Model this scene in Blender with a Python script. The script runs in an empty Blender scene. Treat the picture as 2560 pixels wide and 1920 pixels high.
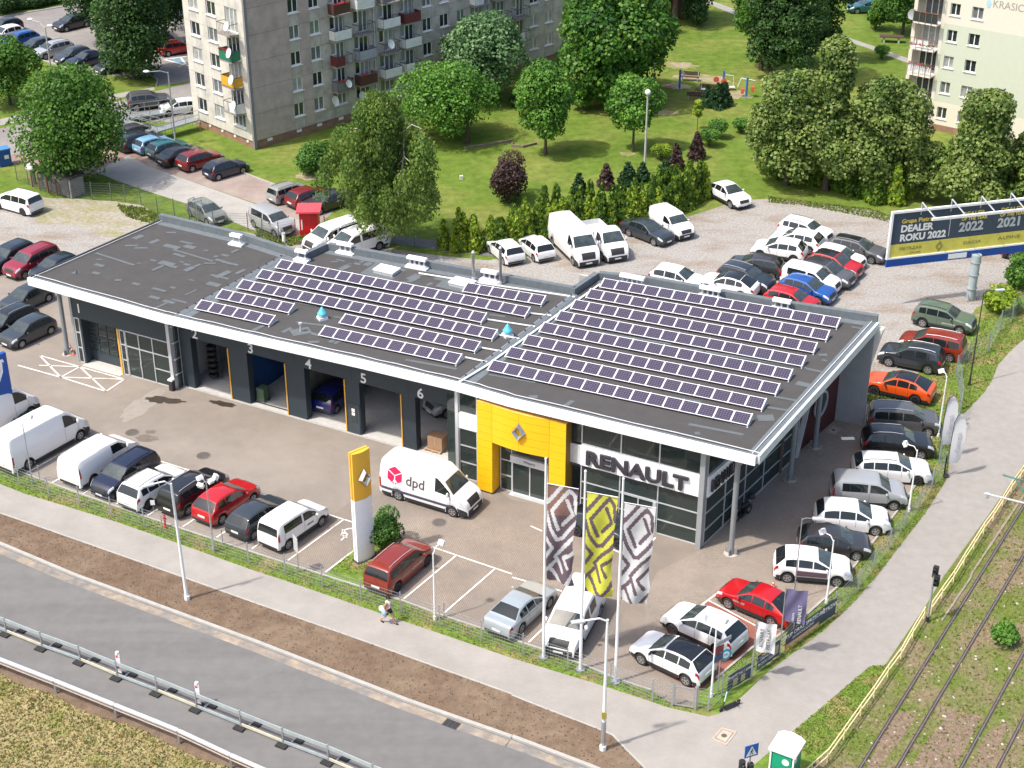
import bpy, bmesh, math, random
import numpy as np
from math import sin, cos, pi, radians, hypot, atan2

# ---------------------------------------------------------------- camera, sky, sun, exposure
scn = bpy.context.scene
C = scn.collection
cam_d = bpy.data.cameras.new('camera')
cam_d.sensor_width = 36.0
cam_d.lens = 55.17
cam_d.clip_start = 1.0
cam_d.clip_end = 3000.0
cam = bpy.data.objects.new('camera', cam_d)
C.objects.link(cam)
cam.location = (0.0, 0.0, 49.9)
cam.rotation_euler = (radians(61.5), 0.0, 0.0)
scn.camera = cam

SUN_EL, SUN_AZ = 59.0, 206.0          # where the light comes from (degrees, counter-clockwise from +X)
world = bpy.data.worlds.new('World')
scn.world = world
world.use_nodes = True
wn = world.node_tree
wn.nodes.clear()
wo = wn.nodes.new('ShaderNodeOutputWorld')
wb = wn.nodes.new('ShaderNodeBackground')
sky = wn.nodes.new('ShaderNodeTexSky')
sky.sky_type = 'NISHITA'
sky.sun_disc = False
sky.sun_elevation = radians(SUN_EL)
sky.sun_rotation = radians(90.0 - SUN_AZ)
sky.air_density = 1.0
sky.dust_density = 4.0
sky.ozone_density = 1.0
wb.inputs['Strength'].default_value = 0.15
wn.links.new(sky.outputs[0], wb.inputs[0])
wn.links.new(wb.outputs[0], wo.inputs[0])
sun_d = bpy.data.lights.new('sun', 'SUN')
sun_d.energy = 2.9
sun_d.angle = radians(1.6)
sun_d.color = (1.0, 0.94, 0.85)
sun = bpy.data.objects.new('sun', sun_d)
C.objects.link(sun)
from mathutils import Vector, Matrix
sdir = Vector((cos(radians(SUN_EL))*cos(radians(SUN_AZ)), cos(radians(SUN_EL))*sin(radians(SUN_AZ)), sin(radians(SUN_EL))))
sun.rotation_euler = sdir.to_track_quat('Z', 'Y').to_euler()
scn.view_settings.view_transform = 'Standard'
scn.view_settings.look = 'None'
scn.view_settings.exposure = 0.72
scn.view_settings.gamma = 1.0
scn.view_settings.use_curve_mapping = False

# ---------------------------------------------------------------- materials
MATS = {}
def mat(name, col, rough=0.6, metal=0.0, var=0.12, sc=2.0, bump=0.0, bsc=30.0, coat=0.0, spec=0.5, col2=None, fac2=0.5, sc2=0.6, coords='Object', aniso=None):
    """principled material; noise-driven tone variation, optional second colour in patches, optional bump"""
    if name in MATS: return MATS[name]
    m = bpy.data.materials.new(name); m.use_nodes = True
    nt = m.node_tree; b = nt.nodes['Principled BSDF']
    b.inputs['Roughness'].default_value = rough
    b.inputs['Metallic'].default_value = metal
    b.inputs['Coat Weight'].default_value = coat
    b.inputs['Coat Roughness'].default_value = 0.06
    b.inputs['Specular IOR Level'].default_value = spec
    m.diffuse_color = (*col, 1)
    tc = nt.nodes.new('ShaderNodeTexCoord')
    if var > 0 or col2:
        n = nt.nodes.new('ShaderNodeTexNoise'); n.inputs['Scale'].default_value = sc; n.inputs['Detail'].default_value = 6; n.inputs['Roughness'].default_value = 0.65
        nt.links.new(tc.outputs[coords], n.inputs['Vector'])
        r = nt.nodes.new('ShaderNodeMapRange'); r.inputs['From Min'].default_value = 0.3; r.inputs['From Max'].default_value = 0.7
        r.inputs['To Min'].default_value = 1 - var; r.inputs['To Max'].default_value = 1 + var
        nt.links.new(n.outputs['Fac'], r.inputs['Value'])
        mul = nt.nodes.new('ShaderNodeMix'); mul.data_type = 'RGBA'; mul.blend_type = 'MULTIPLY'; mul.inputs[0].default_value = 1.0
        nt.links.new(r.outputs[0], mul.inputs[7])
        mul.inputs[6].default_value = (*col, 1)
        if col2:
            n2 = nt.nodes.new('ShaderNodeTexNoise'); n2.inputs['Scale'].default_value = sc2; n2.inputs['Detail'].default_value = 5; n2.inputs['Roughness'].default_value = 0.6
            if aniso:
                mp = nt.nodes.new('ShaderNodeMapping'); mp.inputs['Rotation'].default_value[2] = radians(aniso[0]); mp.inputs['Scale'].default_value = (aniso[1], aniso[2], 1)
                nt.links.new(tc.outputs[coords], mp.inputs['Vector']); nt.links.new(mp.outputs[0], n2.inputs['Vector'])
            else: nt.links.new(tc.outputs[coords], n2.inputs['Vector'])
            r2 = nt.nodes.new('ShaderNodeMapRange'); r2.inputs['From Min'].default_value = fac2-0.09; r2.inputs['From Max'].default_value = fac2+0.09
            nt.links.new(n2.outputs['Fac'], r2.inputs['Value'])
            mx = nt.nodes.new('ShaderNodeMix'); mx.data_type = 'RGBA'
            nt.links.new(r2.outputs[0], mx.inputs[0]); mx.inputs[6].default_value = (*col, 1); mx.inputs[7].default_value = (*col2, 1)
            nt.links.new(mx.outputs[2], mul.inputs[6])
        nt.links.new(mul.outputs[2], b.inputs['Base Color'])
    else:
        b.inputs['Base Color'].default_value = (*col, 1)
    if bump > 0:
        nb = nt.nodes.new('ShaderNodeTexNoise'); nb.inputs['Scale'].default_value = bsc; nb.inputs['Detail'].default_value = 5
        nt.links.new(tc.outputs[coords], nb.inputs['Vector'])
        bp = nt.nodes.new('ShaderNodeBump'); bp.inputs['Strength'].default_value = bump; bp.inputs['Distance'].default_value = 0.05
        nt.links.new(nb.outputs['Fac'], bp.inputs['Height']); nt.links.new(bp.outputs[0], b.inputs['Normal'])
    MATS[name] = m
    return m

def paver(name, c1, c2, mortar, bw, bh, rot, ms=0.012, stain=None, rough=0.85):
    if name in MATS: return MATS[name]
    m = mat(name, c1, rough, var=0.12, sc=0.5, bump=0.15, bsc=60)
    nt = m.node_tree; b = nt.nodes['Principled BSDF']
    tc = [n for n in nt.nodes if n.type == 'TEX_COORD'][0]
    mp = nt.nodes.new('ShaderNodeMapping'); mp.inputs['Rotation'].default_value[2] = radians(rot)
    nt.links.new(tc.outputs['Object'], mp.inputs['Vector'])
    br = nt.nodes.new('ShaderNodeTexBrick'); br.inputs['Scale'].default_value = 1.0
    br.inputs['Brick Width'].default_value = bw; br.inputs['Row Height'].default_value = bh; br.inputs['Mortar Size'].default_value = ms
    br.inputs['Color1'].default_value = (*c1, 1); br.inputs['Color2'].default_value = (*c2, 1); br.inputs['Mortar'].default_value = (*mortar, 1)
    br.inputs['Mortar Smooth'].default_value = 0.3
    nt.links.new(mp.outputs[0], br.inputs['Vector'])
    mul = [n for n in nt.nodes if n.type == 'MIX' and n.blend_type == 'MULTIPLY'][0]
    src = br.outputs['Color']
    if stain:
        n2 = nt.nodes.new('ShaderNodeTexNoise'); n2.inputs['Scale'].default_value = 0.16; n2.inputs['Detail'].default_value = 7; n2.inputs['Roughness'].default_value = 0.62
        nt.links.new(tc.outputs['Object'], n2.inputs['Vector'])
        r2 = nt.nodes.new('ShaderNodeMapRange'); r2.inputs['From Min'].default_value = 0.42; r2.inputs['From Max'].default_value = 0.66
        nt.links.new(n2.outputs['Fac'], r2.inputs['Value'])
        mx = nt.nodes.new('ShaderNodeMix'); mx.data_type = 'RGBA'
        nt.links.new(r2.outputs[0], mx.inputs[0]); nt.links.new(src, mx.inputs[6]); mx.inputs[7].default_value = (*stain, 1)
        src = mx.outputs[2]
    nt.links.new(src, mul.inputs[6])
    return m

def leafmat(name, col, tr=0.35):
    if name in MATS: return MATS[name]
    m = bpy.data.materials.new(name); m.use_nodes = True
    nt = m.node_tree; nt.nodes.clear()
    o = nt.nodes.new('ShaderNodeOutputMaterial'); d = nt.nodes.new('ShaderNodeBsdfPrincipled'); t = nt.nodes.new('ShaderNodeBsdfTranslucent'); mx = nt.nodes.new('ShaderNodeMixShader')
    d.inputs['Roughness'].default_value = 0.55; d.inputs['Specular IOR Level'].default_value = 0.35
    tc = nt.nodes.new('ShaderNodeTexCoord'); n = nt.nodes.new('ShaderNodeTexNoise'); n.inputs['Scale'].default_value = 0.9; n.inputs['Detail'].default_value = 4
    nt.links.new(tc.outputs['Object'], n.inputs['Vector'])
    r = nt.nodes.new('ShaderNodeMapRange'); r.inputs['From Min'].default_value = 0.3; r.inputs['From Max'].default_value = 0.7; r.inputs['To Min'].default_value = 0.8; r.inputs['To Max'].default_value = 1.25
    nt.links.new(n.outputs['Fac'], r.inputs['Value'])
    mul = nt.nodes.new('ShaderNodeMix'); mul.data_type = 'RGBA'; mul.blend_type = 'MULTIPLY'; mul.inputs[0].default_value = 1.0
    mul.inputs[6].default_value = (*col, 1); nt.links.new(r.outputs[0], mul.inputs[7])
    nt.links.new(mul.outputs[2], d.inputs['Base Color']); nt.links.new(mul.outputs[2], t.inputs['Color'])
    mx.inputs[0].default_value = tr
    nt.links.new(d.outputs[0], mx.inputs[1]); nt.links.new(t.outputs[0], mx.inputs[2]); nt.links.new(mx.outputs[0], o.inputs[0])
    MATS[name] = m
    return m

def glassmat(name, col, rough=0.04, alpha=0.35):
    """tinted pane you can partly see through"""
    if name in MATS: return MATS[name]
    m = bpy.data.materials.new(name); m.use_nodes = True
    nt = m.node_tree; b = nt.nodes['Principled BSDF']; o = nt.nodes['Material Output']
    b.inputs['Base Color'].default_value = (*col, 1); b.inputs['Roughness'].default_value = rough; b.inputs['Specular IOR Level'].default_value = 0.8
    t = nt.nodes.new('ShaderNodeBsdfTransparent'); t.inputs['Color'].default_value = (0.72, 0.8, 0.78, 1)
    mx = nt.nodes.new('ShaderNodeMixShader'); mx.inputs[0].default_value = 1 - alpha
    nt.links.new(t.outputs[0], mx.inputs[1]); nt.links.new(b.outputs[0], mx.inputs[2]); nt.links.new(mx.outputs[0], o.inputs[0])
    MATS[name] = m
    return m

WHITE = mat('white_paint', (0.80, 0.80, 0.80), 0.35, var=0.03)
CLAD = mat('white_cladding', (0.86, 0.86, 0.87), 0.4, var=0.02)
GALV = mat('galvanised_steel', (0.42, 0.44, 0.45), 0.45, 0.6, var=0.1, sc=3)
GREYP = mat('grey_painted_metal', (0.33, 0.35, 0.36), 0.45, 0.2, var=0.06)
ALU = mat('light_aluminium', (0.62, 0.64, 0.66), 0.35, 0.4, var=0.04)
DARKM = mat('dark_metal', (0.04, 0.04, 0.045), 0.5, 0.2, var=0.1)
BLACKP = mat('black_plastic', (0.018, 0.018, 0.02), 0.6, var=0.1)
RUBBER = mat('tyre_rubber', (0.02, 0.02, 0.021), 0.8, var=0.1)
CONC = mat('concrete', (0.40, 0.39, 0.37), 0.85, var=0.12, sc=1.5, bump=0.1)
KERB = mat('kerb_concrete', (0.36, 0.35, 0.325), 0.85, var=0.12, sc=2)
LINE = mat('worn_white_line_paint', (0.72, 0.70, 0.66), 0.7, var=0.05, col2=(0.42, 0.38, 0.34), fac2=0.60, sc2=2.2)
ANTH = mat('anthracite_cladding', (0.033, 0.048, 0.060), 0.45, 0.1, var=0.06)
ROOFM = mat('bitumen_roof_felt', (0.060, 0.057, 0.056), 0.9, var=0.10, sc=1.2, bump=0.2, bsc=40)
PATCH = mat('roof_patch_felt', (0.105, 0.120, 0.128), 0.85, var=0.1)
ROOFE = mat('roof_edge_felt', (0.12, 0.14, 0.155), 0.8, var=0.15, sc=3)
YEL = mat('yellow_panel', (0.90, 0.50, 0.008), 0.45, var=0.03)
YEL2 = mat('ochre_yellow', (0.75, 0.40, 0.06), 0.45, var=0.03)
CARGLASS = mat('car_glass', (0.012, 0.016, 0.018), 0.06, var=0.0, coat=0.0, spec=0.7)
WGLASS = mat('window_glass', (0.035, 0.05, 0.052), 0.05, var=0.5, sc=0.7, spec=0.9)
SHOWGL = glassmat('showroom_glass', (0.05, 0.066, 0.062), 0.04, 0.42)
WOOD = mat('brown_wood', (0.13, 0.07, 0.04), 0.7, var=0.2)
RED = mat('red_paint', (0.55, 0.01, 0.015), 0.4, var=0.05)
BLUE = mat('blue_paint', (0.01, 0.075, 0.35), 0.4, var=0.05)
SKYB = mat('turquoise_plastic', (0.10, 0.48, 0.62), 0.4, var=0.05)
ORANGE = mat('orange_plastic', (0.75, 0.12, 0.02), 0.5, var=0.05)
CREAMY = mat('cream_yellow_rail', (0.80, 0.66, 0.36), 0.5, var=0.06)
BARK = mat('bark', (0.085, 0.062, 0.045), 0.9, var=0.3, sc=4, bump=0.4)
BIRCHB = mat('birch_bark', (0.55, 0.52, 0.47), 0.8, var=0.25, sc=5, col2=(0.08, 0.07, 0.06), fac2=0.64, sc2=3)

# ---------------------------------------------------------------- mesh builder
class MB:
    def __init__(s): s.v = []; s.f = []; s.m = []
    def add(s, vs, fs, mi=0):
        n = len(s.v); s.v += [tuple(p) for p in vs]; s.f += [tuple(i+n for i in f) for f in fs]; s.m += [mi]*len(fs)
        return s
    def box(s, x0, x1, y0, y1, z0, z1, mi=0):
        return s.add([(x0,y0,z0),(x1,y0,z0),(x1,y1,z0),(x0,y1,z0),(x0,y0,z1),(x1,y0,z1),(x1,y1,z1),(x0,y1,z1)],
                     [(0,3,2,1),(4,5,6,7),(0,1,5,4),(1,2,6,5),(2,3,7,6),(3,0,4,7)], mi)
    def obox(s, c, sx, sy, sz, rz=0.0, mi=0, ry=0.0, rx=0.0):
        R = Matrix.Rotation(rz, 3, 'Z') @ Matrix.Rotation(ry, 3, 'Y') @ Matrix.Rotation(rx, 3, 'X')
        vs = []
        for z in (-1, 1):
            for x, y in ((-1,-1),(1,-1),(1,1),(-1,1)):
                vs.append(tuple(Vector(c) + R @ Vector((x*sx/2, y*sy/2, z*sz/2))))
        return s.add(vs, [(0,3,2,1),(4,5,6,7),(0,1,5,4),(1,2,6,5),(2,3,7,6),(3,0,4,7)], mi)
    def bar(s, a, b, w, h=None, mi=0):
        """rectangular bar from a to b"""
        h = h or w; a = Vector(a); b = Vector(b); d = b - a; L = d.length
        if L < 1e-6: return s
        q = d.to_track_quat('X', 'Z').to_matrix(); c = (a+b)/2
        vs = [tuple(c + q @ Vector((x*L/2, y*w/2, z*h/2))) for z in (-1,1) for x, y in ((-1,-1),(1,-1),(1,1),(-1,1))]
        return s.add(vs, [(0,3,2,1),(4,5,6,7),(0,1,5,4),(1,2,6,5),(2,3,7,6),(3,0,4,7)], mi)
    def cyl(s, a, b, r0, r1=None, n=8, mi=0, cap=True):
        r1 = r0 if r1 is None else r1
        a = Vector(a); b = Vector(b); d = (b-a)
        if d.length < 1e-6: return s
        q = d.to_track_quat('Z', 'Y').to_matrix(); vs = []
        for c, r in ((a, r0), (b, r1)):
            for i in range(n):
                t = 2*pi*i/n; vs.append(tuple(c + q @ Vector((r*cos(t), r*sin(t), 0))))
        fs = [(i, (i+1) % n, n+(i+1) % n, n+i) for i in range(n)]
        if cap: fs += [tuple(range(n-1, -1, -1)), tuple(range(n, 2*n))]
        return s.add(vs, fs, mi)
    def tube(s, pts, r, n=6, mi=0):
        for i in range(len(pts)-1):
            s.cyl(pts[i], pts[i+1], r if not hasattr(r, '__len__') else r[i], None if not hasattr(r, '__len__') else r[i+1], n, mi)
        return s
    def prism(s, poly, z0, z1, mi=0, top=None):
        a = sum(poly[i][0]*poly[(i+1) % len(poly)][1]-poly[(i+1) % len(poly)][0]*poly[i][1] for i in range(len(poly)))
        if a < 0: poly = list(poly)[::-1]
        n = len(poly)
        vs = [(p[0], p[1], z0) for p in poly] + [(p[0], p[1], z1) for p in poly]
        fs = [(i, (i+1) % n, n+(i+1) % n, n+i) for i in range(n)]
        s.add(vs, fs + [tuple(range(n-1, -1, -1))], mi)
        s.add([(p[0], p[1], z1) for p in poly], [tuple(range(n))], mi if top is None else top)
        return s
    def sheet(s, poly, z, mi=0):
        a = sum(poly[i][0]*poly[(i+1) % len(poly)][1]-poly[(i+1) % len(poly)][0]*poly[i][1] for i in range(len(poly)))
        if a < 0: poly = list(poly)[::-1]
        return s.add([(p[0], p[1], z) for p in poly], [tuple(range(len(poly)))], mi)
    def quad(s, a, b, c, d, mi=0): return s.add([a, b, c, d], [(0,1,2,3)], mi)
    def grid(s, P, mi=0):
        """P: list of rows of points"""
        r = len(P); c = len(P[0])
        return s.add([p for row in P for p in row], [(i*c+j, i*c+j+1, (i+1)*c+j+1, (i+1)*c+j) for i in range(r-1) for j in range(c-1)], mi)
    def ell(s, c, rx, ry, rz, n=10, m=6, mi=0):
        vs = []; fs = []
        for j in range(m+1):
            ph = pi*j/m - pi/2
            for i in range(n):
                t = 2*pi*i/n; vs.append((c[0]+rx*cos(ph)*cos(t), c[1]+ry*cos(ph)*sin(t), c[2]+rz*sin(ph)))
        for j in range(m):
            for i in range(n): fs.append((j*n+i, j*n+(i+1) % n, (j+1)*n+(i+1) % n, (j+1)*n+i))
        return s.add(vs, fs, mi)
    def lathe(s, prof, c=(0,0,0), n=16, mi=0):
        vs = []; fs = []
        for r, z in prof:
            for i in range(n):
                t = 2*pi*i/n; vs.append((c[0]+r*cos(t), c[1]+r*sin(t), c[2]+z))
        for j in range(len(prof)-1):
            for i in range(n): fs.append((j*n+i, j*n+(i+1) % n, (j+1)*n+(i+1) % n, (j+1)*n+i))
        return s.add(vs, fs, mi)
    def mesh(s, name, mats, smooth=False, ang=35):
        me = bpy.data.meshes.new(name); me.from_pydata(s.v, [], s.f)
        for m in (mats if isinstance(mats, (list, tuple)) else [mats]): me.materials.append(m)
        if isinstance(mats, (list, tuple)) and len(mats) > 1: me.polygons.foreach_set('material_index', s.m)
        me.validate(); me.update()
        if smooth:
            me.shade_smooth(); me.set_sharp_from_angle(angle=radians(ang))
        return me
    def build(s, name, mats, parent=None, loc=None, rz=0.0, smooth=False, ang=35, kind=None):
        return obj(name, s.mesh(name, mats, smooth, ang), parent, loc, rz, kind)

def obj(name, me, parent=None, loc=None, rz=0.0, kind=None, rot=None):
    o = bpy.data.objects.new(name, me); C.objects.link(o)
    if parent: o.parent = parent
    if loc is not None: o.location = (*loc, 0.0) if len(loc) == 2 else loc
    if rot is not None: o.rotation_euler = rot
    elif rz: o.rotation_euler = (0, 0, rz)
    if kind: o['kind'] = kind
    return o
def tag(o, label, cat, group=None, kind=None):
    o['label'] = label; o['category'] = cat
    if group: o['group'] = group
    if kind: o['kind'] = kind
    return o
def thing(name, loc, rz, label, cat, group=None):
    o = obj(name, None, None, loc, rz)
    return tag(o, label, cat, group)
def setting(name, mb, m, **k):
    return mb.build(name, m, kind='structure', **k)
def kids(o): return [c for c in bpy.data.objects if c.parent == o]
def to_local(e, pts):
    """world xy points -> local xy of an empty placed by (location, rz)"""
    a = e.rotation_euler[2]; x0, y0 = e.location[0], e.location[1]
    return [((p[0]-x0)*cos(a)+(p[1]-y0)*sin(a), -(p[0]-x0)*sin(a)+(p[1]-y0)*cos(a)) for p in pts]
def lerp(a, b, t): return tuple(a[i]+(b[i]-a[i])*t for i in range(len(a)))
def dirn(a, b): return atan2(b[1]-a[1], b[0]-a[0])
def dist(a, b): return hypot(b[0]-a[0], b[1]-a[1])
FONT_CACHE = {}
def text_mesh(body, size, extrude=0.0, offset=0.0, m=None, align='CENTER', sx=1.0, shear=0.0):
    cu = bpy.data.curves.new('lettering', 'FONT'); cu.body = body; cu.size = size; cu.extrude = extrude; cu.offset = offset
    cu.align_x = align; cu.align_y = 'CENTER'; cu.shear = shear; cu.resolution_u = 3
    o = bpy.data.objects.new('lettering', cu); C.objects.link(o)
    dg = bpy.context.evaluated_depsgraph_get(); dg.update()
    me = bpy.data.meshes.new_from_object(o.evaluated_get(dg))
    bpy.data.objects.remove(o); bpy.data.curves.remove(cu)
    me.name = 'lettering'
    if sx != 1.0: me.transform(Matrix.Diagonal((sx, 1, 1, 1)))
    me.materials.clear()
    if m: me.materials.append(m)
    return me
def letters(body, size, loc, parent, m, rot=(pi/2, 0, 0), extrude=0.004, offset=0.0, align='CENTER', sx=1.0, name='lettering', shear=0.0):
    return obj(name, text_mesh(body, size, extrude, offset, m, align, sx, shear), parent, loc, rot=rot)
def inpoly(x, y, poly):
    c = False; n = len(poly); j = n-1
    for i in range(n):
        if (poly[i][1] > y) != (poly[j][1] > y) and x < (poly[j][0]-poly[i][0])*(y-poly[i][1])/(poly[j][1]-poly[i][1])+poly[i][0]: c = not c
        j = i
    return c
def offset_line(pts, d):
    """polyline moved sideways by d (left positive)"""
    out = []
    for i, p in enumerate(pts):
        a = pts[max(i-1, 0)]; b = pts[min(i+1, len(pts)-1)]
        t = dirn(a, b); out.append((p[0]-sin(t)*d, p[1]+cos(t)*d))
    return out
def strip(mb, pts, w, z0, z1, mi=0):
    """kerb or painted line along a polyline"""
    a = offset_line(pts, w/2); b = offset_line(pts, -w/2)
    for i in range(len(pts)-1): mb.prism([a[i], a[i+1], b[i+1], b[i]], z0, z1, mi)
    return mb
def flatstrip(mb, pts, w, z, mi=0):
    a = offset_line(pts, w/2); b = offset_line(pts, -w/2)
    for i in range(len(pts)-1): mb.sheet([a[i], a[i+1], b[i+1], b[i]], z, mi)
    return mb

# ================================================================ THE GROUND
GRASS = mat('lawn_grass', (0.108, 0.165, 0.026), 0.95, var=0.30, sc=1.1, bump=0.5, bsc=18, spec=0.1, col2=(0.165, 0.190, 0.045), fac2=0.54, sc2=0.13)
VERGE = mat('verge_grass', (0.12, 0.19, 0.032), 0.95, var=0.35, sc=2.5, bump=0.5, bsc=20, spec=0.1, col2=(0.25, 0.20, 0.09), fac2=0.57, sc2=0.55)
DRYG = mat('dry_grass_ground', (0.30, 0.25, 0.13), 0.95, var=0.35, sc=2.2, bump=0.6, bsc=16, spec=0.1, col2=(0.17, 0.18, 0.05), fac2=0.58, sc2=0.7)
SOIL = mat('bare_soil', (0.150, 0.104, 0.072), 0.95, var=0.22, sc=1.6, bump=0.8, bsc=9, spec=0.1, col2=(0.185, 0.135, 0.095), fac2=0.5, sc2=0.35)
ASPH = mat('road_asphalt', (0.138, 0.134, 0.130), 0.85, var=0.10, sc=1.3, bump=0.15, bsc=80, col2=(0.155, 0.151, 0.146), fac2=0.5, sc2=1.0, aniso=(31, 0.05, 0.75))
ASPHR = mat('rear_street_asphalt', (0.205, 0.190, 0.182), 0.85, var=0.12, sc=0.8, bump=0.15, bsc=60, col2=(0.245, 0.225, 0.212), fac2=0.5, sc2=0.09)
ASPHP = mat('footpath_asphalt', (0.270, 0.254, 0.234), 0.9, var=0.09, sc=1.8, bump=0.25, bsc=60, col2=(0.29, 0.27, 0.252), fac2=0.55, sc2=0.22)
LOTA = mat('yard_asphalt_surface', (0.250, 0.218, 0.188), 0.9, var=0.08, sc=0.9, bump=0.15, bsc=60, col2=(0.215, 0.186, 0.160), fac2=0.53, sc2=0.13)
LOTP = paver('yard_block_paving', (0.300, 0.250, 0.205), (0.255, 0.212, 0.172), (0.165, 0.137, 0.113), 0.20, 0.10, 28+45, 0.016, stain=(0.18, 0.155, 0.135))
LOTS = paver('side_cobble_paving', (0.34, 0.288, 0.232), (0.24, 0.203, 0.168), (0.16, 0.137, 0.113), 0.12, 0.11, 17, 0.016, stain=(0.245, 0.205, 0.175))
WALKP = paver('pavement_blocks', (0.305, 0.286, 0.262), (0.288, 0.270, 0.248), (0.275, 0.255, 0.23), 0.22, 0.11, 12, 0.016)
REDP = paver('red_block_paving', (0.30, 0.105, 0.070), (0.26, 0.090, 0.062), (0.19, 0.08, 0.06), 0.20, 0.10, 28, 0.012)
LANEP = paver('lane_concrete_blocks', (0.37, 0.355, 0.325), (0.34, 0.325, 0.30), (0.25, 0.235, 0.22), 0.24, 0.2, 40, 0.014)
GRAV = mat('crushed_stone', (0.300, 0.285, 0.265), 0.95, var=0.36, sc=6.0, bump=0.5, bsc=30, col2=(0.235, 0.192, 0.152), fac2=0.57, sc2=1.0, aniso=(28, 0.22, 0.5))
BALL = mat('track_ballast', (0.20, 0.155, 0.10), 0.95, var=0.35, sc=5.0, bump=0.6, bsc=18, spec=0.1, col2=(0.115, 0.150, 0.034), fac2=0.49, sc2=0.38)
BALLR = mat('reddish_track_gravel', (0.20, 0.148, 0.108), 0.95, var=0.35, sc=5.0, bump=0.6, bsc=25, spec=0.1)
STAIN = mat('wet_stain', (0.050, 0.038, 0.030), 0.45, var=0.3, sc=3)

S = MB().sheet([(-500, 20), (600, 20), (600, 900), (-600, 900)], 0.0)
ground = setting('ground', S, GRASS)

road_kerb = [(-41.06, 79.85), (-28.72, 73.06), (-23.76, 70.02), (-13.09, 64.20), (-5.13, 59.64), (0.00, 56.97), (0.00, 57.01), (3.46, 55.08), (8.21, 52.11), (11.73, 48.29)]
walk_edge = [(-42.04, 82.39), (-29.63, 76.25), (-26.06, 74.34), (-18.44, 70.22), (-13.57, 67.55), (-7.60, 64.34), (0.00, 60.15), (0.00, 60.07), (1.84, 58.95), (3.96, 57.71), (4.75, 57.18), (5.34, 56.17), (6.11, 54.93), (7.73, 52.40), (10.17, 47.65)]
walk_top = [(-43.22, 85.48), (-30.53, 79.39), (-28.87, 78.37), (-22.73, 75.35), (-18.30, 72.89), (-13.98, 70.44), (-12.90, 69.91), (-5.50, 65.90), (0.00, 62.93), (4.66, 60.68), (7.60, 59.12), (9.43, 58.49), (9.95, 58.70), (11.23, 59.98)]
path_left = [(12.75, 61.84), (16.24, 65.31), (18.28, 67.81), (19.23, 69.17), (20.01, 70.24), (21.43, 72.44), (23.82, 76.07), (25.51, 78.94), (26.21, 80.24), (26.97, 82.94), (27.63, 85.34), (28.51, 87.10), (29.64, 88.60), (31.31, 90.94), (32.19, 92.54), (33.09, 94.53), (34.62, 96.77), (37.11, 99.82), (45.33, 109.73)]
path_right = [(47.40, 105.58), (31.20, 81.71), (27.46, 75.95), (23.49, 70.02), (22.05, 67.61), (18.59, 62.20), (17.91, 62.29), (13.26, 57.38), (10.96, 54.93), (9.70, 51.68)]
rail_low = [(-31.42, 65.70), (-25.87, 63.12), (-22.46, 61.21), (-19.02, 59.38), (-15.59, 57.46), (-11.83, 55.39), (-10.67, 54.70), (-7.27, 52.40)]

soil = setting('planting_strip', MB().sheet(walk_edge + road_kerb[::-1], 0.004), SOIL)
lot_rf = [(9.06, 60.24), (7.84, 59.29), (6.81, 60.42), (5.16, 61.30), (3.71, 62.29), (1.76, 63.49), (0.00, 64.44), (-1.51, 65.31), (-3.71, 66.49), (-5.85, 67.76), (-8.07, 68.96), (-10.15, 70.02), (-12.57, 71.26), (-14.59, 72.32), (-21.11, 75.83), (-25.74, 78.43), (-31.16, 81.57), (-39.00, 85.92)]
setting('road', MB().sheet(road_kerb + [(9.59, 41.97), (-16.71, 41.97)] + [(-7.24, 51.97), (-10.61, 54.24)] + [(-11.76, 54.93), (-15.50, 56.97), (-18.91, 58.87), (-22.32, 60.68), (-25.71, 62.57), (-31.22, 65.11)], 0.006), ASPH)
setting('soil_verge', MB().sheet([(-31.22, 65.11), (-25.71, 62.57), (-22.32, 60.68), (-18.91, 58.87), (-15.50, 56.97), (-11.76, 54.93), (-10.52, 53.89), (-7.51, 50.90), (-39.83, 50.90)], 0.004), SOIL)
dry_poly = [(-31.42, 63.96), (-25.47, 61.75), (-24.31, 60.86), (-22.67, 60.24), (-20.32, 58.70), (-18.91, 58.12), (-17.39, 57.46), (-15.93, 56.41), (-14.31, 55.47), (-12.89, 54.93), (-11.15, 53.87), (-12.05, 49.61), (-26.47, 49.61)]
setting('dry_meadow', MB().sheet(dry_poly, 0.009), DRYG)
pavement = setting('pavement', MB().sheet(walk_edge + [(10.15, 45.95), (13.08, 52.86)] + [(11.44, 54.93), (13.26, 57.38), (17.91, 62.29), (16.55, 65.70)] + [(16.24, 65.31), (12.75, 61.84)] + walk_top[::-1], 0.010), WALKP)
footpath = setting('footpath', MB().sheet(path_left + path_right[:1] + [(31.20, 81.71), (27.46, 75.95), (23.49, 70.02), (22.05, 67.61), (18.59, 62.20), (17.91, 62.29), (14.66, 58.87)], 0.012), ASPHP)
setting('kerb', strip(MB(), road_kerb, 0.20, 0.0, 0.12), KERB)
flatstrip(MB(), offset_line(road_kerb, -0.42), 0.5, 0.0105).build('sand_margin', mat('sandy_road_margin', (0.30, 0.245, 0.19), 0.95, var=0.25, sc=2, col2=(0.20, 0.185, 0.17), fac2=0.5, sc2=0.8), bpy.data.objects['road'])
setting('front_verge', MB().sheet(walk_top[:13] + lot_rf, 0.003), VERGE)
setting('pavement_edging', strip(MB(), walk_edge, 0.09, 0.0, 0.03), KERB)

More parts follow.
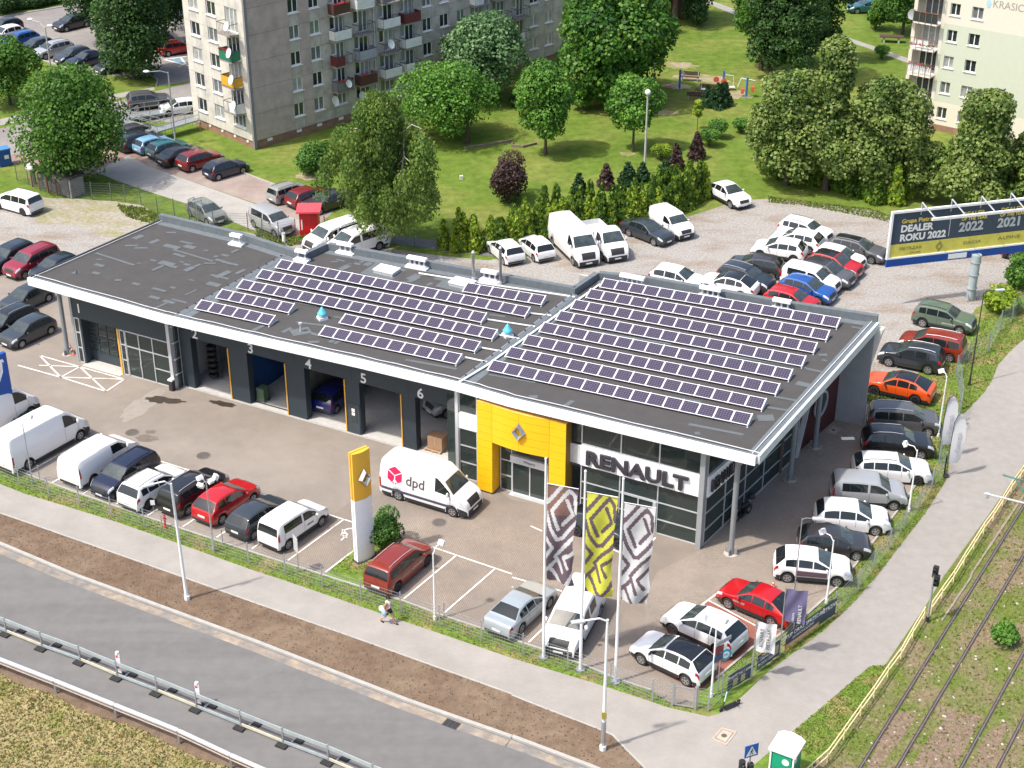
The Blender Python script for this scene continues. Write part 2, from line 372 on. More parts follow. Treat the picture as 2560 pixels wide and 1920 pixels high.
setting('side_verge', MB().sheet(path_left[:8] + [(26.77, 82.39), (27.63, 85.34), (28.51, 87.10), (29.64, 88.60), (31.31, 90.94), (32.19, 92.54), (33.09, 94.53), (34.62, 96.77), (37.11, 99.82), (41.79, 109.73), (33.99, 103.60), (28.24, 93.53), (25.36, 84.34), (21.30, 75.23), (15.30, 66.89), (12.46, 63.96), (10.35, 62.11), (8.80, 59.89), (9.43, 58.49), (9.95, 58.70)], 0.008), VERGE)
# dealer yard
lot_front = [(-39.00, 85.92), (-31.16, 81.57), (-25.74, 78.43), (-21.11, 75.83), (-14.59, 72.32), (-12.57, 71.26), (-10.15, 70.02), (-8.07, 68.96), (-5.85, 67.76), (-3.71, 66.49), (-1.51, 65.31), (0.00, 64.44), (1.76, 63.49), (3.71, 62.29), (5.16, 61.30), (6.81, 60.42), (7.84, 59.29)]
lot_right = [(8.78, 59.21), (9.06, 60.24), (10.08, 61.30), (12.25, 63.77), (13.49, 64.53), (15.42, 66.49), (17.67, 69.17), (19.19, 71.54), (22.57, 76.80), (23.99, 79.20), (25.10, 81.04), (25.24, 82.25), (26.43, 85.19), (27.03, 87.39)]
gravel_poly = [(-57.47, 122.58), (-43.89, 125.98), (-40.77, 125.45), (-38.99, 125.05), (-36.69, 124.92), (-35.12, 124.53), (-32.65, 124.00), (-31.27, 123.49), (-29.45, 121.44), (-27.96, 120.94), (-26.53, 119.95), (-18.21, 116.10), (-16.11, 116.45), (-14.23, 118.12), (-13.60, 115.98), (-10.21, 114.60), (-6.48, 113.23), (-1.91, 112.12),
    (0.00, 112.79), (1.18, 112.79), (3.02, 114.14), (8.46, 117.88), (10.16, 118.12), (13.35, 120.07), (15.42, 121.57), (17.01, 122.84), (19.18, 124.66), (21.79, 124.92), (24.19, 124.53), (26.49, 123.61), (30.14, 122.33), (31.70, 120.57), (34.94, 118.12), (41.03, 115.98), (41.30, 114.14), (39.08, 111.46), (37.36, 106.60), (35.99, 105.99), (34.94, 103.99), (34.00, 102.06), (32.46, 98.36), (30.94, 97.47), (30.30, 95.55), (28.95, 94.87), (27.46, 93.53),
    (25.34, 90.94), (26.94, 88.60), (27.03, 87.39), (22.03, 85.77), (5.76, 89.71), (-21.40, 95.35), (-37.85, 95.35), (-62.20, 100.28)]
gravel = setting('gravel_yard', MB().sheet(gravel_poly, 0.004), GRAV)
dead = setting('dry_verge', MB().sheet([(-40.96, 124.66), (-39.16, 124.92), (-36.63, 124.66), (-33.62, 124.40), (-31.53, 122.84), (-29.76, 121.32), (-28.61, 119.82), (-31.75, 115.98), (-35.23, 118.84), (-39.27, 119.82), (-39.51, 121.82)], 0.007),
               mat('trampled_dry_grass', (0.25, 0.235, 0.13), 0.95, var=0.3, sc=3, bump=0.5, bsc=14, col2=(0.30, 0.275, 0.23), fac2=0.5, sc2=0.5))
yard = setting('yard_asphalt', MB().sheet(lot_front + lot_right + [(24.82, 88.53), (22.72, 89.30), (21.50, 86.80), (16.22, 89.71), (6.03, 95.35), (-16.72, 101.57)] + [(-29.76, 111.02), (-36.03, 112.79), (-39.60, 111.02), (-49.37, 115.98)], 0.010), LOTA)
yard2 = setting('yard_paving', MB().sheet([(-14.59, 72.44), (-12.57, 71.26), (-10.15, 70.02), (-8.07, 68.96), (-5.85, 67.76), (-3.71, 66.49), (-1.51, 65.31), (0.00, 64.44), (1.76, 63.49), (3.71, 62.29), (5.16, 61.30), (6.81, 60.42), (7.84, 59.29)] + lot_right[:2] +
    [(14.17, 71.76), (11.08, 73.46), (8.24, 74.63), (0.00, 77.67), (-1.53, 79.46), (-3.61, 81.57), (-6.79, 81.84), (-10.42, 75.83)], 0.015), LOTP)
yard3 = setting('side_paving', MB().sheet([(6.86, 64.92), (12.25, 63.77), (13.49, 64.53), (15.42, 66.49), (17.67, 69.17)] + lot_right[-7:] + [(24.82, 88.53), (22.72, 89.30), (18.14, 84.34), (13.83, 78.94), (10.67, 72.66), (9.61, 71.76), (7.89, 70.33), (7.08, 67.91)], 0.020), LOTS)
redz = setting('red_paving', MB().sheet([(10.45, 67.76), (6.13, 63.03), (9.06, 60.29), (10.09, 61.34), (12.26, 63.82), (13.50, 64.58), (13.88, 65.11), (13.04, 65.50)], 0.026), REDP)
setting('yard_kerb', strip(strip(MB(), lot_front[:-1], 0.10, 0.0, 0.07), lot_right[2:], 0.12, 0.0, 0.08), KERB)
island = setting('grass_island', MB().sheet([(-10.15, 70.02), (-8.76, 72.89), (-7.85, 73.70), (-6.67, 72.66), (-6.31, 71.99), (-7.89, 70.12), (-8.08, 69.01)], 0.030), VERGE)

# painted lines are parts of the yard
def yline(a, b, w=0.10, z=0.034, parent=None):
    return flatstrip(MB(), [a, b], w, z).build('painted_line', LINE, parent or yard)
for p in [(-29.42, 80.37), (-27.53, 79.39), (-25.38, 78.18), (-23.20, 76.99), (-21.11, 75.83), (-18.88, 74.63), (-16.76, 73.58), (-14.61, 72.44), (-12.45, 71.32), (-10.26, 70.22), (-8.07, 68.96), (-5.85, 67.76), (-3.68, 66.49), (-1.51, 65.26), (0.77, 64.06)]:
    a = radians(56.6); yline((p[0]+0.15*cos(a), p[1]+0.15*sin(a)), (p[0]+5.0*cos(a), p[1]+5.0*sin(a)))
yline((-27.05, 84.98), (-15.15, 78.56)); yline((-14.98, 78.37), (-8.96, 75.17)); yline((-4.88, 73.00), (0.00, 70.17)); yline((0.00, 69.86), (2.67, 68.59))
yline((1.06, 74.87), (1.71, 74.34)); yline((5.31, 72.78), (5.99, 72.21)); yline((7.28, 72.32), (8.10, 73.70))
yline((11.24, 68.69), (9.42, 66.69), 0.10); yline((10.45, 67.76), (12.62, 65.60), 0.10)
HB = [(-33.65, 94.52), (-30.30, 92.81), (-26.80, 90.83), (-25.96, 92.52), (-29.38, 94.31), (-32.54, 95.97)]
for i, j in ((0,1),(1,2),(2,3),(3,4),(4,5),(5,1),(1,4),(4,2),(1,3)): yline(HB[i], HB[j], 0.12)
yline((-32.21, 94.52), HB[4], 0.10)
hc = [(-9.66, 74.51), (-9.43, 74.16), (-9.51, 73.93), (-9.70, 73.93), (-9.32, 73.99), (-9.43, 73.75), (-9.62, 73.41)]
for a, b in ((0,1),(1,3),(4,6),(1,4)): yline(hc[a], hc[b], 0.09)
cx, cy = (-9.15, 74.14)
ring = MB(); ring.add([(cx+r*cos(t*pi/10), cy+r*sin(t*pi/10), 0.034) for r in (0.42, 0.52) for t in range(15)], [(i, i+1, 16+i, 15+i) for i in range(14)]); ring.build('painted_line', LINE, yard)
# dark damp patches and covers let into the surface
def blob(name, cpt, rx, ry, ang, m, z, parent, seed=0, n=22):
    r = random.Random(seed); vs = []
    for i in range(n):
        t = 2*pi*i/n; k = 0.75+0.45*r.random(); x = rx*cos(t)*k; y = ry*sin(t)*k
        vs.append((cpt[0]+x*cos(ang)-y*sin(ang), cpt[1]+x*sin(ang)+y*cos(ang)))
    return MB().sheet(vs, z).build(name, m, parent)
blob('damp_patch', (-23.13, 89.76), 0.9, 0.45, radians(-10), STAIN, 0.018, yard, 1); blob('damp_patch', (-22.10, 89.53), 0.75, 0.32, radians(-10), STAIN, 0.022, yard, 2)
blob('damp_patch', (-18.80, 89.19), 1.0, 0.3, radians(-22), STAIN, 0.018, yard, 3)
d2 = mat('faint_stain', (0.15, 0.122, 0.10), 0.8, var=0.2)
blob('damp_patch', (-22.87, 84.76), 0.85, 0.4, radians(-5), d2, 0.018, yard, 4); blob('damp_patch', (-22.81, 85.55), 0.35, 0.25, 0, d2, 0.022, yard, 5)
blob('damp_patch', (-24.05, 89.06), 2.2, 0.8, radians(70), mat('pale_concrete_smear', (0.265, 0.240, 0.212), 0.9, var=0.1), 0.014, yard, 6)
IRON = mat('cast_iron', (0.11, 0.095, 0.085), 0.7, 0.2, var=0.2, sc=8)
for i, p in enumerate([(-23.95, 85.48), (-18.97, 82.66), (-4.17, 75.25)]):
    t = thing('manhole_cover', (*p, 0.0), 0, ['round iron manhole cover beside a damp stain in the middle of the yard', 'round iron manhole cover in the yard behind the parked dark blue car', 'round iron manhole cover in the paving below the delivery van'][i], 'manhole cover', 'round manhole covers in the yard')
    MB().cyl((0,0,0.005), (0,0,0.026), 0.37, n=24).build('lid', IRON, t); MB().lathe([(0.38,0.0),(0.38,0.030),(0.45,0.030),(0.45,0.0)], n=24).build('rim', mat('worn_iron_rim', (0.17, 0.15, 0.13), 0.7, var=0.2), t)
for i, (q, s, c) in enumerate([([(9.37, 56.89), (9.96, 57.71), (10.65, 57.39), (10.02, 56.42)], 0.0, ((0.40,0.33,0.28))), ([(19.77, 85.59), (20.33, 86.33), (20.86, 85.93), (20.26, 85.13)], 0.0, ((0.34,0.31,0.27)))]):
    cx = sum(p[0] for p in q)/4; cy = sum(p[1] for p in q)/4
    t = thing('chamber_cover', (cx, cy, 0), 0, ['square concrete chamber cover in the pavement near the pedestrian crossing sign', 'square concrete chamber cover by the maroon wall of the showroom'][i], 'chamber cover')
    loc = to_local(t, q)
    MB().prism(loc, 0, 0.034).build('surround', mat('chamber_surround%s' % ('', ' old')[i], c, 0.9, var=0.15), t)
    MB().prism([(x*0.68, y*0.68) for x, y in loc], 0.0, 0.038).build('lid', mat('chamber_lid', (0.43, 0.36, 0.28), 0.9, var=0.12), t)
    strip(MB(), [(x*0.71, y*0.71) for x, y in loc + loc[:1]], 0.03, 0.0, 0.037).build('joint', DARKM, t)
    MB().cyl((0,0,0), (0,0,0.043), 0.14, n=14).build('plug', IRON, t)
t = thing('road_drain', (-2.88, 57.95), dirn((-3.16, 58.04), (-2.65, 57.75)), 'rectangular iron road drain at the kerb of the front road', 'drain')
MB().box(-0.4,0.4,-0.27,0.27,0,0.012).build('grate_frame', mat('drain_iron', (0.06,0.055,0.05), 0.7, var=0.2), t)
for i in range(3):
    for j in range(2): MB().box(-0.36+i*0.25,-0.16+i*0.25,-0.23+j*0.24,-0.02+j*0.24,0.012,0.022).build('grate_bar', DARKM, t)

# streets behind
setting('car_park', MB().sheet([(-69.59, 174.58), (-63.50, 180.31), (-60.04, 182.29), (-53.80, 187.16), (-36.28, 203.82), (-27.70, 195.04), (-28.26, 170.04), (-32.07, 157.97), (-36.45, 155.84), (-36.69, 157.97), (-37.59, 159.15), (-43.19, 159.34), (-48.64, 163.19), (-51.53, 165.70), (-56.27, 169.16), (-62.62, 173.20), (-66.82, 166.56)], 0.005), ASPHR)
setting('rear_pavement', MB().sheet([(-57.54, 139.65), (-49.51, 145.57), (-47.58, 147.11), (-41.17, 152.65), (-36.61, 155.46), (-36.34, 154.70), (-40.07, 151.37), (-47.02, 145.06), (-48.98, 143.71), (-56.68, 137.15)], 0.009), WALKP)
setting('rear_street', MB().sheet([(-56.25, 135.93), (-48.74, 142.88), (-46.84, 144.38), (-39.87, 150.46), (-36.23, 154.14), (-32.07, 157.97), (-27.28, 163.19), (-25.61, 151.55), (-30.60, 146.25), (-32.75, 144.55), (-38.47, 146.25), (-40.71, 141.58), (-44.10, 135.93), (-46.57, 135.32), (-53.56, 128.13)], 0.007), ASPHR)
setting('car_park_kerb', strip(strip(MB(), [(-61.05, 172.29), (-56.27, 169.16), (-51.53, 165.70), (-48.64, 163.19), (-43.19, 159.34), (-37.59, 159.15), (-36.69, 157.97), (-36.45, 155.84)], 0.15, 0, 0.1), [(-59.90, 181.79), (-53.60, 186.38), (-52.83, 187.16)], 0.15, 0, 0.1), KERB)
setting('brick_forecourt', MB().sheet([(-53.56, 128.13), (-46.61, 135.47), (-44.14, 136.08), (-40.71, 141.58), (-38.42, 143.55), (-35.12, 138.39), (-32.45, 132.66), (-34.13, 131.79), (-36.23, 130.64), (-39.17, 130.93), (-43.90, 133.24), (-46.14, 133.83), (-52.63, 125.43)], 0.011), paver('rosy_blocks', (0.30,0.20,0.165), (0.27,0.18,0.15), (0.16,0.12,0.10), 0.2, 0.1, 20))
setting('access_lane', MB().sheet([(-34.92, 135.47), (-32.45, 132.66), (-25.15, 126.63), (-21.61, 123.67), (-17.71, 120.44), (-15.63, 118.84), (-14.23, 118.12), (-14.38, 117.76), (-15.59, 118.48), (-17.83, 116.81), (-20.92, 118.84), (-20.78, 117.88), (-26.52, 123.10), (-31.20, 126.52), (-34.69, 129.24), (-37.05, 131.50)], 0.013), LANEP)
setting('parking_strip', MB().sheet([(-32.45, 132.66), (-34.23, 134.72), (-35.95, 137.77), (-34.65, 140.29), (-30.60, 137.77), (-26.23, 133.24), (-24.05, 131.21), (-22.49, 129.80), (-20.19, 127.72), (-17.94, 125.69), (-16.38, 125.85), (-14.72, 123.10), (-15.26, 120.82), (-15.84, 119.09), (-17.82, 120.57), (-21.64, 123.87)], 0.010), mat('old_parking_asphalt', (0.25,0.195,0.17), 0.9, var=0.12, sc=1, col2=(0.30,0.245,0.215), fac2=0.5, sc2=0.3, bump=0.2))
setting('parking_kerb', strip(MB(), [(-24.05, 131.21), (-22.49, 129.80), (-20.19, 127.72), (-18.75, 126.63), (-17.61, 127.06), (-16.38, 125.85)], 0.14, 0, 0.12), KERB)
setting('back_lane', MB().sheet([(-14.23, 118.12), (-12.33, 117.88), (-10.12, 117.16), (-5.20, 115.75), (0.00, 114.83), (0.00, 112.34), (-5.14, 113.91), (-10.00, 115.52), (-13.60, 115.98)], 0.012), ASPH)
setting('park_path', MB().sheet([(21.20, 193.91), (22.61, 189.54), (26.26, 182.79), (29.49, 178.61), (29.81, 180.80), (26.92, 184.83), (23.87, 189.54), (22.92, 193.91)], 0.006), WALKP)
setting('park_path', MB().sheet([(33.30, 177.41), (38.83, 169.82), (42.06, 164.23), (44.90, 159.54), (45.39, 161.55), (42.36, 166.13), (39.13, 171.38), (33.61, 179.33)], 0.006), WALKP)
setting('bin_yard', MB().sheet([(40.59, 191.71), (40.59, 187.95), (42.35, 185.60), (44.81, 182.29), (47.32, 180.80), (51.88, 200.81), (40.06, 200.81)], 0.006), ASPHR)
bare = mat('bare_patch', (0.30, 0.245, 0.17), 0.95, var=0.3, sc=3, col2=(0.18, 0.19, 0.05), fac2=0.52, sc2=0.8)
for i, (p, rx, ry) in enumerate([((17.86, 162.99), 2.0, 1.2), ((19.83, 158.36), 3.0, 1.4), ((21.99, 153.39), 2.4, 1.5), ((16.96, 155.84), 1.6, 0.9), ((10.57, 135.93), 0.7, 0.6), ((-17.76, 130.22), 1.5, 0.9), ((14.84, 147.63), 1.4, 0.8)]):
    blob('bare_earth', p, rx, ry, radians(-15), bare, 0.006, ground, 40+i)

# tram tracks on the right
track_poly = [(48.26, 105.58), (31.16, 81.57), (27.43, 75.83), (23.46, 69.90), (22.12, 67.40), (18.82, 62.47), (14.58, 56.49), (13.46, 54.93), (11.29, 51.68), (42.08, 41.97), (76.41, 89.71)]
tracks = setting('track_bed', MB().sheet(track_poly, 0.005), BALL)
for q in ([(17.74, 57.87), (18.60, 58.79), (19.59, 58.95), (18.54, 57.22), (16.86, 54.93), (16.28, 54.93), (16.96, 56.17)], [(21.00, 58.79), (22.57, 58.62), (21.28, 56.41), (19.88, 54.24), (17.93, 54.47), (19.44, 56.65)], [(22.46, 57.38), (23.73, 58.20), (22.68, 56.17), (21.31, 54.24), (20.83, 54.62)]):
    MB().sheet(q, 0.010).build('gravel_patch', BALLR, tracks)
setting('concrete_edging', strip(MB(), [(22.40, 66.00), (24.88, 69.80), (25.05, 70.22), (30.19, 78.18), (42.05, 99.82)], 0.11, 0, 0.06), mat('stained_edging', (0.25, 0.21, 0.165), 0.9, var=0.25))
setting('track_verge', MB().sheet([(18.74, 62.38), (17.91, 62.29), (13.26, 57.38), (10.96, 54.93), (9.42, 53.12), (12.54, 53.12), (13.62, 54.93), (15.68, 57.13)], 0.013), VERGE)
RAIL = mat('worn_rail_steel', (0.30, 0.27, 0.25), 0.4, 0.7, var=0.15, sc=4)
RUST = mat('rusty_rail_web', (0.16, 0.11, 0.085), 0.8, 0.2, var=0.2, sc=4)
ra = radians(57.9)
def rail_line(p, nm, lab):
    t = thing('tram_rail', (*p, 0), ra, lab, 'rail', 'tram rails')
    MB().box(-14, 60, -0.07, 0.07, 0.0, 0.035).build('rail_foot', RUST, t)
    MB().box(-14, 60, -0.035, 0.035, 0.035, 0.10).build('rail_head', RAIL, t)
    MB().box(-14, 60, 0.075, 0.105, 0.0, 0.085).build('guard_strip', RUST, t)
for i, p in enumerate([(16.01, 54.93), (17.71, 54.93), (20.64, 54.93), (22.34, 54.93)]):
    rail_line(p, i, ['tram rail nearest the yellow railing', 'second tram rail from the yellow railing', 'third tram rail from the yellow railing, past the grassy middle strip', 'outermost tram rail at the right'][i])

# ---------------------------------------------------------------- tufts and stones nobody could count
def tufts(name, poly, n, h, m, seed, lab, cat='grass', spread=0.0, mats=None):
    r = np.random.RandomState(seed); xs = [p[0] for p in poly]; ys = [p[1] for p in poly]
    P = []
    x0, x1, y0, y1 = min(xs), max(xs), min(ys), max(ys)
    while len(P) < n:
        x = x0+(x1-x0)*r.rand(); y = y0+(y1-y0)*r.rand()
        if inpoly(x, y, poly): P.append((x, y))
    P = np.array(P); N = len(P)
    ang = r.rand(N)*2*pi; hh = h*(0.5+r.rand(N)); w = 0.5*hh*(0.5+r.rand(N))
    lean = (r.rand(N, 2)-0.5)*hh[:, None]*0.9
    v = np.zeros((N, 3, 3)); v[:, :, :2] = P[:, None, :]
    v[:, 0, 0] -= np.cos(ang)*w; v[:, 0, 1] -= np.sin(ang)*w; v[:, 1, 0] += np.cos(ang)*w; v[:, 1, 1] += np.sin(ang)*w
    v[:, 2, :2] += lean; v[:, 2, 2] = hh
    me = np_mesh(name, v.reshape(-1, 3), 3, m if isinstance(m, (list, tuple)) else [m], r.randint(0, len(m) if isinstance(m, (list, tuple)) else 1, N))
    o = obj(name, me); tag(o, lab, cat, kind='stuff'); return o
def np_mesh(name, v, k, mats, mi):
    N = len(v)//k
    me = bpy.data.meshes.new(name); me.vertices.add(len(v)); me.vertices.foreach_set('co', v.astype(np.float32).ravel())
    me.loops.add(len(v)); me.loops.foreach_set('vertex_index', np.arange(len(v), dtype=np.int32))
    me.polygons.add(N); me.polygons.foreach_set('loop_start', np.arange(0, len(v), k, dtype=np.int32)); me.polygons.foreach_set('loop_total', np.full(N, k, dtype=np.int32))
    for m in mats: me.materials.append(m)
    me.polygons.foreach_set('material_index', np.asarray(mi, dtype=np.int32)); me.update(); me.validate()
    return me
GL = [leafmat('grass_blade_a', (0.13, 0.21, 0.035)), leafmat('grass_blade_b', (0.22, 0.25, 0.06)), leafmat('grass_blade_c', (0.06, 0.13, 0.02)), leafmat('straw', (0.42, 0.34, 0.17))]
tufts('dry_grass', dry_poly[:11] + [(-9.34, 53.12), (-25.70, 53.12)], 16000, 0.10, [GL[3], GL[3], GL[3], GL[3], GL[1], GL[0]], 1, 'dry straw coloured grass in the near left corner')
vpoly = walk_top[:12] + [(12.92, 63.03), (16.38, 66.09), (18.01, 68.33)][:0] + lot_front[::-1]
tufts('verge_grass', vpoly, 11000, 0.065, [GL[0], GL[1], GL[1], GL[3]], 2, 'short grass strip along the front fence')
tufts('side_verge_grass', path_left + [(36.53, 103.60), (34.94, 103.99), (32.93, 98.90), (30.63, 96.24), (28.24, 93.53)] + lot_right[::-1][:9] + [(15.42, 66.49), (13.49, 64.53), (12.25, 63.77), (10.08, 61.30)], 12000, 0.09, [GL[0], GL[1], GL[1], GL[3]], 3, 'rough grass strip between the side fence and the path')
tufts('track_grass', [(31.78, 81.57), (27.27, 75.23), (23.59, 69.90), (22.13, 66.89), (18.84, 62.29), (14.53, 56.17), (13.62, 54.93), (13.18, 53.87), (25.77, 53.87), (30.92, 70.02), (34.60, 81.57)], 7000, 0.10, [GL[0], GL[0], GL[1], GL[1], GL[3]], 4, 'weeds and grass between the tram rails')
tufts('corner_grass', [(18.74, 62.38), (17.91, 62.29), (13.26, 57.38), (13.70, 55.39), (15.68, 57.13)], 2500, 0.08, [GL[0], GL[1]], 11, 'grass between the pavement and the yellow railing')
tufts('gravel_edge_weeds', [(21.87, 125.45), (25.60, 124.13), (30.19, 122.58), (31.75, 120.82), (31.06, 119.82), (28.06, 121.57), (24.50, 123.36), (21.68, 124.13)], 2200, 0.12, [GL[0], GL[1]], 5, 'weeds at the back edge of the gravel yard')
tufts('yard_corner_weeds', [(-33.45, 123.61), (-31.04, 122.84), (-29.04, 121.07), (-27.36, 120.32), (-25.77, 118.84), (-28.60, 118.84), (-31.87, 120.82)], 1300, 0.18, [GL[0], GL[1]], 6, 'tall weeds inside the rear fence at the left')
tufts('yard_edge_weeds', [(-20.82, 118.12), (-17.79, 116.45), (-16.19, 117.16), (-15.50, 117.64), (-15.17, 118.12), (-14.95, 115.98), (-17.59, 114.83), (-20.45, 115.52)], 1300, 0.16, [GL[0], GL[1]], 7, 'weeds by the red kiosk and the rear fence')
tufts('island_grass', [(-10.04, 70.22), (-8.74, 72.66), (-7.83, 73.46), (-6.79, 72.55), (-7.90, 70.22)], 1200, 0.08, [GL[0], GL[1]], 8, 'grass of the small island at the yellow and white pylon')
tufts('side_yard_weeds', [(22.87, 90.47), (24.41, 90.15), (26.94, 88.60), (26.91, 87.85), (24.02, 88.30), (22.77, 89.53)], 1200, 0.15, [GL[0], GL[1]], 9, 'weeds between the gravel yard and the side paving')
def stones(name, poly, n, s, seed, cols, lab):
    r = random.Random(seed); mb = MB(); xs = [p[0] for p in poly]; ys = [p[1] for p in poly]; k = 0
    while k < n:
        x = r.uniform(min(xs), max(xs)); y = r.uniform(min(ys), max(ys))
        if not inpoly(x, y, poly): continue
        q = s*(0.4+1.1*r.random()); a = r.random()*6
        pts = [(x+q*cos(a+t)*(0.6+0.5*r.random()), y+q*sin(a+t)*(0.6+0.5*r.random()), 0.01) for t in (0, 1.6, 3.1, 4.7)] + [(x+q*0.1, y, q*0.7)]
        mb.add(pts, [(0,1,4), (1,2,4), (2,3,4), (3,0,4)], r.randrange(len(cols))); k += 1
    o = mb.build(name, cols); tag(o, lab, 'stones', kind='stuff')
SC = [mat('pale_stone', (0.58,0.54,0.50), 0.9, var=0.1), mat('grey_stone', (0.40,0.37,0.34), 0.9, var=0.1), mat('brown_stone', (0.30,0.22,0.17), 0.9, var=0.1)]
stones('gravel_stones', [p for p in gravel_poly[14:-4]], 4500, 0.05, 1, SC[1:], 'loose crushed stone on the gravel yard')
stones('track_stones', [(16.02, 57.79), (22.61, 66.89), (27.85, 70.02), (23.52, 54.93), (15.48, 54.93)], 160, 0.08, 2, SC[1:], 'stones and debris lying between the tram rails')
stones('soil_clods', walk_edge + road_kerb[::-1], 3500, 0.05, 3, [mat('soil_clod', (0.16,0.115,0.08), 0.95, var=0.2), mat('soil_clod_dark', (0.10,0.07,0.05), 0.95, var=0.2)], 'small clods on the bare soil strip')

# ================================================================ THE DEALERSHIP
DA = radians(-28.0)
D0 = (-16.97, 89.10)
dealer = thing('showroom_building', (*D0, 0.0), DA, 'long low car dealership with solar panels on its roof, workshop bays and a yellow portal', 'building')
def L1(p): return to_local(dealer, [p])[0]
def Ls(ps): return to_local(dealer, ps)
def rz_(x): return 6.4 if x < 3 else 6.4 + (x-3)*0.0219      # roof height along the front
def part(mb, name, m, **k): return mb.build(name, m, dealer, **k)
# roof outline: front edge (left to right) and parapet line (left to right)
front = Ls([(-32.03, 94.92), (-21.97, 89.23), (-15.75, 86.23), (-9.06, 82.87), (-3.10, 79.69), (0.00, 77.69), (12.91, 70.79)])
rear1 = Ls([(-25.35, 104.68), (-19.09, 101.25), (-14.62, 98.00), (-14.00, 97.73)])
rear2 = Ls([(-14.00, 97.73), (-12.68, 99.43), (-5.70, 96.26), (-0.55, 93.73), (4.03, 91.51)])
rear3 = Ls([(4.03, 91.41), (5.69, 93.88), (8.56, 93.08), (11.90, 91.45), (13.74, 90.52), (16.11, 89.33), (22.43, 86.60)])
s1 = Ls([(-21.34, 88.83), (-15.53, 98.46)]); s2 = Ls([(-3.01, 79.81), (4.04, 91.56)])
def wing(mb, poly, t, mi=0, bot=False):
    n = len(poly)
    a = sum(poly[i][0]*poly[(i+1) % n][1]-poly[(i+1) % n][0]*poly[i][1] for i in range(n))
    if a < 0: poly = poly[::-1]
    vt = [(p[0], p[1], rz_(p[0])) for p in poly]; vb = [(p[0], p[1], rz_(p[0])-t) for p in poly]
    mb.add(vt, [tuple(range(n))], mi); mb.add(vb, [tuple(range(n-1, -1, -1))], 1)
    mb.add(vb+vt, [(i, (i+1) % n, n+(i+1) % n, n+i) for i in range(n)], 1)
SOFF = mat('soffit_grey', (0.10, 0.105, 0.11), 0.7, var=0.05)
w1 = MB(); wing(w1, [front[0], front[1], s1[0], s1[1], rear1[2], rear1[1], rear1[0]], 0.35); part(w1, 'roof', [ROOFM, SOFF])
kf = lerp(front[1], front[2], (3-front[1][0])/(front[2][0]-front[1][0])) if front[2][0] > 3 else lerp(front[2], front[3], (3-front[2][0])/(front[3][0]-front[2][0]))
kr = lerp(rear2[1], rear2[2], (3-rear2[1][0])/(rear2[2][0]-rear2[1][0]))
w2 = MB(); wing(w2, [s1[0], kf, kr, rear2[1], rear2[0], s1[1]], 0.35); wing(w2, [kf, front[3], s2[0], s2[1], rear2[4], rear2[3], rear2[2], kr], 0.35); part(w2, 'roof', [ROOFM, SOFF])
w3 = MB(); wing(w3, [s2[0], front[5], front[6], rear3[-1], rear3[5], rear3[4], rear3[3], rear3[2], rear3[1], rear3[0], s2[1]], 0.35); part(w3, 'roof', [ROOFM, SOFF])
# white fascia along the front, pale one along the right edge
def wallpath(mb, pts, th, z0f, z1f, mi=0, side=-1):
    o = offset_line(pts, side*th)
    for i in range(len(pts)-1):
        a, b, c, d = pts[i], pts[i+1], o[i+1], o[i]
        q = [a, b, c, d]
        ar = sum(q[k][0]*q[(k+1) % 4][1]-q[(k+1) % 4][0]*q[k][1] for k in range(4))
        if ar < 0: q = q[::-1]
        mb.add([(p[0], p[1], z0f(p[0])) for p in q]+[(p[0], p[1], z1f(p[0])) for p in q], [(0,3,2,1),(4,5,6,7),(0,1,5,4),(1,2,6,5),(2,3,7,6),(3,0,4,7)], mi)
    return mb
fr2 = [front[0], front[1], front[2], front[3], front[4], front[5], front[6]]
for i in range(6):
    part(wallpath(MB(), [lerp(fr2[i], fr2[i+1], 0.0), lerp(fr2[i], fr2[i+1], 0.9985)], 0.22, lambda x: rz_(x)-0.46, lambda x: rz_(x)+0.07), 'fascia_panel', CLAD)
part(wallpath(MB(), fr2, 0.22, lambda x: rz_(x)-0.02, lambda x: rz_(x)+0.045, side=1), 'front_upstand', ROOFE)
part(wallpath(MB(), [front[6], rear3[-1]], 0.16, lambda x: rz_(x)-0.42, lambda x: rz_(x)+0.10, side=-1), 'side_fascia', mat('side_fascia_grey', (0.56, 0.60, 0.62), 0.5, var=0.05))
part(wallpath(MB(), [front[6], rear3[-1]], 0.55, lambda x: rz_(x)-0.02, lambda x: rz_(x)+0.06, side=1), 'side_upstand', ROOFE)
part(wallpath(MB(), [front[0], rear1[0]], 0.14, lambda x: rz_(x)-0.5, lambda x: rz_(x)+0.12, side=-1), 'left_edge_trim', mat('black_edge_trim', (0.03, 0.035, 0.04), 0.5))
WIRE = mat('white_wire', (0.7, 0.7, 0.7), 0.5)
wr = MB()
for pts in [offset_line([front[0], rear1[0]], -0.30), offset_line(fr2, 0.33), offset_line([front[6], rear3[-1]], 0.30)]:
    for i in range(len(pts)-1):
        for k in range(6):
            a = lerp(pts[i], pts[i+1], k/6); b = lerp(pts[i], pts[i+1], (k+1)/6); w_ = 0.04*sin(k*2.1+i)
            wr.bar((a[0], a[1]+w_, rz_(a[0])+0.10), (b[0], b[1]+0.04*sin((k+1)*2.1+i), rz_(b[0])+0.10), 0.035)
part(wr, 'lightning_wire', WIRE)
def parapet(pts):
    for i in range(len(pts)-1):
        part(wallpath(MB(), [pts[i], pts[i+1]], 0.36, lambda x: rz_(x)-1.0, lambda x: rz_(x)+0.48, side=1), 'parapet', ROOFE)
parapet(rear1); parapet(rear2[0:2]); parapet(rear2[1:]); parapet(rear3[0:2]); parapet(rear3[1:])
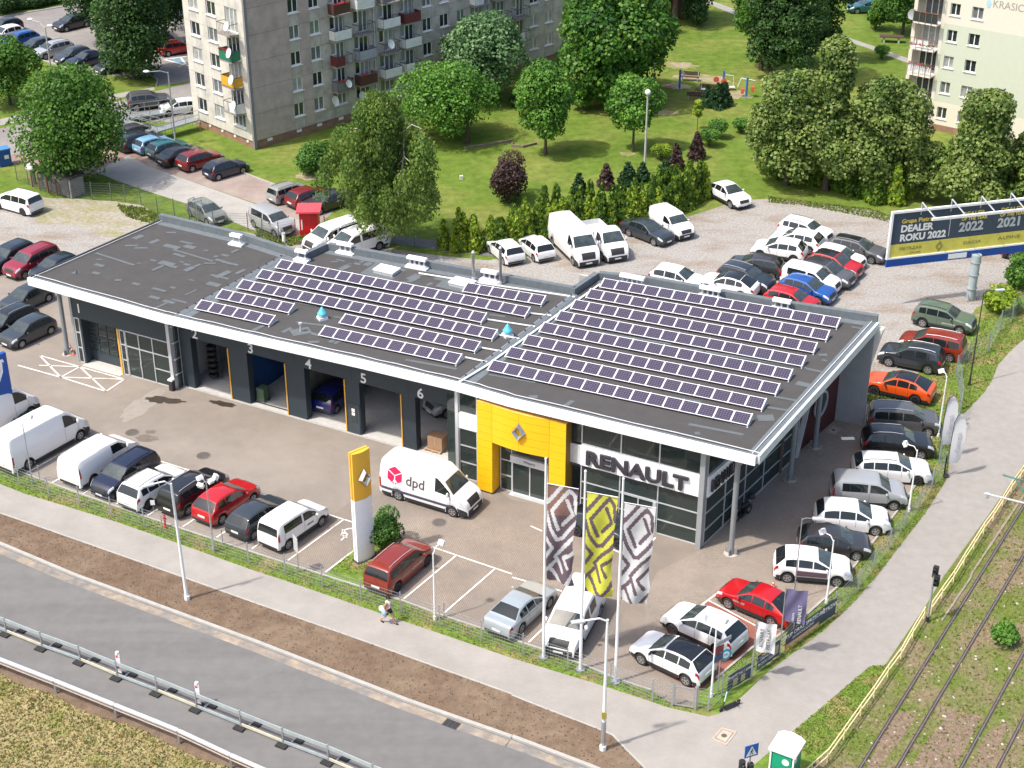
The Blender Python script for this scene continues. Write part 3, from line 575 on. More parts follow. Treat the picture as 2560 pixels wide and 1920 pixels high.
# pale membrane margin inside the parapet
for pts in (rear1, rear2[1:], rear3[1:]):
    part(wallpath(MB(), offset_line(pts, -0.02), 0.55, lambda x: rz_(x)-0.05, lambda x: rz_(x)+0.012, side=-1), 'roof_margin', ROOFE)
# back walls below the parapet
BACKW = mat('rear_wall_render', (0.30, 0.31, 0.32), 0.8, var=0.08)
part(wallpath(MB(), offset_line(rear1, -0.1), 0.2, lambda x: 0, lambda x: rz_(x)-0.35, side=-1), 'rear_wall', BACKW)
part(wallpath(MB(), offset_line(rear2, -0.1), 0.2, lambda x: 0, lambda x: rz_(x)-0.35, side=-1), 'rear_wall', BACKW)
part(wallpath(MB(), offset_line(rear3, -0.1), 0.2, lambda x: 0, lambda x: rz_(x)-0.35, side=-1), 'rear_wall', BACKW)
part(MB().box(-14.0, -13.8, -0.55, 8.3, 0, 6.05), 'end_wall', BACKW)
# expansion ridges with bolts
for a, b in (s1, s2):
    mb = MB(); a2 = lerp(a, b, 0.01); n = 14
    o = offset_line([a2, b], 0.24); o2 = offset_line([a2, b], -0.24)
    za, zb = rz_(a2[0]), rz_(b[0])
    mb.add([(*o[0], za), (*o2[0], za), (*o2[1], zb), (*o[1], zb), (a2[0], a2[1], za+0.16), (b[0], b[1], zb+0.16)], [(0,1,4), (1,2,5,4), (3,0,4,5), (2,3,5)])
    part(mb, 'expansion_ridge', mat('ridge_felt', (0.17, 0.195, 0.215), 0.75, var=0.1))
    for k in range(n):
        p = lerp(a2, b, (k+0.5)/n); MB().cyl((p[0], p[1], rz_(p[0])+0.13), (p[0], p[1], rz_(p[0])+0.22), 0.05, n=6).build('bolt', DARKM, dealer)
    part(wallpath(MB(), offset_line([a2, b], -0.3), 0.55, lambda x: rz_(x)-0.05, lambda x: rz_(x)+0.010, side=-1), 'roof_margin', ROOFE)
# repair patches on the felt
rr = random.Random(12)
def rpatch(cx, cy, lx, ly, ang):
    pts = [(cx+x*cos(ang)-y*sin(ang), cy+x*sin(ang)+y*cos(ang)) for x, y in ((-lx/2,-ly/2),(lx/2,-ly/2),(lx/2,ly/2),(-lx/2,ly/2))]
    k = rr.randint(0, 3)
    MB().add([(p[0], p[1], rz_(p[0])+0.014+0.004*k) for p in pts], [(0,1,2,3)]).build('repair_patch', PATCH, dealer)
PLIST = [(-26.22, 101.68), (-24.07, 102.51), (-24.94, 100.95), (-23.55, 100.00), (-22.67, 100.70), (-22.31, 100.00), (-21.07, 99.34), (-26.39, 100.20), (-25.63, 99.80), (-22.99, 98.71), (-22.57, 98.42), (-20.23, 98.36), (-19.63, 98.55), (-19.85, 97.70), (-19.07, 99.26), (-23.35, 97.13), (-22.79, 96.63), (-22.40, 97.45), (-21.96, 97.01), (-21.23, 96.82), (-21.67, 96.25), (-23.77, 96.46), (-24.37, 97.70), (-27.85, 96.88), (-28.06, 97.84), (-29.22, 95.69), (-29.04, 95.75), (-27.77, 95.60), (-26.04, 94.49), (-24.75, 93.91), (-23.04, 92.98), (-22.20, 93.33), (-21.19, 94.46), (-23.10, 91.78), (-22.05, 91.17), (-22.46, 90.61), (-21.41, 91.29), (-20.89, 92.57), (-19.05, 97.16), (-20.43, 97.20), (-25.25, 97.22), (-19.27, 95.38), (-19.41, 95.01), (-19.63, 93.82), (-18.15, 95.84)]
PSZ = [(.8,.5),(.7,.25),(.8,.4),(1.3,.5),(1.1,.25),(.9,.5),(.4,.2),(.9,.25),(.9,.25),(.5,.3),(.6,.3),(.3,.3),(.6,.25),(.7,.3),(.7,.25),(1.2,.6),(.6,.35),(.4,.15),(.5,.25),(.6,.25),(.8,.45),(1.1,.25),(.5,.2),(.8,.35),(.4,.2),(.4,.3),(.3,.15),(.6,.35),(.45,.3),(.6,.3),(1.1,.25),(.4,.25),(.4,.15),(.8,.35),(.9,.35),(1.1,.2),(1.2,.2),(1.,.15),(1.3,.3),(.8,.2),(.3,.15),(1.3,.5),(1.5,.25),(1.,.5),(.9,.3)]
for (p, s) in zip(Ls(PLIST), PSZ): rpatch(p[0], p[1], s[0], s[1], rr.choice((0, 0, 0.5, 1.4)) if s[0] < 1 else rr.choice((0, 0, 1.4)))
def pstrip(a, b, w_):
    a, b = Ls([a, b]); c = lerp(a, b, 0.5); rpatch(c[0], c[1], dist(a, b), w_, dirn(a, b))
for pts, w_ in (([(-28.54, 98.91), (-25.49, 96.88)], 0.22), ([(-23.33, 99.50), (-20.29, 97.55)], 0.20), ([(-13.49, 88.18), (-11.42, 87.57)], 0.22), ([(-11.23, 88.88), (-10.55, 88.63)], 0.2), ([(-14.02, 91.14), (-12.50, 90.50)], 0.2), ([(-6.33, 82.74), (-3.24, 81.42)], 0.22),
    ([(9.66, 74.39), (12.49, 73.13)], 0.25), ([(14.18, 76.17), (15.51, 75.65)], 0.22), ([(17.13, 80.74), (18.18, 80.17)], 0.22), ([(14.86, 77.33), (15.92, 76.86)], 0.22), ([(-1.36, 80.64), (1.36, 79.53)], 0.16),
    ([(10.22, 75.46), (12.92, 73.89)], 0.16), ([(7.27, 78.10), (10.59, 76.87)], 0.3), ([(7.73, 84.45), (11.39, 83.25)], 0.25), ([(11.55, 83.15), (17.15, 80.83)], 0.25), ([(4.96, 86.09), (9.58, 84.22)], 0.25),
    ([(-1.39, 88.83), (-0.41, 88.46)], 0.2), ([(-12.39, 86.56), (-11.81, 86.21)], 0.3)): pstrip(pts[0], pts[1], w_)
for p, s in zip(Ls([(-11.26, 96.52), (-10.46, 97.11), (-9.73, 97.06), (-10.04, 97.68), (-11.66, 97.68), (-12.03, 97.47), (-10.96, 97.06), (-6.52, 94.77), (-5.96, 95.09), (-13.95, 87.08), (-12.09, 85.34), (-10.99, 85.42), (-10.63, 85.31), (-15.91, 87.20), (-6.50, 94.39), (-4.64, 94.36), (-5.41, 93.64), (-7.05, 93.98), (13.95, 74.95), (16.64, 78.79), (18.40, 82.43), (18.37, 81.72), (21.10, 85.99), (18.01, 72.54), (10.03, 73.37), (8.75, 73.19), (1.21, 77.80), (3.20, 76.99)]),
    [(.9,.5),(.5,.3),(.6,.5),(.8,.3),(.7,.2),(.5,.2),(.3,.15),(1.,.6),(.6,.2),(.8,.3),(.7,.3),(.5,.3),(.6,.3),(1.4,.3),(1.,.4),(1.1,.4),(.5,.3),(.3,.2),(.9,.7),(.8,.5),(.5,.3),(.3,.2),(.7,.2),(.7,.3),(.3,.3),(.3,.15),(.5,.4),(.8,.3)]): rpatch(p[0], p[1], s[0], s[1], rr.choice((0, 0.5, 1.4)))

# ---- garage wing front (local x along the wall, -y outwards)
for a, b in ((-5.44, -4.52), (-1.46, -0.02), (3.01, 4.42), (7.49, 8.52), (11.6, 12.56)):
    part(MB().box(a, b, 0.0, 0.55, 0, 3.8), 'pillar', ANTH)
hx = [-5.44, -0.75, 3.7, 8.0, 12.1, 15.30]
for i in range(5): part(MB().box(hx[i]+0.006, hx[i+1]-0.006, -0.004, 0.55, 3.8, 6.15), 'header_panel', ANTH)
for a in (-1.46, 3.01, 7.49, 11.6): part(MB().box(a-0.075, a-0.004, -0.05, 0.03, 0.0, 3.75), 'door_guide', YEL2)
for i, x in enumerate((-4.1, 0.35, 4.8, 8.88, 12.95)): letters(str(i+2), 0.95, (x, -0.012, 4.15), dealer, WHITE, offset=0.016, name='bay_number')
FLR = paver('workshop_tiles', (0.50, 0.49, 0.47), (0.47, 0.46, 0.44), (0.36, 0.35, 0.34), 0.6, 0.6, 28, 0.01)
part(MB().sheet([(-5.4, -0.02), (15.4, -0.02), (15.4, 10.0), (-0.9, 10.0), (-0.9, 6.7), (-5.4, 6.7)], 0.04), 'workshop_floor', FLR)
part(MB().box(-5.4, 16.2, -0.16, -0.02, 0, 0.036), 'threshold', CONC)
INW = mat('workshop_inner_wall', (0.40, 0.40, 0.38), 0.8, var=0.08)
part(MB().box(-5.55, -5.45, 0.0, 6.9, 0, 6.0), 'inner_wall', INW); part(MB().box(15.45, 15.6, 0.0, 10.5, 0, 6.0), 'inner_wall', INW)
part(MB().box(-0.6, -0.5, 0.6, 6.9, 0, 3.9), 'partition', mat('blue_curtain', (0.012, 0.07, 0.22), 0.6, var=0.15))
part(MB().box(3.55, 3.65, 0.6, 8.0, 0, 3.9), 'partition', mat('grey_green_curtain', (0.16, 0.17, 0.15), 0.7, var=0.2))
part(MB().box(-0.02, 3.0, 0.35, 0.48, 0.041, 0.05), 'floor_grate', DARKM)
# service door in the pillar between bays 4 and 5
door = part(MB().box(7.62, 8.46, -0.03, 0.0, 0.02, 2.15), 'service_door', mat('door_anthracite', (0.045, 0.06, 0.072), 0.45))
MB().box(7.84, 8.3, -0.045, -0.031, 0.85, 1.95).build('door_window', WGLASS, door); MB().box(7.90, 8.13, -0.052, -0.046, 1.62, 1.84).build('notice', WHITE, door); MB().box(7.90, 8.13, -0.052, -0.046, 1.35, 1.56).build('notice', WHITE, door)
# ---- wing one front
part(MB().box(-13.95, -5.87, -0.62, -0.35, 3.42, 6.05), 'header_panel', ANTH)
letters('1', 0.95, (-13.35, -0.632, 4.15), dealer, WHITE, offset=0.012, name='bay_number')
part(MB().box(-14.13, -13.95, -0.66, -0.35, 0, 6.05), 'corner_post', GREYP)
part(MB().box(-5.87, -5.62, -0.75, -0.35, 0, 6.1), 'corner_post', ALU); part(MB().box(-5.60, -5.46, -0.35, 0.0, 0, 6.1), 'side_glazing', WGLASS)
for z in (1.1, 2.2, 3.4, 4.6): part(MB().box(-5.61, -5.43, -0.62, 0.0, z-0.03, z+0.03), 'transom', ALU)
part(MB().box(-5.63, -5.44, -0.05, -0.0, 0, 6.1), 'mullion', ALU)
def glazing(x0, x1, zs, xs, y, m=SHOWGL, w=0.035, fr=ALU):
    """frame bars and one pane per opening"""
    for x in [x0]+list(xs)+[x1]: part(MB().box(x-w, x+w, y-0.05, y+0.05, zs[0], zs[-1]), 'mullion', fr)
    X = [x0]+list(xs)+[x1]
    for z in zs:
        for i in range(len(X)-1): part(MB().box(X[i]+w, X[i+1]-w, y-0.045, y+0.045, z-w, z+w), 'transom', fr)
    for i in range(len(X)-1):
        for j in range(len(zs)-1): part(MB().box(X[i]+w, X[i+1]-w, y-0.008, y+0.008, zs[j]+w, zs[j+1]-w), 'pane', m)
glazing(-13.9, -13.5, (0.04, 1.15, 2.3, 3.38), (), -0.58)
part(MB().box(-13.42, -13.3, -0.62, 0.3, 0, 3.42), 'jamb', ANTH); part(MB().box(-13.3, -10.25, -0.36, -0.2, 3.3, 3.42), 'lintel', ANTH)
sd = part(MB().box(-13.3, -10.25, 0.02, 0.1, 0.05, 0.75), 'sectional_door', ANTH)
for i in range(5): MB().box(-13.3, -10.25, 0.0, 0.1, 0.75+i*0.6-0.035, 0.75+i*0.6+0.035).build('door_bar', ANTH, sd)
for i in range(5): MB().box(-13.3+i*0.7625-0.04, -13.3+i*0.7625+0.04, 0.0, 0.1, 0.75, 3.3).build('door_bar', ANTH, sd)
for i in range(4):
    for j in range(4): MB().box(-13.26+i*0.7625, -12.62+i*0.7625, 0.04, 0.05, 0.79+j*0.6, 1.31+j*0.6).build('pane', SHOWGL, sd)
part(MB().box(-13.4, -10.1, -1.0, 0.0, 0, 0.03), 'threshold', mat('pale_threshold', (0.5, 0.48, 0.45), 0.8))
part(MB().box(-10.22, -10.08, -0.66, -0.3, 0, 3.4), 'door_guide', YEL2)
glazing(-10.0, -9.6, (0.04, 1.15, 2.3, 3.36), (), -0.58)
glazing(-9.55, -5.9, (0.04, 2.25, 3.36), (-8.45, -7.3), -0.55); part(MB().box(-7.25, -5.92, -0.59, -0.51, 1.1, 1.17), 'transom', ALU)
part(MB().box(-8.5, -8.42, -0.62, -0.5, 0.9, 1.3), 'door_handle', ALU)
part(MB().sheet([(-13.7, -0.3), (-5.6, -0.3), (-5.6, 6.9), (-13.7, 6.9)], 0.04), 'workshop_floor', FLR)
part(MB().box(-5.9, -5.6, -1.02, -0.72, 0.0, 0.75), 'litter_bin', DARKM); part(MB().box(-5.93, -5.57, -1.05, -0.69, 0.75, 0.86), 'bin_lid', WHITE)
# ---- glazed strip left of the portal
part(MB().box(16.22, 16.42, -1.5, -1.1, 0, 6.15), 'corner_post', ALU); part(MB().box(15.30, 15.42, -0.05, 0.5, 0, 6.2), 'corner_post', ALU)
part(MB().box(15.42, 16.22, -1.05, -0.98, 0, 6.1), 'return_wall', SHOWGL)
glazing(16.45, 17.62, (0.04, 1.15, 2.3, 3.45), (), -1.35); glazing(16.45, 17.62, (4.55, 6.1), (), -1.35)
part(MB().box(16.42, 17.9, -1.46, -1.36, 3.5, 4.5), 'white_band', CLAD)
# ---- entrance portal, yellow panels
PX0, PX1, PXC = 18.06, 23.80, 20.9
def bow(x): return -2.15 - 0.20*max(0.0, 1-((x-PXC)/1.9)**2) if abs(x-PXC) < 1.9 else -2.15
xs = [19.06+i*(22.75-19.06)/12 for i in range(13)]
core = MB()
core.prism([(PX0+0.02, -1.2), (PX0+0.02, -2.12), (19.04, -2.12), (19.04, -1.2)], 0.02, 6.03); core.prism([(22.77, -1.2), (22.77, -2.12), (PX1-0.02, -2.12), (PX1-0.02, -1.2)], 0.02, 6.03)
core.prism([(19.04, -1.2)] + [(x, bow(x)+0.03) for x in xs] + [(22.77, -1.2)], 3.55, 6.03)
portal = part(core, 'entrance_portal', mat('portal_core', (0.30, 0.16, 0.02), 0.6))
def ypanel(xa, xb, z0, z1, n=1):
    X = [xa+0.008+(xb-xa-0.016)*i/n for i in range(n+1)]
    mb = MB(); mb.grid([[(x, bow(x), z0+0.008) for x in X], [(x, bow(x), z1-0.008) for x in X], [(x, bow(x)+0.04, z1-0.008) for x in X]])
    mb.build('facade_panel', YEL, portal)
for j in range(12): ypanel(PX0, 19.06, 0.1+j*0.496, 0.1+(j+1)*0.496); ypanel(22.75, PX1, 0.1+j*0.496, 0.1+(j+1)*0.496)
for j in range(5):
    ypanel(19.06, 20.9, 3.57+j*0.496, 3.57+(j+1)*0.496, 6); ypanel(20.9, 22.75, 3.57+j*0.496, 3.57+(j+1)*0.496, 6)
MB().prism([(PX0, -1.15), (PX0, -2.16), (19.06, -2.16)] + [(x, bow(x)-0.01) for x in xs[1:-1]] + [(22.75, -2.16), (PX1, -2.16), (PX1, -1.15)], 6.035, 6.07).build('top_cap', mat('pale_orange_cap', (0.85, 0.48, 0.10), 0.5), portal)
for x, w_ in ((19.066, 0.9), (22.744, 0.9)):
    for j in range(7): MB().box(min(x, x+0.012), max(x, x+0.012), -2.14, -1.25, 0.1+j*0.496+0.008, 0.1+(j+1)*0.496-0.008).build('facade_panel', YEL, portal)
MB().box(19.06, 22.75, -2.1, -1.3, 3.52, 3.545).build('soffit_panel', YEL, portal)
MB().box(PX0-0.015, 19.07, -2.17, -1.2, 0, 0.1).build('plinth', ANTH, portal); MB().box(22.74, PX1+0.015, -2.17, -1.2, 0, 0.1).build('plinth', ANTH, portal)
CHROME = mat('brushed_chrome', (0.60, 0.58, 0.56), 0.22, 0.9, var=0.1, sc=4)
def emblem(w, h, d):
    """hollow lozenge with bevelled faces, in the xz plane facing -y"""
    mb = MB(); k = 0.42
    O = [(0,0,h/2), (w/2,0,0), (0,0,-h/2), (-w/2,0,0)]; M_ = [(p[0]*0.72, -d, p[2]*0.72) for p in O]; I = [(p[0]*k, -d*0.2, p[2]*k) for p in O]
    for i in range(4):
        j = (i+1) % 4; mb.quad(O[j], O[i], M_[i], M_[j]); mb.quad(M_[j], M_[i], I[i], I[j])
    return mb.mesh('emblem', CHROME)
obj('emblem', emblem(0.95, 1.25, 0.20), portal, (20.9, bow(20.9)-0.02, 4.85))
# doors under the portal
glazing(19.2, 19.95, (0.04, 1.05, 2.1, 3.5), (), -1.35)
part(MB().box(19.95, 22.4, -1.6, -1.3, 2.2, 2.66), 'door_canopy', ALU); letters('Witamy', 0.24, (21.2, -1.61, 2.44), dealer, DARKM, name='lettering')
glazing(20.0, 22.3, (0.04, 2.15), (21.15,), -1.38); glazing(22.4, 23.25, (0.04, 1.05, 2.1, 3.5), (), -1.35); part(MB().box(19.95, 23.25, -1.4, -1.3, 2.66, 3.55), 'pane', SHOWGL)
part(MB().box(19.9, 22.4, -1.75, -1.3, 0, 0.03), 'threshold', ALU)
# ---- showroom front
zs1 = (0.04, 0.98, 2.1, 3.28)
glazing(24.45, 31.75, zs1, (26.87, 29.2), -1.38); glazing(24.45, 31.75, (4.62, 6.25), (26.87, 29.2), -1.38); part(MB().box(23.6, 24.4, -1.40, -1.36, 4.6, 6.25), 'pane', SHOWGL)
part(MB().box(26.95, 29.1, -1.46, -1.36, 2.04, 2.16), 'door_head', ALU); part(MB().box(28.0, 28.08, -1.45, -1.36, 0.0, 2.1), 'mullion', ALU); part(MB().box(28.95, 29.15, -1.48, -1.34, 0.0, 2.1), 'door_frame', ALU)
bd = part(MB().box(24.45, 31.72, -1.58, -1.44, 3.28, 4.58), 'sign_board', CLAD); part(MB().box(23.75, 24.44, -1.52, -1.42, 3.28, 4.5), 'white_band', mat('grey_white_band', (0.6, 0.6, 0.61), 0.5))
LET = mat('anthracite_letters', (0.045, 0.043, 0.055), 0.35, 0.2, var=0.1)
me = text_mesh('RENAULT', 1.0, 0.07, 0.032, LET); xsv = [v.co.x for v in me.vertices]; ysv = [v.co.y for v in me.vertices]; wx = max(xsv)-min(xsv); hy = max(ysv)-min(ysv)
me.transform(Matrix.Translation((-(max(xsv)+min(xsv))/2, -(max(ysv)+min(ysv))/2, 0))); me.transform(Matrix.Diagonal((6.2/wx, 0.92/hy, 1, 1)))
obj('sign_lettering', me, bd, (27.95, -1.66, 3.92), rot=(pi/2, 0, 0))
part(MB().box(31.72, 32.02, -1.78, -1.38, 0, 6.3), 'corner_post', GREYP)
# ---- showroom side, turns the corner and runs back
SA = atan2(10.57+1.5, 33.45-31.95)
def sidept(t, o, z): return (31.97+t*cos(SA)+o*sin(SA), -1.5+t*sin(SA)-o*cos(SA), z)
def sbox(t0, t1, o0, o1, z0, z1, name, m):
    vs = [sidept(t, o, z) for z in (z0, z1) for t, o in ((t0, o0), (t0, o1), (t1, o1), (t1, o0))]
    return part(MB().add(vs, [(3,2,1,0),(4,5,6,7),(1,0,4,5),(2,1,5,6),(3,2,6,7),(0,3,7,4)][::1]), name, m)
ts = [0.2, 2.5, 5.0, 7.4, 9.8, 11.9]
for t in ts: sbox(t-0.035, t+0.035, -0.05, 0.05, 0, 6.3, 'mullion', ALU)
for i in range(5):
    for z in (0.05, 0.98, 2.1, 3.28, 4.6): sbox(ts[i]+0.036, ts[i+1]-0.036, -0.045, 0.045, z-0.03, z+0.03, 'transom', ALU)
    zz = (0.08, 0.95, 1.01, 2.07, 2.13, 3.25, 3.31, 4.57, 4.63, 6.3)
    for j in range(0, 10, 2): sbox(ts[i]+0.037, ts[i+1]-0.037, -0.008, 0.008, zz[j], zz[j+1], 'pane', SHOWGL)
sb = sbox(0.1, 3.4, 0.06, 0.18, 3.28, 4.58, 'sign_board', CLAD)
me2 = text_mesh('RENAULT', 1.0, 0.07, 0.022, LET); me2.transform(Matrix.Translation((-(max(xsv)+min(xsv))/2, -(max(ysv)+min(ysv))/2, 0))); me2.transform(Matrix.Diagonal((2.9/wx, 0.75/hy, 1, 1)))
obj('sign_lettering', me2, sb, sidept(1.8, 0.26, 3.92), rot=(pi/2, 0, SA))
MAR = mat('maroon_cladding', (0.075, 0.018, 0.016), 0.6, var=0.15)
mw = part(MB().prism([(33.35, 10.5), (34.2, 16.2), (33.9, 16.2), (33.05, 10.5)], 0, 6.5), 'maroon_wall', MAR)
ma = atan2(5.7, 0.85)
me3 = MB(); me3.lathe([(0.0, 0.03), (0.78, 0.03)], n=28, mi=0); me3.lathe([(0.78, 0.0), (0.78, 0.09), (0.92, 0.09), (0.92, 0.0)], n=28, mi=1)
ow = obj('round_window', me3.mesh('round_window', [WGLASS, ALU]), mw, (33.81, 13.3, 2.35), rot=(0, pi/2, ma-pi/2))
part(MB().add([(33.2,10.2,0),(33.6,10.2,0),(33.9,12.2,6.4),(33.2,12.2,6.4),(33.2,10.4,0),(33.6,10.4,0),(33.9,12.4,6.4),(33.2,12.4,6.4)], [(0,1,2,3),(7,6,5,4),(1,5,6,2),(0,3,7,4)]), 'slanted_fin', mat('fin_grey', (0.45, 0.47, 0.46), 0.6))
fin = MB(); P_ = [(33.95,0), (35.07,0), (36.45,6.85), (33.95,6.8)]
fin.add([(x, 16.1, z) for x, z in P_] + [(x, 16.6, z) for x, z in P_], [(0,1,2,3),(7,6,5,4),(1,5,6,2),(2,6,7,3),(0,4,5,1),(3,7,4,0)]); part(fin, 'concrete_fin', mat('pale_fin_concrete', (0.62, 0.61, 0.58), 0.85, var=0.06, bump=0.1))
part(MB().box(16.0, 34.0, 15.6, 15.8, 0, 6.4), 'rear_inner_wall', INW); 
COLM = mat('grey_column_paint', (0.24, 0.255, 0.265), 0.45, 0.1, var=0.06)
for x, y in ((33.69, -1.32), (34.02, 7.62), (34.11, 12.01), (-15.41, -0.16)):
    c = part(MB().cyl((x, y, 0.05), (x, y, rz_(x)-0.35), 0.155, n=16), 'column', COLM)
    MB().cyl((x, y, 0), (x, y, 0.05), 0.42, n=8).build('base_plate', mat('column_base_mortar', (0.42, 0.38, 0.33), 0.9), c)
    for k in range(4): MB().obox((x+0.24*cos(k*pi/2), y+0.24*sin(k*pi/2), 0.22), 0.20, 0.03, 0.40, k*pi/2).build('base_fin', COLM, c)
# showroom interior
part(MB().sheet([(16.5, -1.3), (31.9, -1.4), (33.6, 15.5), (16.5, 15.5)], 0.05), 'showroom_floor', mat('showroom_floor_tiles', (0.36, 0.38, 0.36), 0.3, var=0.05))
part(MB().box(16.5, 33.3, 8.0, 8.15, 0, 6.3), 'inner_wall', mat('brown_inner_wall', (0.14, 0.105, 0.085), 0.7, var=0.2))
part(MB().box(30.2, 31.2, -0.6, 0.6, 0.05, 2.0), 'display_stand', mat('grey_display', (0.13, 0.17, 0.19), 0.5)); part(MB().box(20.0, 22.5, 3.0, 3.8, 0.05, 1.15), 'reception_desk', WHITE)

# ---- things standing on the roof
def roofpt(p): q = L1(p); return rz_(q[0])
def vent_stack(p, n, lab):
    w_ = 0.28+0.26*n
    t = thing('roof_vent', (*p, roofpt(p)), DA+radians(3), lab, 'roof vent', 'white roof vents along the parapet')
    MB().box(-w_/2-0.15, w_/2+0.15, -0.28, 0.28, 0, 0.13).build('base', CLAD, t); MB().box(-w_/2, w_/2, -0.18, 0.18, 0.13, 0.22).build('curb', CLAD, t)
    for k in range(n): x = -w_/2+0.12+(w_-0.24)*k/max(n-1, 1); MB().cyl((x, 0, 0.22), (x, 0, 0.62), 0.065, n=8).build('pipe', ALU, t)
    MB().box(-w_/2-0.05, w_/2+0.05, -0.18, 0.18, 0.62, 0.80).build('cap', CLAD, t)
VL = [((-19.11, 100.37), 2, 'small white roof vent with two pipes on the bare left roof'), ((-14.26, 97.65), 2, 'small white roof vent in the parapet corner left of the solar panels'), ((-11.41, 98.86), 3, 'white roof vent with a flat cap left of the white skylight'),
      ((-6.36, 96.31), 4, 'wide white roof vent between the two white skylights'), ((-1.47, 93.89), 3, 'white roof vent between the two steel flues'), ((7.80, 92.69), 5, 'widest white roof vent, at the back of the right roof'),
      ((12.64, 90.66), 4, 'white roof vent in front of the white car with a black roof'), ((16.87, 88.64), 3, 'white roof vent nearest the right end of the parapet')]
for p, n, lab in VL: vent_stack(p, n, lab)
for p, lab in (((-8.36, 95.66), 'square white skylight on a pale felt collar'), ((-3.25, 93.37), 'white skylight beside the first steel flue')):
    t = thing('skylight', (*p, roofpt(p)), DA, lab, 'skylight')
    MB().box(-1.5, 1.5, -1.0, 1.0, 0, 0.02).build('collar', PATCH, t); MB().box(-0.75, 0.75, -0.5, 0.5, 0, 0.22).build('curb', ALU, t); MB().box(-0.78, 0.78, -0.53, 0.53, 0.22, 0.3).build('dome', CLAD, t)
for p, h, lab in (((-2.54, 94.12), 2.0, 'shorter steel flue pipe rising beside the white skylight'), ((-0.76, 93.39), 2.6, 'taller steel flue pipe against the gravel yard')):
    t = thing('flue_pipe', (*p, roofpt(p)), 0, lab, 'chimney')
    MB().cyl((0,0,0), (0,0,0.3), 0.16, 0.10, n=12).build('flashing', ALU, t); MB().cyl((0,0,0.3), (0,0,h), 0.10, n=12).build('pipe', mat('steel_flue', (0.35,0.34,0.33), 0.35, 0.7, var=0.15), t); MB().cyl((0,0,h), (0,0,h+0.12), 0.12, 0.05, n=12).build('cowl', ALU, t)
for p, lab in (((-11.91, 88.62), 'turquoise mushroom roof vent in the gap between the solar panels'), ((-0.27, 85.72), 'turquoise mushroom roof vent beside the long seam')):
    t = thing('roof_cowl', (*p, roofpt(p)), 0.5, lab, 'roof vent')
    MB().box(-0.38,0.38,-0.38,0.38,0,0.02).build('collar', PATCH, t); MB().box(-0.28,0.28,-0.28,0.28,0.0,0.16).build('base', CLAD, t); MB().cyl((0,0,0.16),(0,0,0.34),0.17,n=12).build('neck', ALU, t)
    MB().lathe([(0.30,0.32),(0.31,0.40),(0.24,0.48),(0.13,0.68),(0.03,0.84),(0.0,0.86)], n=20).build('cowl', SKYB, t, smooth=True, ang=50)
p = (-13.06, 86.84); t = thing('vent_pipe', (*p, roofpt(p)), 0.4, 'thin capped pipe on a square grey patch near the front edge', 'pipe')
MB().box(-0.6,0.6,-0.45,0.45,0,0.02).build('collar', PATCH, t); MB().cyl((0,0,0),(0,0,0.55),0.06,n=8).build('pipe', ALU, t); MB().cyl((0,0,0.52),(0,0,0.62),0.12,n=8).build('cap', ALU, t)
# cable trays
def tray(pts, w_, lab, h=0.1):
    mb = MB()
    for i in range(len(pts)-1):
        a, b = pts[i], pts[i+1]; mb.bar((a[0], a[1], roofpt(a)+h), (b[0], b[1], roofpt(b)+h), w_, 0.07)
    tag(mb.build('cable_duct', WHITE), lab, 'cable duct')
tray([(5.72, 92.92), (-1.52, 81.59), (-3.05, 79.60)], 0.13, 'thick white cable duct running along the seam between the two solar roofs')
tray([(-6.20, 95.25), (-1.96, 93.42), (4.04, 91.04)], 0.09, 'long white cable duct behind the solar panels of the middle roof')
for q, lab in (([(1.12, 88.75), (2.47, 88.32)], 'short white duct crossing the seam, farthest from the front'), ([(-1.54, 87.95), (1.42, 86.79)], 'white duct passing behind the turquoise vent to the seam'), ([(-0.82, 85.72), (0.45, 85.13)], 'short white duct crossing the seam in front of the turquoise vent'),
    ([(-1.90, 84.04), (-0.60, 83.47)], 'second short white duct from the front edge at the seam'), ([(-2.79, 82.78), (-1.46, 82.11)], 'white duct crossing the seam nearest the front edge')): tray(q, 0.06, lab)

# ---------------------------------------------------------------- solar arrays
CELL = bpy.data.materials.new('solar_cells'); CELL.use_nodes = True
nt = CELL.node_tree; b_ = nt.nodes['Principled BSDF']; b_.inputs['Roughness'].default_value = 0.22; b_.inputs['Specular IOR Level'].default_value = 0.4
tc = nt.nodes.new('ShaderNodeTexCoord'); br = nt.nodes.new('ShaderNodeTexBrick'); br.offset = 0.0; br.inputs['Scale'].default_value = 1.0
br.inputs['Brick Width'].default_value = 0.155; br.inputs['Row Height'].default_value = 0.13; br.inputs['Mortar Size'].default_value = 0.012
br.inputs['Color1'].default_value = (0.036, 0.028, 0.062, 1); br.inputs['Color2'].default_value = (0.046, 0.038, 0.070, 1); br.inputs['Mortar'].default_value = (0.12, 0.11, 0.13, 1)
nt.links.new(tc.outputs['Object'], br.inputs['Vector']); nt.links.new(br.outputs['Color'], b_.inputs['Base Color'])
PFR = mat('panel_frame_white', (0.78, 0.78, 0.80), 0.4, var=0.02)
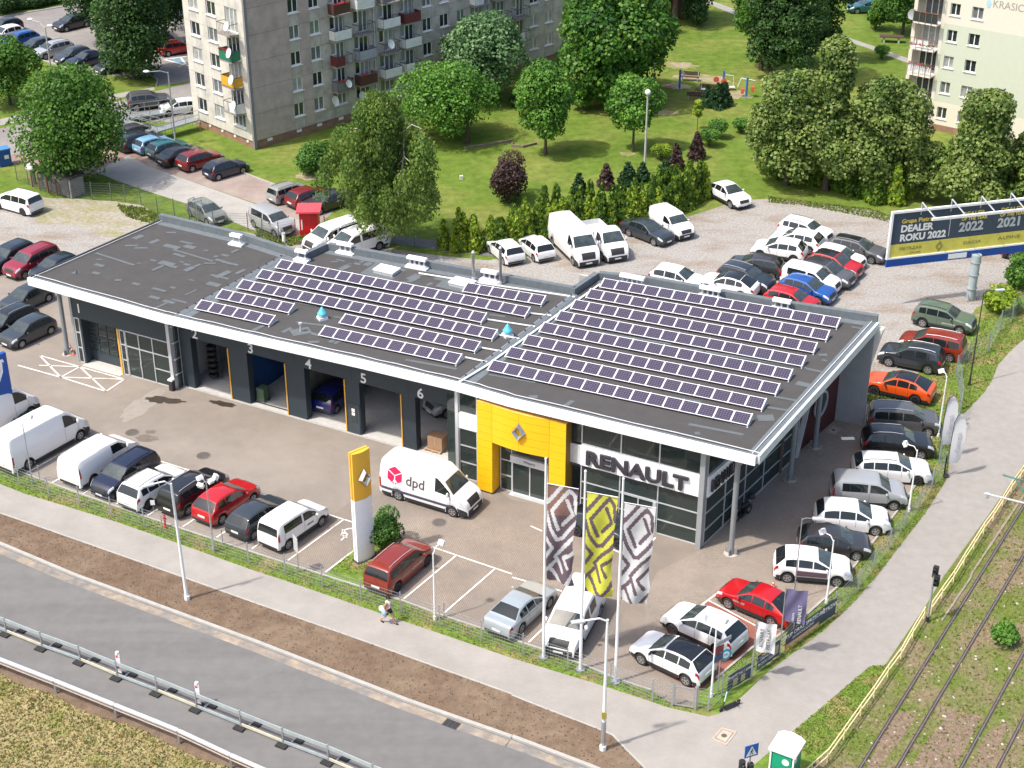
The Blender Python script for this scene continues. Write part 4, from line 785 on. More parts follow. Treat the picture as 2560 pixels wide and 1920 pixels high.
def panel_mesh(pw, sl, tilt):
    mb = MB(); f = 0.035; c, s = cos(tilt), sin(tilt)
    def P(x, y, z): return (x, y*c - z*s, y*s + z*c)
    def slab(x0, x1, y0, y1, z0, z1, mi): 
        vs = [P(x, y, z) for z in (z0, z1) for x, y in ((x0,y0),(x1,y0),(x1,y1),(x0,y1))]
        mb.add(vs, [(0,3,2,1),(4,5,6,7),(0,1,5,4),(1,2,6,5),(2,3,7,6),(3,0,4,7)], mi)
    slab(0.012, pw-0.012, 0, f, 0, 0.04, 1); slab(0.012, pw-0.012, sl-f, sl, 0, 0.04, 1); slab(0.012, 0.012+f, f, sl-f, 0, 0.04, 1); slab(pw-0.012-f, pw-0.012, f, sl-f, 0, 0.04, 1)
    slab(0.012+f, pw-0.012-f, f, sl-f, 0.005, 0.028, 0)
    return mb.mesh('solar_panel', [CELL, PFR])
TILT = radians(20)
def solar_row(L_, R_, n, lab, grp):
    a = dirn(L_, R_); W_ = dist(L_, R_); pw = W_/n; z = max(roofpt(L_), 6.4); zr = roofpt(R_)
    t = thing('solar_array', (*L_, z+0.12), a, lab, 'solar panels', grp)
    t.rotation_euler = (0, -atan2(zr-z, W_), a)
    key = 'pm%.3f' % pw
    if key not in MATS: MATS[key] = panel_mesh(pw, 0.86, TILT)
    for k in range(n): obj('solar_panel', MATS[key], t, (k*pw, 0, 0))
    mb = MB()
    for k in range(0, n+1, 2): mb.bar((k*pw, -0.06, 0.035), (k*pw, 0.86*cos(TILT), 0.86*sin(TILT)+0.045), 0.055, 0.05)
    mb.bar((0, 0.8, 0.22), (W_, 0.8, 0.22), 0.03, 0.03); mb.bar((W_, 0.80, 0.28), (W_, 0.80, -0.10), 0.05, 0.05); mb.bar((0, 0.80, 0.28), (0, 0.80, -0.10), 0.05, 0.05); mb.bar((W_, -0.05, -0.08), (W_, 0.95, -0.08), 0.06, 0.05)
    mb.build('mounting_rail', PFR, t)
    MB().add([(W_+0.01, 0, 0.0), (W_+0.01, 0.8, -0.08), (W_+0.01, 0.80, 0.26), (W_+0.045, 0, 0.0), (W_+0.045, 0.8, -0.08), (W_+0.045, 0.80, 0.26)], [(0,1,2), (5,4,3), (0,2,5,3), (1,4,5,2)]).build('end_plate', ALU, t)
G3 = 'rows of solar panels on the right roof'; G2 = 'rows of solar panels on the middle roof'
ords = ['frontmost', 'second', 'third', 'fourth', 'fifth', 'sixth', 'seventh', 'rearmost']
R3 = [((-1.44, 80.96), (12.81, 73.92)), ((-0.40, 82.67), (13.82, 75.65)), ((0.63, 84.27), (14.84, 77.39)), ((1.66, 85.95), (15.84, 79.11)),
      ((2.70, 87.58), (16.87, 80.76)), ((3.70, 89.19), (17.84, 82.49)), ((4.73, 90.79), (18.87, 84.12)), ((5.69, 92.38), (19.82, 85.83))]
for i, (a, b) in enumerate(R3): solar_row(a, b, 16, ('%s of the eight long rows of solar panels on the right roof' % ords[i]) if i in (0, 7) else ('%s row of solar panels from the front edge on the right roof' % ords[i]), G3)
W2_ = [((-15.85, 96.17), (0.81, 88.15), 20, 'rearmost long row of solar panels on the middle roof'), ((-3.20, 92.08), (1.85, 89.84), 6, 'short row of six solar panels beside the two steel flues'),
       ((-16.91, 94.57), (-1.91, 87.40), 18, 'second row from the back on the middle roof, ending left of the white duct'), ((-17.95, 92.96), (-1.21, 85.02), 20, 'long row of solar panels just behind the turquoise vents'),
       ((-19.06, 91.44), (-14.12, 89.27), 6, 'rear one of the two short rows by the left seam'), ((-20.12, 89.84), (-15.12, 87.55), 6, 'front one of the two short rows by the left seam'),
       ((-10.75, 87.67), (-2.23, 83.41), 10, 'ten panel row right of the turquoise vent on the middle roof'), ((-11.84, 85.99), (-3.30, 81.80), 10, 'ten panel row nearest the front edge of the middle roof')]
for a, b, n, lab in W2_: solar_row(a, b, n, lab, G2)

# ================================================================ VEHICLES
def paint(name, col, rough=0.28, metal=0.0):
    return mat('car_paint_'+name, col, rough, metal, var=0.0, coat=0.7)
PAINT = dict(white=paint('white', (0.78,0.78,0.78)), red=paint('red', (0.42,0.008,0.012)), darkred=paint('dark_red', (0.16,0.010,0.010)), copper=paint('copper_red', (0.20,0.022,0.012)), black=paint('black', (0.012,0.012,0.014)),
    navy=paint('navy', (0.009,0.013,0.036)), blue=paint('blue', (0.012,0.075,0.30)), slate=paint('slate_grey', (0.030,0.038,0.048)), grey=paint('grey', (0.085,0.085,0.09)), dgrey=paint('dark_grey', (0.035,0.034,0.037)),
    silver=paint('silver', (0.42,0.43,0.44), 0.3, 0.3), silverblue=paint('silver_blue', (0.38,0.43,0.46), 0.3, 0.3), green=paint('sage_green', (0.095,0.135,0.095)), orange=paint('orange', (0.70,0.085,0.010)), lblue=paint('light_blue', (0.17,0.34,0.52)),
    teal=paint('teal', (0.02,0.10,0.11)), wine=paint('wine_red', (0.24,0.014,0.03)), greygreen=paint('grey_green', (0.16,0.175,0.16)), lgrey=paint('light_grey', (0.26,0.27,0.26)), dblue=paint('deep_blue', (0.012,0.018,0.14)), anth=paint('anthracite_blue', (0.018,0.025,0.034)))
PLAST = mat('dark_bumper_plastic', (0.028,0.028,0.030), 0.6, var=0.05)
LAMPW = mat('clear_headlamp', (0.62,0.66,0.70), 0.12, 0.1, var=0.2, sc=9, spec=0.8); LAMPR = mat('red_tail_lamp', (0.35,0.01,0.015), 0.2, var=0.1, spec=0.7)
PLATE = mat('number_plate', (0.75,0.75,0.73), 0.4, var=0.03); RIMS = mat('alloy_rim', (0.40,0.40,0.41), 0.3, 0.6, var=0.1); RIMD = mat('dark_rim', (0.045,0.045,0.05), 0.35, 0.3, var=0.1)
UNDER = mat('underbody_black', (0.010,0.010,0.010), 0.9, var=0)
WIND = mat('windscreen_glass', (0.045,0.060,0.060), 0.06, var=0.5, sc=1.3, spec=0.8)

T = {}
def spec(k, **d): T[k] = d
spec('hatch', L=4.05, W=1.75, H=1.46, wb=2.56, fo=0.82, r=0.31, belt=(0.95,0.88), tum=0.20, rw=(0.10,0.50), ws=(2.25,3.02), top=[(0,0.62),(0.05,0.86),(0.12,0.98),(0.50,1.36),(0.9,1.44),(1.5,1.46),(2.2,1.41),(3.02,0.97),(3.70,0.86),(3.95,0.72),(4.05,0.52)], sw=[(0.48,1.25),(1.31,2.10),(2.16,2.85)])
spec('suv', L=4.34, W=1.82, H=1.64, wb=2.65, fo=0.84, r=0.345, belt=(1.10,1.03), tum=0.18, rw=(0.08,0.42), ws=(2.45,3.12), top=[(0,0.72),(0.05,1.02),(0.10,1.12),(0.42,1.56),(0.9,1.63),(1.7,1.64),(2.40,1.57),(3.12,1.14),(3.95,1.03),(4.24,0.86),(4.34,0.60)], sw=[(0.50,0.98),(1.04,1.80),(1.86,2.95)], clad=1, rails=1)
spec('captur', L=4.23, W=1.80, H=1.57, wb=2.64, fo=0.82, r=0.335, belt=(1.08,0.98), tum=0.20, rw=(0.10,0.60), ws=(2.30,3.12), top=[(0,0.70),(0.06,0.96),(0.14,1.08),(0.60,1.48),(1.0,1.56),(1.6,1.57),(2.25,1.51),(3.12,1.06),(3.85,0.94),(4.12,0.80),(4.23,0.55)], sw=[(0.62,1.25),(1.31,2.05),(2.11,2.92)], clad=1)
spec('coupesuv', L=4.57, W=1.82, H=1.57, wb=2.72, fo=0.88, r=0.35, belt=(1.08,0.98), tum=0.22, rw=(0.30,1.20), ws=(2.45,3.30), top=[(0,0.75),(0.05,0.98),(0.25,1.08),(1.15,1.47),(1.7,1.56),(2.1,1.57),(2.5,1.52),(3.30,1.06),(4.15,0.94),(4.45,0.80),(4.57,0.55)], sw=[(0.95,1.45),(1.51,2.25),(2.31,3.10)], clad=1)
spec('sedan', L=4.66, W=1.81, H=1.45, wb=2.66, fo=0.92, r=0.33, belt=(0.98,0.90), tum=0.24, rw=(0.62,1.28), ws=(2.50,3.35), top=[(0,0.62),(0.04,0.92),(0.12,1.00),(0.55,1.04),(1.25,1.38),(1.8,1.45),(2.45,1.42),(3.35,0.98),(4.20,0.87),(4.54,0.72),(4.66,0.50)], sw=[(1.05,1.70),(1.76,2.40),(2.46,3.18)])
spec('estate', L=4.68, W=1.82, H=1.49, wb=2.70, fo=0.92, r=0.33, belt=(1.00,0.90), tum=0.22, rw=(0.10,0.55), ws=(2.60,3.42), top=[(0,0.66),(0.05,0.92),(0.12,1.02),(0.55,1.40),(1.0,1.47),(1.9,1.49),(2.55,1.44),(3.42,0.98),(4.25,0.87),(4.56,0.72),(4.68,0.50)], sw=[(0.55,1.15),(1.21,1.95),(2.01,2.75),(2.81,3.25)], rails=1)
spec('mpv', L=4.52, W=1.79, H=1.69, wb=2.85, fo=0.82, r=0.325, belt=(1.08,1.00), tum=0.14, rw=(0.05,0.28), ws=(2.75,3.50), top=[(0,0.75),(0.04,1.06),(0.08,1.16),(0.28,1.60),(0.7,1.68),(1.8,1.69),(2.70,1.62),(3.50,1.12),(4.15,1.00),(4.42,0.84),(4.52,0.58)], sw=[(0.35,1.15),(1.21,2.05),(2.11,3.30)], rails=1)
spec('leisure', L=4.38, W=1.76, H=1.80, wb=2.81, fo=0.80, r=0.32, belt=(1.14,1.06), tum=0.10, rw=(0.02,0.16), ws=(2.70,3.38), top=[(0,0.80),(0.03,1.20),(0.16,1.70),(0.45,1.79),(1.6,1.80),(2.60,1.72),(3.38,1.18),(4.00,1.05),(4.28,0.88),(4.38,0.60)], sw=[(0.55,2.00),(2.14,3.16)], clad=1)
spec('smallvan', L=4.39, W=1.83, H=1.82, wb=2.70, fo=0.85, r=0.32, belt=(1.16,1.06), tum=0.10, rw=None, ws=(2.75,3.42), top=[(0,0.80),(0.03,1.35),(0.12,1.72),(0.40,1.81),(1.6,1.82),(2.65,1.73),(3.42,1.18),(4.02,1.05),(4.28,0.88),(4.39,0.60)], sw=[(2.25,3.18)], bump=1)
spec('midvan', L=5.08, W=1.96, H=1.97, wb=3.10, fo=0.95, r=0.34, belt=(1.25,1.17), tum=0.13, rw=None, ws=(3.42,4.18), top=[(0,0.80),(0.03,1.50),(0.12,1.88),(0.45,1.96),(2.2,1.97),(3.34,1.90),(4.18,1.30),(4.75,1.10),(4.98,0.92),(5.08,0.62)], sw=[(2.75,3.92)], bump=1)
spec('windowvan', L=5.08, W=1.96, H=1.97, wb=3.10, fo=0.95, r=0.34, belt=(1.20,1.17), tum=0.13, rw=(0.03,0.12), ws=(3.42,4.18), top=[(0,0.80),(0.03,1.50),(0.12,1.88),(0.45,1.96),(2.2,1.97),(3.34,1.90),(4.18,1.30),(4.75,1.10),(4.98,0.92),(5.08,0.62)], sw=[(0.35,2.62),(2.80,3.92)], bump=1)
spec('crewvan', L=5.08, W=1.96, H=1.97, wb=3.10, fo=0.95, r=0.34, belt=(1.20,1.17), tum=0.13, rw=None, ws=(3.42,4.18), top=[(0,0.80),(0.03,1.50),(0.12,1.88),(0.45,1.96),(2.2,1.97),(3.34,1.90),(4.18,1.30),(4.75,1.10),(4.98,0.92),(5.08,0.62)], sw=[(1.75,2.62),(2.80,3.92)], bump=1)
spec('bigvan', L=6.20, W=2.07, H=2.48, wb=4.10, fo=0.90, r=0.35, belt=(1.42,1.34), tum=0.12, rw=None, ws=(4.75,5.45), top=[(0,0.9),(0.03,2.1),(0.10,2.40),(0.4,2.47),(3.5,2.48),(4.45,2.42),(4.75,2.20),(5.45,1.46),(5.92,1.22),(6.12,1.0),(6.20,0.66)], sw=[(4.20,5.22)], bump=1)
spec('courier', L=5.93, W=2.02, H=2.60, wb=3.66, fo=1.00, r=0.35, belt=(1.40,1.30), tum=0.14, rw=None, ws=(4.35,5.02), top=[(0,0.9),(0.03,2.15),(0.10,2.50),(0.4,2.59),(3.2,2.60),(3.95,2.52),(4.35,2.15),(5.02,1.42),(5.60,1.18),(5.85,0.95),(5.93,0.66)], sw=[(3.80,4.80)], bump=1)
spec('dropside', L=5.90, W=2.05, H=2.20, wb=3.70, fo=0.90, r=0.35, belt=(1.36,1.30), tum=0.12, rw=None, ws=(4.40,5.12), x0=3.35, top=[(3.35,2.10),(3.45,2.18),(4.30,2.17),(4.42,2.08),(5.12,1.42),(5.60,1.20),(5.82,0.98),(5.90,0.66)], sw=[(3.80,4.88)], bump=1, bed=1)
ST = {}
def stations(s):
    L, W, H = s['L'], s['W'], s['H']; x0 = s.get('x0', 0.0); xf = L-s['fo']; xr = xf-s['wb']; ra = s['r']+0.065
    xs = set([x0, x0+0.03, x0+0.08, x0+0.15, x0+0.25, L-0.03, L-0.08, L-0.15, L-0.25, L] + [p[0] for p in s['top']])
    for xw in (xf, xr):
        for k in range(11): xs.add(xw + ra*cos(pi*k/10))
    x = x0
    while x < L: xs.add(x); x += 0.16
    xs = sorted(v for v in xs if x0 <= v <= L); o = [xs[0]]
    for v in xs[1:]:
        if v-o[-1] > 0.012: o.append(v)
    if o[-1] < L: o[-1] = L
    xs = np.array(o); tx = [p[0] for p in s['top']]; tz = [p[1] for p in s['top']]
    zt = np.interp(xs, tx, tz)
    fine = np.linspace(x0, L, 400); zf = np.interp(fine, tx, tz)
    for _ in range(14): zf[1:-1] = 0.25*zf[:-2]+0.5*zf[1:-1]+0.25*zf[2:]
    zt = np.interp(xs, fine, zf)
    rows = []
    van = H > 1.9
    for x, z in zip(xs, zt):
        e = 0.0
        fr = 0.75; tf = 0.20 if not van else 0.13
        if x > L-fr: e = tf*((x-(L-fr))/fr)**2.2
        rr_ = 0.45; tr = 0.12 if not van else 0.03
        if x < x0+rr_ and not s.get('x0'): e = max(e, tr*((x0+rr_-x)/rr_)**2.5)
        hw = W/2*(1-e)
        zb = 0.22 if not s.get('clad') else 0.26
        if x < 0.2 or x > L-0.2: zb += 0.06
        for xw in (xf, xr):
            d = abs(x-xw)
            if d < ra: zb = max(zb, s['r']+math.sqrt(max(ra*ra-d*d, 0)))
        t = (x-0)/L; bl = s['belt'][0]*(1-t)+s['belt'][1]*t
        bl = min(bl, z-0.02)
        zm = max(min(0.52, bl-0.1), zb+0.07); zs = max(bl-0.16, zm+0.03); zs = min(zs, bl-0.005) if bl-0.005 > zm else zm+0.01; bl = max(bl, zs+0.005); z = max(z, bl+0.008)
        g = min(1.0, max(0.0, (z-bl)/(H-bl if H > bl else 1)))
        y3 = hw*0.975; y4 = y3 - s['tum']*g - 0.012; rnd = (0.10 if not van else 0.16)
        rows.append([(hw*0.955, zb), (hw, zm), (hw*0.998, zs), (y3, bl), (y4, bl+(z-bl)*0.88), (y4-0.35*rnd*(0.3+0.7*g), bl+(z-bl)*0.97), (y4-rnd*(0.5+g), z+0.004), (y4*0.55, z+0.018), (0.0, z+0.026)])
    return xs, np.array(rows)
def surf(st, x, t):
    """point on the right-hand side (y negative mirrored later) at station x, ring parameter t in 0..8"""
    xs, R = st; i = int(min(max(np.searchsorted(xs, x)-1, 0), len(xs)-2)); f = (x-xs[i])/(xs[i+1]-xs[i]); f = min(max(f, 0), 1)
    k = int(min(t, 7.9999)); u = t-k
    p = (R[i, k]*(1-u)+R[i, k+1]*u)*(1-f) + (R[i+1, k]*(1-u)+R[i+1, k+1]*u)*f
    return p[0], p[1]
def patch(st, xa, xb, ta, tb, off, side, nx=5, nt=3):
    P = []
    for i in range(nx+1):
        x = xa+(xb-xa)*i/nx; row = []
        for j in range(nt+1):
            t = ta+(tb-ta)*j/nt; y, z = surf(st, x, t)
            # outward normal from the surface itself
            y2, z2 = surf(st, x, min(t+0.05, 8)); y1, z1 = surf(st, x, max(t-0.05, 0)); ya, za = surf(st, x-0.03, t); yb, zb_ = surf(st, x+0.03, t)
            a = Vector((0, y2-y1, z2-z1)); b = Vector((0.06, yb-ya, zb_-za)); n = a.cross(b)
            n = -n if n.y < 0 and t < 4.5 else n
            if t >= 4.5 and n.z < 0: n = -n
            n = n.normalized() if n.length > 1e-9 else Vector((0,0,1))
            row.append((x+n.x*off, side*(y+n.y*off), z+n.z*off))
        P.append(row)
    if side < 0: P = [r[::-1] for r in P]
    return P
def cross_patch(st, xa, xb, ta, off, nx=5):
    """strip over the middle of the car from ring parameter ta on one side to the other"""
    P = []
    for i in range(nx+1):
        x = xa+(xb-xa)*i/nx; row = []
        y0, z0 = surf(st, x-0.05, 8); y1, z1 = surf(st, x+0.05, 8); n = Vector((-(z1-z0), 0, 0.1)).normalized()
        for sd, ts_ in ((1, (ta, 6.5, 7.2)), (0, (8,)), (-1, (7.2, 6.5, ta))):
            for t in ts_:
                y, z = surf(st, x, t); row.append((x+n.x*off, (sd or 1)*y, z+n.z*off))
        P.append(row)
    return P
def wheel_mesh(r, w=0.20):
    mb = MB(); mb.lathe([(r*0.62, -w/2), (r*0.93, -w/2), (r, -w/2+0.03), (r, w/2-0.03), (r*0.93, w/2), (r*0.62, w/2)], n=22); me = mb.mesh('tyre', RUBBER, True, 40); me.transform(Matrix.Rotation(-pi/2, 4, 'X')); return me
def rim_mesh(r, dark, w=0.20):
    mb = MB(); mb.lathe([(0.0, w*0.18), (r*0.60, w*0.18)], n=18, mi=1); mb.lathe([(r*0.56, w*0.18), (r*0.57, w*0.52), (r*0.66, w*0.50), (r*0.66, 0)], n=20, mi=0)
    for k in range(5):
        a = 2*pi*k/5
        for da in (-0.16, 0.16): mb.bar((0.03*cos(a), 0.03*sin(a), w*0.42), (r*0.58*cos(a+da), r*0.58*sin(a+da), w*0.46), 0.045, 0.03, 0)
    mb.cyl((0,0,w*0.2), (0,0,w*0.48), 0.06, n=8, mi=0)
    me = mb.mesh('rim', [RIMD if dark else RIMS, UNDER]); me.transform(Matrix.Rotation(-pi/2, 4, 'X')); return me
KIT = {}
def kit(k):
    """list of (name, mesh, slot) for a vehicle type; x along the car, rear at 0, shifted so the wheelbase middle is the origin"""
    if k in KIT: return KIT[k]
    s = T[k]; st = stations(s); xs, R = st; n = len(xs); L, W, H = s['L'], s['W'], s['H']; xf = L-s['fo']; xr = xf-s['wb']; xm = (xf+xr)/2
    out = []
    def fin(name, mb, slot, smooth=False, ang=32):
        me = mb.mesh(name, slot if not isinstance(slot, str) else PAINT['white'], smooth, ang); me.transform(Matrix.Translation((-xm, 0, 0))); out.append((name, me, slot if isinstance(slot, str) else None))
    # body: rings of 17 points
    vs = []
    for i in range(n): vs += [(xs[i], -p[0], p[1]) for p in R[i]] + [(xs[i], p[0], p[1]) for p in R[i][::-1][1:]]
    fs = [(i*17+j, (i+1)*17+j, (i+1)*17+j+1, i*17+j+1) for i in range(n-1) for j in range(16)] + [tuple(range(17)), tuple(range((n-1)*17+16, (n-1)*17-1, -1))]
    mb = MB().add(vs, fs); me = mb.mesh('body', PAINT['white'], True, 42)
    bm = bmesh.new(); bm.from_mesh(me); bmesh.ops.recalc_face_normals(bm, faces=bm.faces); bm.to_mesh(me); bm.free()
    me.transform(Matrix.Translation((-xm, 0, 0))); out.append(('body', me, 'paint'))
    x0 = s.get('x0', 0.0)
    fin('underbody', MB().box(0.12, L-0.15, -W/2+0.24, W/2-0.24, 0.17, 0.60), UNDER)
    if s.get('bed'):
        b = MB(); b.box(0, 3.3, -1.0, 1.0, 0.85, 0.95); b.box(0, 0.05, -1.0, 1.0, 0.95, 1.35); b.box(3.2, 3.3, -1.0, 1.0, 0.95, 1.75); b.box(0.05, 3.2, -1.0, -0.96, 0.95, 1.35); b.box(0.05, 3.2, 0.96, 1.0, 0.95, 1.35); fin('load_bed', b, mat('load_bed_grey', (0.62,0.63,0.63), 0.5, var=0.05))
    a, b = s['ws']; P = cross_patch(st, a+0.04, b-0.03, 5.6, 0.012); fin('windscreen', MB().grid(P), WIND, True, 60)
    if s['rw']:
        a, b = s['rw']; P = cross_patch(st, a+0.02, b-0.02, 5.5, 0.012, 4); fin('rear_window', MB().grid(P), CARGLASS, True, 60)
    for xa, xb in s['sw']:
        for sd in (1, -1): fin('window', MB().grid(patch(st, xa, xb, 3.08, 3.90, 0.010, sd, 6, 2)), CARGLASS, True, 60)
    for sd in (1, -1):
        fin('headlight', MB().grid(patch(st, L-0.48, L-0.07, 2.25 if H < 1.9 else 1.6, 5.0 if H < 1.9 else 3.2, 0.012, sd, 5, 5)), LAMPW, True, 60)
        if H < 1.9 or k in ('midvan', 'windowvan', 'crewvan'): fin('tail_light', MB().grid(patch(st, x0+0.035, x0+0.24 if H < 1.7 else x0+0.14, 1.7 if H > 1.75 else 2.0, 3.6 if H > 1.75 else 3.25, 0.012, sd, 4, 4)), LAMPR, True, 60)
        elif not s.get('bed'): fin('tail_light', MB().grid(patch(st, 0.03, 0.14, 1.2, 2.6, 0.012, sd, 3, 3)), LAMPR)
        if s.get('clad') or s.get('bump'): fin('side_cladding', MB().grid(patch(st, x0+0.16, L-0.2, 0.0, 0.98 if s.get('clad') else 0.7, 0.014, sd, 70, 1)), PLAST)
        mx = s['ws'][1]-0.30; my = (W/2)*0.985
        fin('door_mirror', MB().ell((mx, sd*(my+0.12), s['belt'][1]+0.10+(0.10 if H > 1.9 else 0)), 0.07, 0.11, 0.09 if H < 1.9 else 0.17, 8, 5), 'mirror')
        if s.get('rails'):
            tx = np.linspace(0.55, s['ws'][0]-0.1, 6); pts = []
            for x in tx: y, z = surf(st, x, 6.0); pts.append((x, sd*(y-0.01), z+0.045))
            fin('roof_rail', MB().tube(pts, 0.018, 5), 'rail')
        # door seams: thin recess lines
        sm = MB()
        for xa in ([w_[0]-0.03 for w_ in s['sw'][-2:]] + [s['sw'][-1][1]+0.02]):
            sm.grid(patch(st, xa, xa+0.014, 1.0, 2.98, 0.003, sd, 1, 5))
        fin('door_seam', sm, UNDER)
    zn = s['top'][-1][1]
    gp = cross_patch(st, L-(0.16 if H < 1.9 else 0.26), L-0.012, 6.35, 0.013, 3); gp = [[(p[0], p[1]*0.80, p[2]) for p in r] for r in gp]
    fin('grille', MB().grid(gp), PLAST)
    fb = MB().box(L-0.03, L+0.014, -W*0.385, W*0.385, 0.27, 0.60 if s.get('bump') else 0.40)
    for sd in (1, -1): fb.grid(patch(st, L-(0.62 if s.get('bump') else 0.30), L-0.02, 0.0, 1.35 if s.get('bump') else 0.55, 0.014, sd, 8, 2))
    fin('front_bumper', fb, PLAST)
    fin('licence_plate', MB().box(L+0.012, L+0.024, -0.26, 0.26, 0.37, 0.48), PLATE); 
    if not s.get('bed'):
        zr = 0.58 if H < 1.7 and not s.get('clad') else 0.68
        fin('licence_plate', MB().box(-0.022, -0.006, -0.26, 0.26, zr-0.06, zr+0.06), PLATE); fin('rear_bumper', MB().box(-0.014, 0.05, -W*0.40, W*0.40, 0.30, 0.44), PLAST)
    KIT[k] = (out, s, xm); return KIT[k]
WM = {}
def make_car(k, col, pos, heading, label, cat='car', group=None, dark=False, roof=None, rails=None, scale=1.0, name='parked_car', z=0.0, clad=True):
    parts, s, xm = kit(k)
    t = thing(name, (*pos, z), heading, label, cat, group)
    if scale != 1.0: t.scale = (scale,)*3
    pm = PAINT[col]
    for nm, me, slot in parts:
        if nm == 'side_cladding' and not clad: continue
        o = obj(nm, me, t)
        if slot in ('paint', 'mirror', 'rail'):
            o.material_slots[0].link = 'OBJECT'
            o.material_slots[0].material = pm if slot == 'paint' else (PAINT[roof] if roof else pm) if slot == 'mirror' else (ALU if rails == 'silver' else PLAST)
    if roof:
        key = ('roof', k)
        if key not in WM:
            st = stations(s); a = (s['rw'] or (0.3, 0.4))[1]; me = MB().grid(cross_patch(st, a+0.02, s['ws'][0]+0.02, 4.9, 0.010, 8)).mesh('roof_panel', PAINT['black'], True, 60); me.transform(Matrix.Translation((-xm, 0, 0))); WM[key] = me
        o = obj('roof_panel', WM[key], t); o.material_slots[0].link = 'OBJECT'; o.material_slots[0].material = PAINT[roof]
    r = s['r']
    if r not in WM: WM[r] = wheel_mesh(r)
    if (r, dark) not in WM: WM[(r, dark)] = rim_mesh(r, dark)
    for sx in (1, -1):
        for sy in (1, -1):
            w_ = obj('wheel', WM[r], t, (sx*s['wb']/2, sy*(s['W']/2-0.125), r)); 
            o = obj('rim', WM[(r, dark)], w_); o.rotation_euler = (0, 0, 0 if sy > 0 else pi)
    return t
def half_track(k): return T[k]['W']/2-0.05
def car2(k, col, pf, pr, label, **kw):
    """from the ground contact of the visible front and rear wheel"""
    h = dirn(pr, pf); c = lerp(pf, pr, 0.5); n = (-sin(h), cos(h))
    if n[0]*c[0]+n[1]*c[1] < 0: n = (-n[0], -n[1])
    d = half_track(k)*kw.get('scale', 1.0)
    return make_car(k, col, (c[0]+n[0]*d, c[1]+n[1]*d), h, label, **kw)
def car1(k, col, which, p, deg, label, **kw):
    """from the contact of one visible wheel ('f' or 'r') and the heading"""
    h = radians(deg); sc_ = kw.get('scale', 1.0); wb_ = T[k]['wb']*sc_/2*(-1 if which == 'f' else 1); c = (p[0]+cos(h)*wb_, p[1]+sin(h)*wb_); n = (-sin(h), cos(h))
    if n[0]*c[0]+n[1]*c[1] < 0: n = (-n[0], -n[1])
    d = half_track(k)*sc_
    return make_car(k, col, (c[0]+n[0]*d, c[1]+n[1]*d), h, label, **kw)
GF = 'vehicles parked along the front fence'; GR = 'cars parked along the side fence'; GG = 'cars on the gravel yard'; GB = 'cars on the parking strip by the lawn'; GU = 'cars in the upper left car park'; GL_ = 'cars parked left of the building'
# front row, left to right
van1 = car1('bigvan', 'white', 'f', (-26.94, 84.51), 56.5, 'longest white high roof panel van, second vehicle from the left edge', cat='van', group=GF, name='parked_van')
car1('bigvan', 'white', 'f', (-30.83, 87.47), 56.5, 'white van half hidden behind the blue and white pylon', cat='van', group=GF, name='parked_van')
car1('midvan', 'white', 'r', (-24.89, 79.30), 58, 'white low roof panel van between the big white van and the navy hatchback', cat='van', group=GF, name='parked_van')
car1('mpv', 'navy', 'f', (-23.04, 77.80), 237, 'navy blue car facing the fence, next to the white panel van', group=GF, scale=0.97)
car1('suv', 'white', 'r', (-21.05, 76.56), 57, 'white off roader with roof rails between the navy and the black car', group=GF, dark=True)
car1('mpv', 'black', 'r', (-18.64, 76.01), 57, 'long black estate car with its tail to the fence, left of the red crossover', group=GF, rails='silver')
car1('captur', 'red', 'r', (-16.54, 75.05), 57, 'bright red crossover beside the black estate in the front row', group=GF, clad=False)
car1('hatch', 'slate', 'r', (-14.50, 73.52), 56, 'slate grey hatchback between the red crossover and the white leisure van', group=GF)
dok = car1('leisure', 'white', 'r', (-12.44, 72.53), 55.5, 'white leisure van with dark windows and lettering on its doors', cat='van', group=GF, name='parked_van')
jog = car2('mpv', 'copper', (-4.68, 70.88), (-6.06, 68.59), 'copper red estate parked right of the round bush', group=GF, dark=True, rails='silver')
car2('sedan', 'silverblue', (1.92, 67.00), (0.57, 65.00), 'silver saloon car left of the white crew van', group=GF)
car1('crewvan', 'white', 'f', (3.51, 63.45), 249.5, 'white crew van with black mirrors facing the fence behind the flagpoles', cat='van', group=GF, name='parked_van', scale=1.0)
cap = car2('captur', 'white', (6.48, 62.38), (8.49, 60.78), 'white crossover with a black roof nearest the corner gate', roof='black', rails='silver', group='new cars on the red paving')
car1('captur', 'white', 'f', (8.23, 64.78), 141, 'white coupe crossover behind the black roofed one', dark=True, group='new cars on the red paving', scale=1.03)
meg = car1('coupesuv', 'red', 'f', (11.36, 67.05), 142, 'bright red low crossover with white lettering on its door', dark=False, group='new cars on the red paving', scale=0.95)
# right side row, near to far
cac = car2('captur', 'white', (17.38, 68.99), (14.91, 69.36), 'white crossover with dark door bumps, nearest of the side row', dark=False, rails=None, group=GR)
car1('hatch', 'dgrey', 'f', (18.97, 71.41), -7, 'dark grey hatchback second from the near end of the side row', group=GR)
car1('hatch', 'white', 'f', (20.52, 73.85), -7, 'white rounded hatchback between the dark grey and the silver car', group=GR, scale=1.06)
car1('leisure', 'silver', 'f', (22.10, 76.47), -6, 'silver tall leisure car with black roof rails', group=GR)
car1('estate', 'white', 'f', (24.07, 79.17), -6, 'white estate with black wheels in the side row', group=GR, dark=True)
car1('suv', 'black', 'f', (24.94, 82.11), -6, 'black off roader with a red tail lamp in the side row', group=GR, rails='silver')
car1('mpv', 'grey', 'f', (26.05, 84.93), -7, 'grey people carrier at the far end of the side row', group=GR, rails='silver')
car2('coupesuv', 'orange', (23.82, 90.26), (26.10, 89.06), 'bright orange coupe crossover with a black roof', dark=True, roof='black', group=GG)
